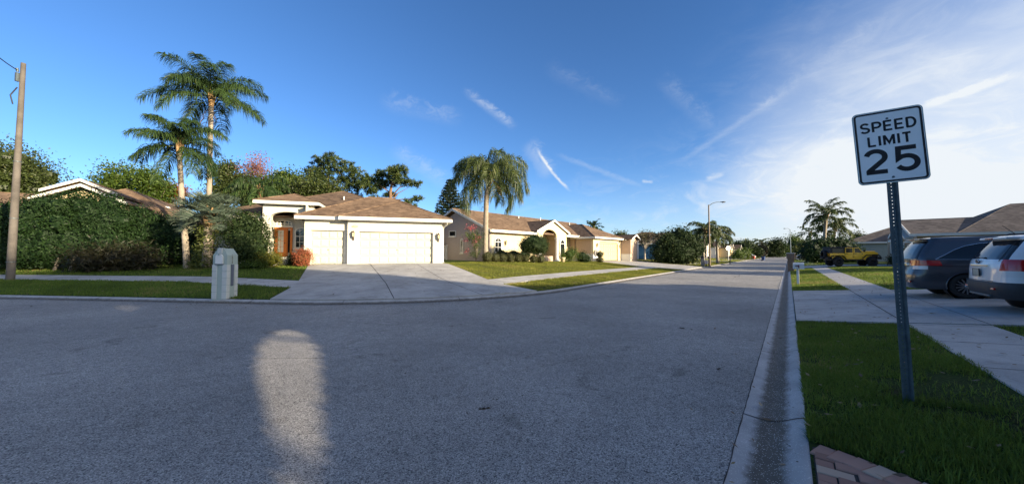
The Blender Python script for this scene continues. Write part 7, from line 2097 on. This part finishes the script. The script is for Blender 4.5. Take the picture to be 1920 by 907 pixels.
M_VANP = MAT('grey_van_paint', (.050, .054, .066), .32, metal=.35, spec=.5, coat=.8)
M_SUVP = MAT('white_car_paint', (.66, .67, .68), .3, spec=.5, coat=.7)
M_CGLASS = MAT('tinted_car_glass', (.008, .010, .014), .07, spec=.45)
M_CLAD = MAT('dark_bumper_plastic', (.035, .037, .042), .55, var=.1, scale=20)
def minivan():
    # local x = forward (towards the house), rear axle at x = 0
    c = np.array([12.74, 9.72]); e = np.array([math.cos(rad(37)), -math.sin(rad(37))])
    side = np.array([-e[1], e[0]])            # far side
    p = c+side*.86
    R = empty('minivan', (p[0], p[1], H(*c)+.03), math.atan2(e[1], e[0]), 'dark grey minivan parked beside the white suv with its tail over the sidewalk', 'minivan')
    w = .985; r = .345
    lv = [(.23, -.94, 3.80, .90, .22, .3), (.30, -1.00, 3.86, .95, .24, .36), (.42, -1.04, 3.90, .975, .26, .40), (.58, -1.05, 3.92, .985, .26, .42), (.70, -1.02, 3.90, .985, .26, .42), (.80, -.98, 3.86, .985, .25, .42), (.90, -.965, 3.78, .985, .24, .42),
          (1.00, -.955, 3.62, .980, .22, .42), (1.06, -.95, 3.3, .975, .21, .5), (1.10, -.945, 2.75, .970, .20, .4), (1.20, -.91, 2.55, .95, .20, .4), (1.32, -.86, 2.28, .915, .20, .4), (1.44, -.80, 2.02, .88, .20, .4), (1.56, -.72, 1.76, .845, .20, .4), (1.63, -.66, 1.55, .82, .2, .42),
          (1.70, -.66, 1.2, .77, .22, .5), (1.735, -.52, .95, .66, .24, .5), (1.75, -.2, .6, .45, .24, .4)]
    wh = [(0, r, r), (3.0, r, r)]
    def reg(i, j, c):
        z = lv[i][0]
        if 9 <= i <= 13:
            if j <= 9: return 'rear_window' if z < 1.6 else 'body'
            if j > 45: return 'windscreen'
        if 6 <= i <= 7 and 5 <= j <= 15: return 'tail_lamp|L' if c[1] > 0 else 'tail_lamp|R'
        if i == 5 and 7 <= j <= 13: return 'reverse_lamp|L' if c[1] > 0 else 'reverse_lamp|R'
        return 'body'
    mats = {'body': M_VANP, 'roof': M_VANP, 'underside': M_BLACK, 'rear_window': M_CGLASS, 'side_window': M_CGLASS, 'windscreen': M_CGLASS, 'tail_lamp': M_RED, 'reverse_lamp': M_CLEAR}
    car_shell(R, lv, reg, wh, mats)
    zl = [l[0] for l in lv]; wl = [l[3] for l in lv]
    for s in (-1, 1):
        m = MB(); rows = []
        for x in np.linspace(-.57, 1.95, 40):
            zu = np.interp(x, [-.58, -.40, -.22, -.02, .25, .7, 1.3, 2.0], [1.11, 1.22, 1.36, 1.47, 1.545, 1.585, 1.600, 1.44])
            rows.append([(x, s*(np.interp(z, zl, wl)+.006), z) for z in np.linspace(1.105, max(1.108, zu), 9)])
        m.grid(rows); m.build('side_window', M_CGLASS, R, recalc=True)
        m = MB(); m.tube([(.70, s*.972, 1.11), (.66, s*.885, 1.42), (.64, s*.845, 1.57)], .022, 6); m.build('pillar', M_VANP, R)
    wells(R, wh, w); arch_trim(R, wh, .965, 1.10, 1.19, .02, M_VANP, .24)
    for wx, wz, rr_ in wh:
        for s in (-1, 1): wheel(R, wx, s*.85, r, .225, s, M_ALLOY, 7, .70, double=True)
    # chrome line over the side glass, chrome tail bar, wiper, plate, spoiler
    for s in (-1, 1):
        m = MB(); pts = []
        for (x, z, y) in ((-.58, 1.095, .968), (-.40, 1.22, .943), (-.22, 1.36, .903), (-.02, 1.47, .872), (.25, 1.545, .850), (.7, 1.585, .838), (1.3, 1.600, .832)):
            pts.append((x, s*(y+.008), z))
        m.tube(pts, .012, 6); m.tube([(-.58, s*.979, 1.092), (1.8, s*.979, 1.095)], .006, 6); m.build('chrome_trim', M_CHROME, R)
        m = MB(); m.tube([(-.6, s*.74, 1.712), (1.1, s*.74, 1.735)], .018, 6); m.build('roof_rail', MAT('pale_rail', (.45, .46, .48), .3, metal=.7), R)
        m = MB(); m.box(-1.065, -1.04, s*.72-.13, s*.72+.13, .40, .46, 0, .008); m.build('reflector', M_RED, R, recalc=True)
        m = MB(); m.tube([(-.75, s*.989, .905), (3.2, s*.989, .905)], .007, 5); m.build('side_crease', M_BLACK, R)
    def seam(pts, r=.005):
        m = MB(); m.tube(pts, r, 4); m.build('panel_seam', M_BLACK, R)
    for s in (-1, 1):
        seam([(.52, s*.99, .40), (.50, s*.99, .90)]); seam([(1.75, s*.99, .40), (1.72, s*.985, 1.05)])
        seam([(-.98, s*.86, .70), (-.5, s*.988, .70), (-.42, s*.99, .62)])
    m = MB(); m.box(-1.06, -.985, -.55, .55, .90, .97, 0, .012); m.build('tail_bar', M_CHROME, R, recalc=True)
    plate(R, -1.055, 0, .80)
    m = MB(); m.tube([(-.96, -.25, 1.13), (-.955, .35, 1.12)], .014, 6); m.build('wiper', M_BLACK, R)
    m = MB(); m.box(-.80, -.55, -.66, .66, 1.665, 1.70, 0, .014); m.build('spoiler', M_VANP, R, recalc=True)
    m = MB(); m.box(-.815, -.80, -.2, .2, 1.668, 1.695); m.build('brake_lamp', M_RED, R, recalc=True)
minivan()
def suv():
    rc = np.array([10.75, 7.95]); e = np.array([math.cos(rad(38)), -math.sin(rad(38))])
    p = rc+e*.98                                   # rear axle centre, rear face at x = -.98
    R = empty('suv', (p[0], p[1], H(*rc)+.03), math.atan2(e[1], e[0]), 'white suv with dark lower bumper at the right edge, seen from behind', 'suv')
    r = .365
    lv = [(.33, -.90, 3.55, .86, .22, .3), (.42, -.97, 3.60, .92, .26, .36), (.56, -1.00, 3.64, .94, .28, .40), (.66, -.99, 3.66, .945, .28, .42), (.685, -.965, 3.66, .945, .27, .42), (.80, -.955, 3.62, .945, .26, .42), (.93, -.95, 3.58, .945, .25, .42), (1.04, -.935, 3.5, .94, .24, .42),
          (1.12, -.915, 3.2, .93, .23, .5), (1.17, -.89, 2.6, .92, .22, .4), (1.28, -.83, 2.38, .885, .21, .4), (1.40, -.75, 2.10, .845, .20, .4), (1.52, -.67, 1.82, .80, .20, .4), (1.585, -.62, 1.65, .775, .2, .4),
          (1.645, -.64, 1.4, .74, .2, .5), (1.69, -.55, 1.1, .66, .22, .5), (1.705, -.25, .7, .45, .24, .4)]
    wh = [(0, r, r), (2.7, r, r)]
    def reg(i, j, c):
        if i <= 3: return 'bumper' if (i <= 2 or j < 16) else 'bumper'
        if 9 <= i <= 12:
            if j <= 9: return 'rear_window'
            if 16 <= j <= 43: return 'body' if j in (24, 33) else 'side_window'
            if j > 45: return 'windscreen'
        if 6 <= i <= 8 and 8 <= j <= 16: return 'tail_lamp|L' if c[1] > 0 else 'tail_lamp|R'
        if i == 5 and 9 <= j <= 15: return 'reverse_lamp|L' if c[1] > 0 else 'reverse_lamp|R'
        return 'body'
    mats = {'body': M_SUVP, 'roof': M_SUVP, 'underside': M_BLACK, 'rear_window': M_CGLASS, 'side_window': M_CGLASS, 'windscreen': M_CGLASS, 'tail_lamp': M_RED, 'reverse_lamp': M_CLEAR, 'bumper': M_CLAD}
    car_shell(R, lv, reg, wh, mats)
    wells(R, wh, .94); arch_trim(R, wh, .93, 1.08, 1.24, .025, M_CLAD, .33)
    for wx, wz, q in wh:
        for s in (-1, 1): wheel(R, wx, s*.80, r, .235, s, M_ALLOY, 6, .66)
    m = MB(); m.box(-1.005, -.965, -.42, .42, 1.005, 1.06, 0, .012); m.build('tail_bar', M_CHROME, R, recalc=True)
    plate(R, -1.03, .02, .87)
    m = MB(); Mx = Matrix.Translation((-.992, .10, 1.115)) @ Matrix.Rotation(-PI/2, 4, 'Y'); m.lathe([(0, 0), (.075, 0), (.085, -.01)], 18, (0, 0, 0), 0, True, Mx @ Matrix.Diagonal((.62, 1, 1, 1)))
    bg = m.build('badge', MAT('badge_dark', (.05, .05, .07), .3, metal=.6), R, recalc=True)
    m = MB(); m.lathe([(.068, .006), (.082, .008), (.082, 0)], 18, (0, 0, 0), 0, True, Mx @ Matrix.Diagonal((.62, 1, 1, 1))); m.build('badge_ring', M_CHROME, bg, recalc=True)
    m = MB()
    for a in ((.24, .40), (-.40, -.24)): m.box(-.986, -.958, a[0], a[1], .74, .755)
    m.box(-.986, -.96, -.4, .4, .735, .745); m.build('plate_recess', MAT('recess_shadow_paint', (.60, .61, .62), .35, coat=.5), R, recalc=True)
    m = MB(); m.box(-.80, -.60, -.62, .62, 1.60, 1.655, 0, .018); m.build('spoiler', M_SUVP, R, recalc=True)
    m = MB(); m.box(-.815, -.79, -.05, .30, 1.612, 1.645, 0, .006); m.build('brake_lamp', M_RED, R, recalc=True)
    m = MB(); m.tube([(-.925, -.1, 1.195), (-.905, .42, 1.20)], .014, 6); m.tube([(-.95, -.12, 1.19), (-.92, -.1, 1.20)], .014, 8); m.build('wiper', M_BLACK, R)
    def seam(pts, r=.005):
        m = MB(); m.tube(pts, r, 4); m.build('panel_seam', M_BLACK, R)
    for s in (-1, 1):
        seam([(-.955, s*.665, .69), (-.952, s*.67, .92)], .006); seam([(-.93, s*.70, 1.13), (-.80, s*.66, 1.35), (-.66, s*.60, 1.58)], .006)
        seam([(.55, s*.948, .45), (.50, s*.948, 1.05)]); seam([(1.5, s*.948, .45), (1.48, s*.948, 1.05)])
    seam([(-1.01, -.66, .70), (-1.015, .66, .70)], .006)
    for s in (-1, 1):
        m = MB(); m.tube([(-.45, s*.66, 1.69), (-.35, s*.67, 1.745), (1.0, s*.67, 1.755), (1.15, s*.66, 1.70)], .022, 8); m.build('roof_rail', M_CLAD, R)
        m = MB(); m.box(-1.022, -.99, s*.62-.10, s*.62+.10, .52, .56, 0, .006); m.build('reflector', M_RED, R, recalc=True)
    m = MB(); m.tube([(-.42, .1, 1.70), (-.62, .1, 1.93)], [.010, .005], 6); m.lathe([(.05, 0), (.03, .03), (0, .04)], 10, (-.42, .1, 1.695)); m.build('antenna', M_BLACK, R)
    m = MB(); m.box(-1.02, -.985, -.5, .5, .36, .40, 0, .01); m.build('skid_plate', MAT('grey_skid_plate', (.12, .125, .13), .5), R, recalc=True)
suv()

def jeep():
    c = np.array([32.7, 34.7]); a = rad(19); e = np.array([math.cos(a), -math.sin(a)]); side = np.array([-e[1], e[0]])
    p = c+side*.75
    R = empty('jeep', (p[0], p[1], H(*c)+.03), math.atan2(e[1], e[0]), 'bright yellow boxy off-road four-door with black roof and huge tyres', 'off-road car')
    R.scale = (.90, 1, 1.02)
    MY = MAT('yellow_car_paint', (.86, .49, .025), .35, spec=.5, coat=.6); MK = MAT('black_hardtop', (.018, .018, .02), .6)
    r = .44; w = .78; wb = 2.95; zb = .80
    m = MB()
    # tub with arch cut-outs as a side profile, extruded across
    def circ(cx, a0, a1, R_, n=8): return [(cx+R_*math.cos(rad(q)), r+R_*math.sin(rad(q))) for q in np.linspace(a0, a1, n)]
    prof = [(-.72, 1.02)]+[(-.58, 1.02)]+circ(0, 148, 20, .60)+[(.62, .64), (wb-.86, .64)]+circ(wb, 160, 90, .62, 6)+[(wb, 1.16), (wb+.52, 1.16), (wb+.52, 1.30), (wb+.40, 1.38), (wb-.55, 1.46), (wb-.85, 1.47), (wb-.85, 1.30), (-.72, 1.30)]
    m.prism(prof, -w, w); m.build('body', MY, R, recalc=True)
    # hood rounded top
    m = MB(); m.box(wb-.86, wb+.42, -.60, .60, 1.40, 1.52, 0, .05); m.build('hood', MY, R, recalc=True)
    # doors: yellow skins with dark glass
    for s in (-1, 1):
        for x0, x1, nm in ((.62, 1.34, 'rear'), (1.38, 2.08, 'front')):
            d = MB(); y0, y1 = sorted((s*(w+.004), s*(w+.035)))
            d.box(x0, x1, y0, y1, .78, 1.36, 0, .012)
            d.box(x0, x0+.07, y0, y1, 1.36, 1.84); 
            if nm == 'rear': d.box(x1-.07, x1, y0, y1, 1.36, 1.84)
            d.box(x0+.07, x1-.07 if nm == 'rear' else x1-.30, y0, y1, 1.78, 1.84)
            if nm == 'front': d.add([(x1-.02, y0, 1.36), (x1+.04, y0, 1.36), (x1-.26, y0, 1.84), (x1-.33, y0, 1.84), (x1-.02, y1, 1.36), (x1+.04, y1, 1.36), (x1-.26, y1, 1.84), (x1-.33, y1, 1.84)], [(0, 1, 2, 3), (7, 6, 5, 4), (0, 4, 5, 1), (1, 5, 6, 2), (2, 6, 7, 3), (3, 7, 4, 0)])
            D_ = d.build('door', MY, R, recalc=True)
            g = MB(); ym = s*(w+.012)
            gp = [(x0+.07, 1.36), (x1-.02 if nm == 'front' else x1-.07, 1.36), (x1-.31 if nm == 'front' else x1-.07, 1.78), (x0+.07, 1.78)]
            g.add([(x, ym, z) for x, z in gp], [(0, 1, 2, 3)]); g.build('door_glass', M_CGLASS, D_, recalc=True)
            h = MB(); ya, yb = sorted((s*(w+.035), s*(w+.06))); h.box(x0+.06, x0+.22, ya, yb, 1.24, 1.28); h.box(x1-.03, x1+.05, ya, yb, 1.20, 1.24); h.box(x1-.03, x1+.05, ya, yb, .90, .94); h.build('handle', M_BLACK, D_, recalc=True)
    # black hardtop with dark rear quarter glass
    m = MB(); m.box(-.74, 1.78, -.76, .76, 1.80, 1.92, 0, .05); m.prism([(-.74, 1.301), (.60, 1.301), (.60, 1.80), (-.66, 1.80)], -.765, .765); m.build('hardtop', MK, R, recalc=True)
    m = MB()
    for s in (-1, 1): m.add([(x, s*.768, z) for x, z in ((-.52, 1.38), (.52, 1.38), (.52, 1.76), (-.46, 1.76))], [(0, 1, 2, 3)])
    m.build('quarter_glass', M_CGLASS, R, recalc=True)
    # windscreen frame
    m = MB(); 
    for s in (-1, 1): m.tube([(2.13, s*.73, 1.44), (1.80, s*.68, 1.88)], .035, 6)
    m.tube([(1.80, -.70, 1.88), (1.80, .70, 1.88)], .035, 6); m.build('windscreen_frame', MY, R)
    m = MB(); m.add([(2.12, -.7, 1.46), (2.12, .7, 1.46), (1.81, .68, 1.86), (1.81, -.68, 1.86)], [(0, 1, 2, 3)]); m.build('windscreen', M_CGLASS, R)
    # flat black flares
    for cx, nm in ((0, 'rear'), (wb, 'front')):
        for s in (-1, 1):
            f = MB(); pts = [(-.74, .78), (-.56, 1.10), (.36, 1.12), (.66, .78)] if nm == 'rear' else [(-.86, .78), (-.52, 1.18), (.45, 1.20), (.66, 1.02)]
            y0, y1 = sorted((s*(w-.02), s*(w+.16)))
            for a, b in zip(pts[:-1], pts[1:]):
                f.add([(cx+a[0], y0, a[1]), (cx+b[0], y0, b[1]), (cx+b[0], y1, b[1]-.02), (cx+a[0], y1, a[1]-.02), (cx+a[0], y0, a[1]-.05), (cx+b[0], y0, b[1]-.05), (cx+b[0], y1, b[1]-.07), (cx+a[0], y1, a[1]-.07)],
                      [(0, 1, 2, 3), (7, 6, 5, 4), (0, 4, 5, 1), (1, 5, 6, 2), (2, 6, 7, 3), (3, 7, 4, 0)])
            f.build('fender_flare', M_BLACK, R, recalc=True)
            wheel(R, cx, s*.78, r, .32, s, M_DARKM, 8, .52, double=False)
    m = MB(); m.box(-.60, wb+.45, -.70, .70, .58, .95); m.build('underside', M_BLACK, R, recalc=True)
    for s in (-1, 1):
        m = MB(); m.tube([(.62, s*.86, .66), (wb-.75, s*.86, .66)], .05, 8); m.build('side_step', M_BLACK, R)
        m = MB(); m.box(2.16, 2.26, s*.95-.09, s*.95+.09, 1.42, 1.62, 0, .02); m.build('mirror', M_BLACK, R, recalc=True)
        m = MB(); m.box(-.76, -.70, s*.66-.07, s*.66+.07, 1.04, 1.26, 0, .01); m.build('tail_lamp', M_RED, R, recalc=True)
    m = MB(); m.box(wb+.53, wb+.80, -.82, .82, .72, .95, 0, .03); m.tube([(wb+.70, -.4, .95), (wb+.70, -.3, 1.25), (wb+.70, .3, 1.25), (wb+.70, .4, .95)], .035, 8); m.build('bumper', M_BLACK, R, recalc=True)
    m = MB(); m.box(wb+.50, wb+.56, -.55, .55, .95, 1.34, 0, .02); m.build('grille', M_BLACK, R, recalc=True)
    m = MB(); m.box(-.92, -.73, -.8, .8, .72, .90, 0, .02); m.build('bumper', M_BLACK, R, recalc=True)
    t = MB(); t.lathe([(.26, -.14), (.40, -.15), (.46, -.09), (.46, .09), (.40, .15), (.26, .14), (.2, .05), (0, .05)], 28, (0, 0, 0), 0, True, Matrix.Translation((-.90, .05, 1.18)) @ Matrix.Rotation(PI/2, 4, 'Y')); t.build('spare_wheel', M_RUBBER, R, recalc=True)
jeep()
def far_car(px, py, y, rz, paint, label):
    b = bpx(px, py, y); R = empty('parked_car', b, rz, label, 'car', 'cars parked far down the street')
    lv = [(.22, -2.1, 2.1, .82, .3, .4), (.5, -2.25, 2.2, .88, .3, .4), (.85, -2.2, 2.15, .88, .3, .45), (.95, -1.9, 1.2, .84, .3, .4), (1.2, -1.55, .75, .74, .3, .35), (1.4, -1.1, .35, .66, .3, .35), (1.46, -.7, .0, .5, .3, .3)]
    wh = [(-1.35, .31, .31), (1.35, .31, .31)]
    reg = lambda i, j, c: 'glass' if 3 <= i <= 4 and (j < 9 or 16 <= j <= 43 or j > 46) and j != 30 else 'body'
    car_shell(R, lv, reg, wh, {'body': paint, 'roof': paint, 'underside': M_BLACK, 'glass': M_CGLASS})
    for wx, wz, q in wh:
        for s in (-1, 1): wheel(R, wx, s*.78, .31, .2, s)
ud = math.atan2(U[1], U[0])
far_car(1381, 485.5, 96, ud+1.3, MAT('black_car_paint', (.015, .017, .022), .3, coat=.6), 'black car on a driveway left of the far red bin')
far_car(1421, 484.5, 168, ud, MAT('dark_blue_car_paint', (.03, .04, .07), .3, coat=.6), 'dark car parked at the far end of the road')
far_car(1402, 484.5, 118, ud+1.4, M_SUVP, 'white car on a far driveway behind the red bin')
far_car(1515, 486.5, 84, ud-1.2, MAT('silver_blue_car_paint', (.10, .12, .16), .3, metal=.4, coat=.6), 'dark silver car by the far right hedge')
far_car(1436, 483.5, 200, ud, MAT('tan_car_paint', (.30, .24, .17), .3, coat=.6), 'pale tan car at the far end of the road')

# ------------------------------------------------------------------ small litter on road and gutter
def litter():
    m = MB(); rr = random.Random(2)
    def bit(p, r, z):
        k = 6; a0 = rr.uniform(0, 6)
        top = [(p[0]+r*rr.uniform(.5, 1.1)*math.cos(a0+2*PI*i/k), p[1]+r*rr.uniform(.5, 1.1)*math.sin(a0+2*PI*i/k), z) for i in range(k)]
        m.add([(p[0], p[1], z+r*.35)]+top, [(0, i+1, (i+1) % k+1) for i in range(k)])
    for px, py, r in ((907, 766, .035), (916, 765, .03), (900, 767, .025), (876, 774, .016), (925, 748, .014), (932, 749, .016), (980, 742, .016), (944, 780, .014), (1346, 692, .035), (1349, 691, .025), (1297, 618, .04), (1276, 615, .05), (1281, 616, .05), (836, 740, .014), (1128, 640, .02), (760, 700, .02)):
        bit(GT(px, py), r, .004)
    for k in range(70):
        u = rr.uniform(3.3, 14); v = rr.uniform(-.02, .06)
        p = uv2xy(u, v); bit(p, rr.uniform(.004, .012), H(*p)+.004+.006)
    o = m.build('leaf_litter', MAT('dark_leaf_litter', (.045, .032, .02), .9)); tag(o, 'scattered dark leaf scraps on the road and kerb', 'litter', kind='stuff')
litter()
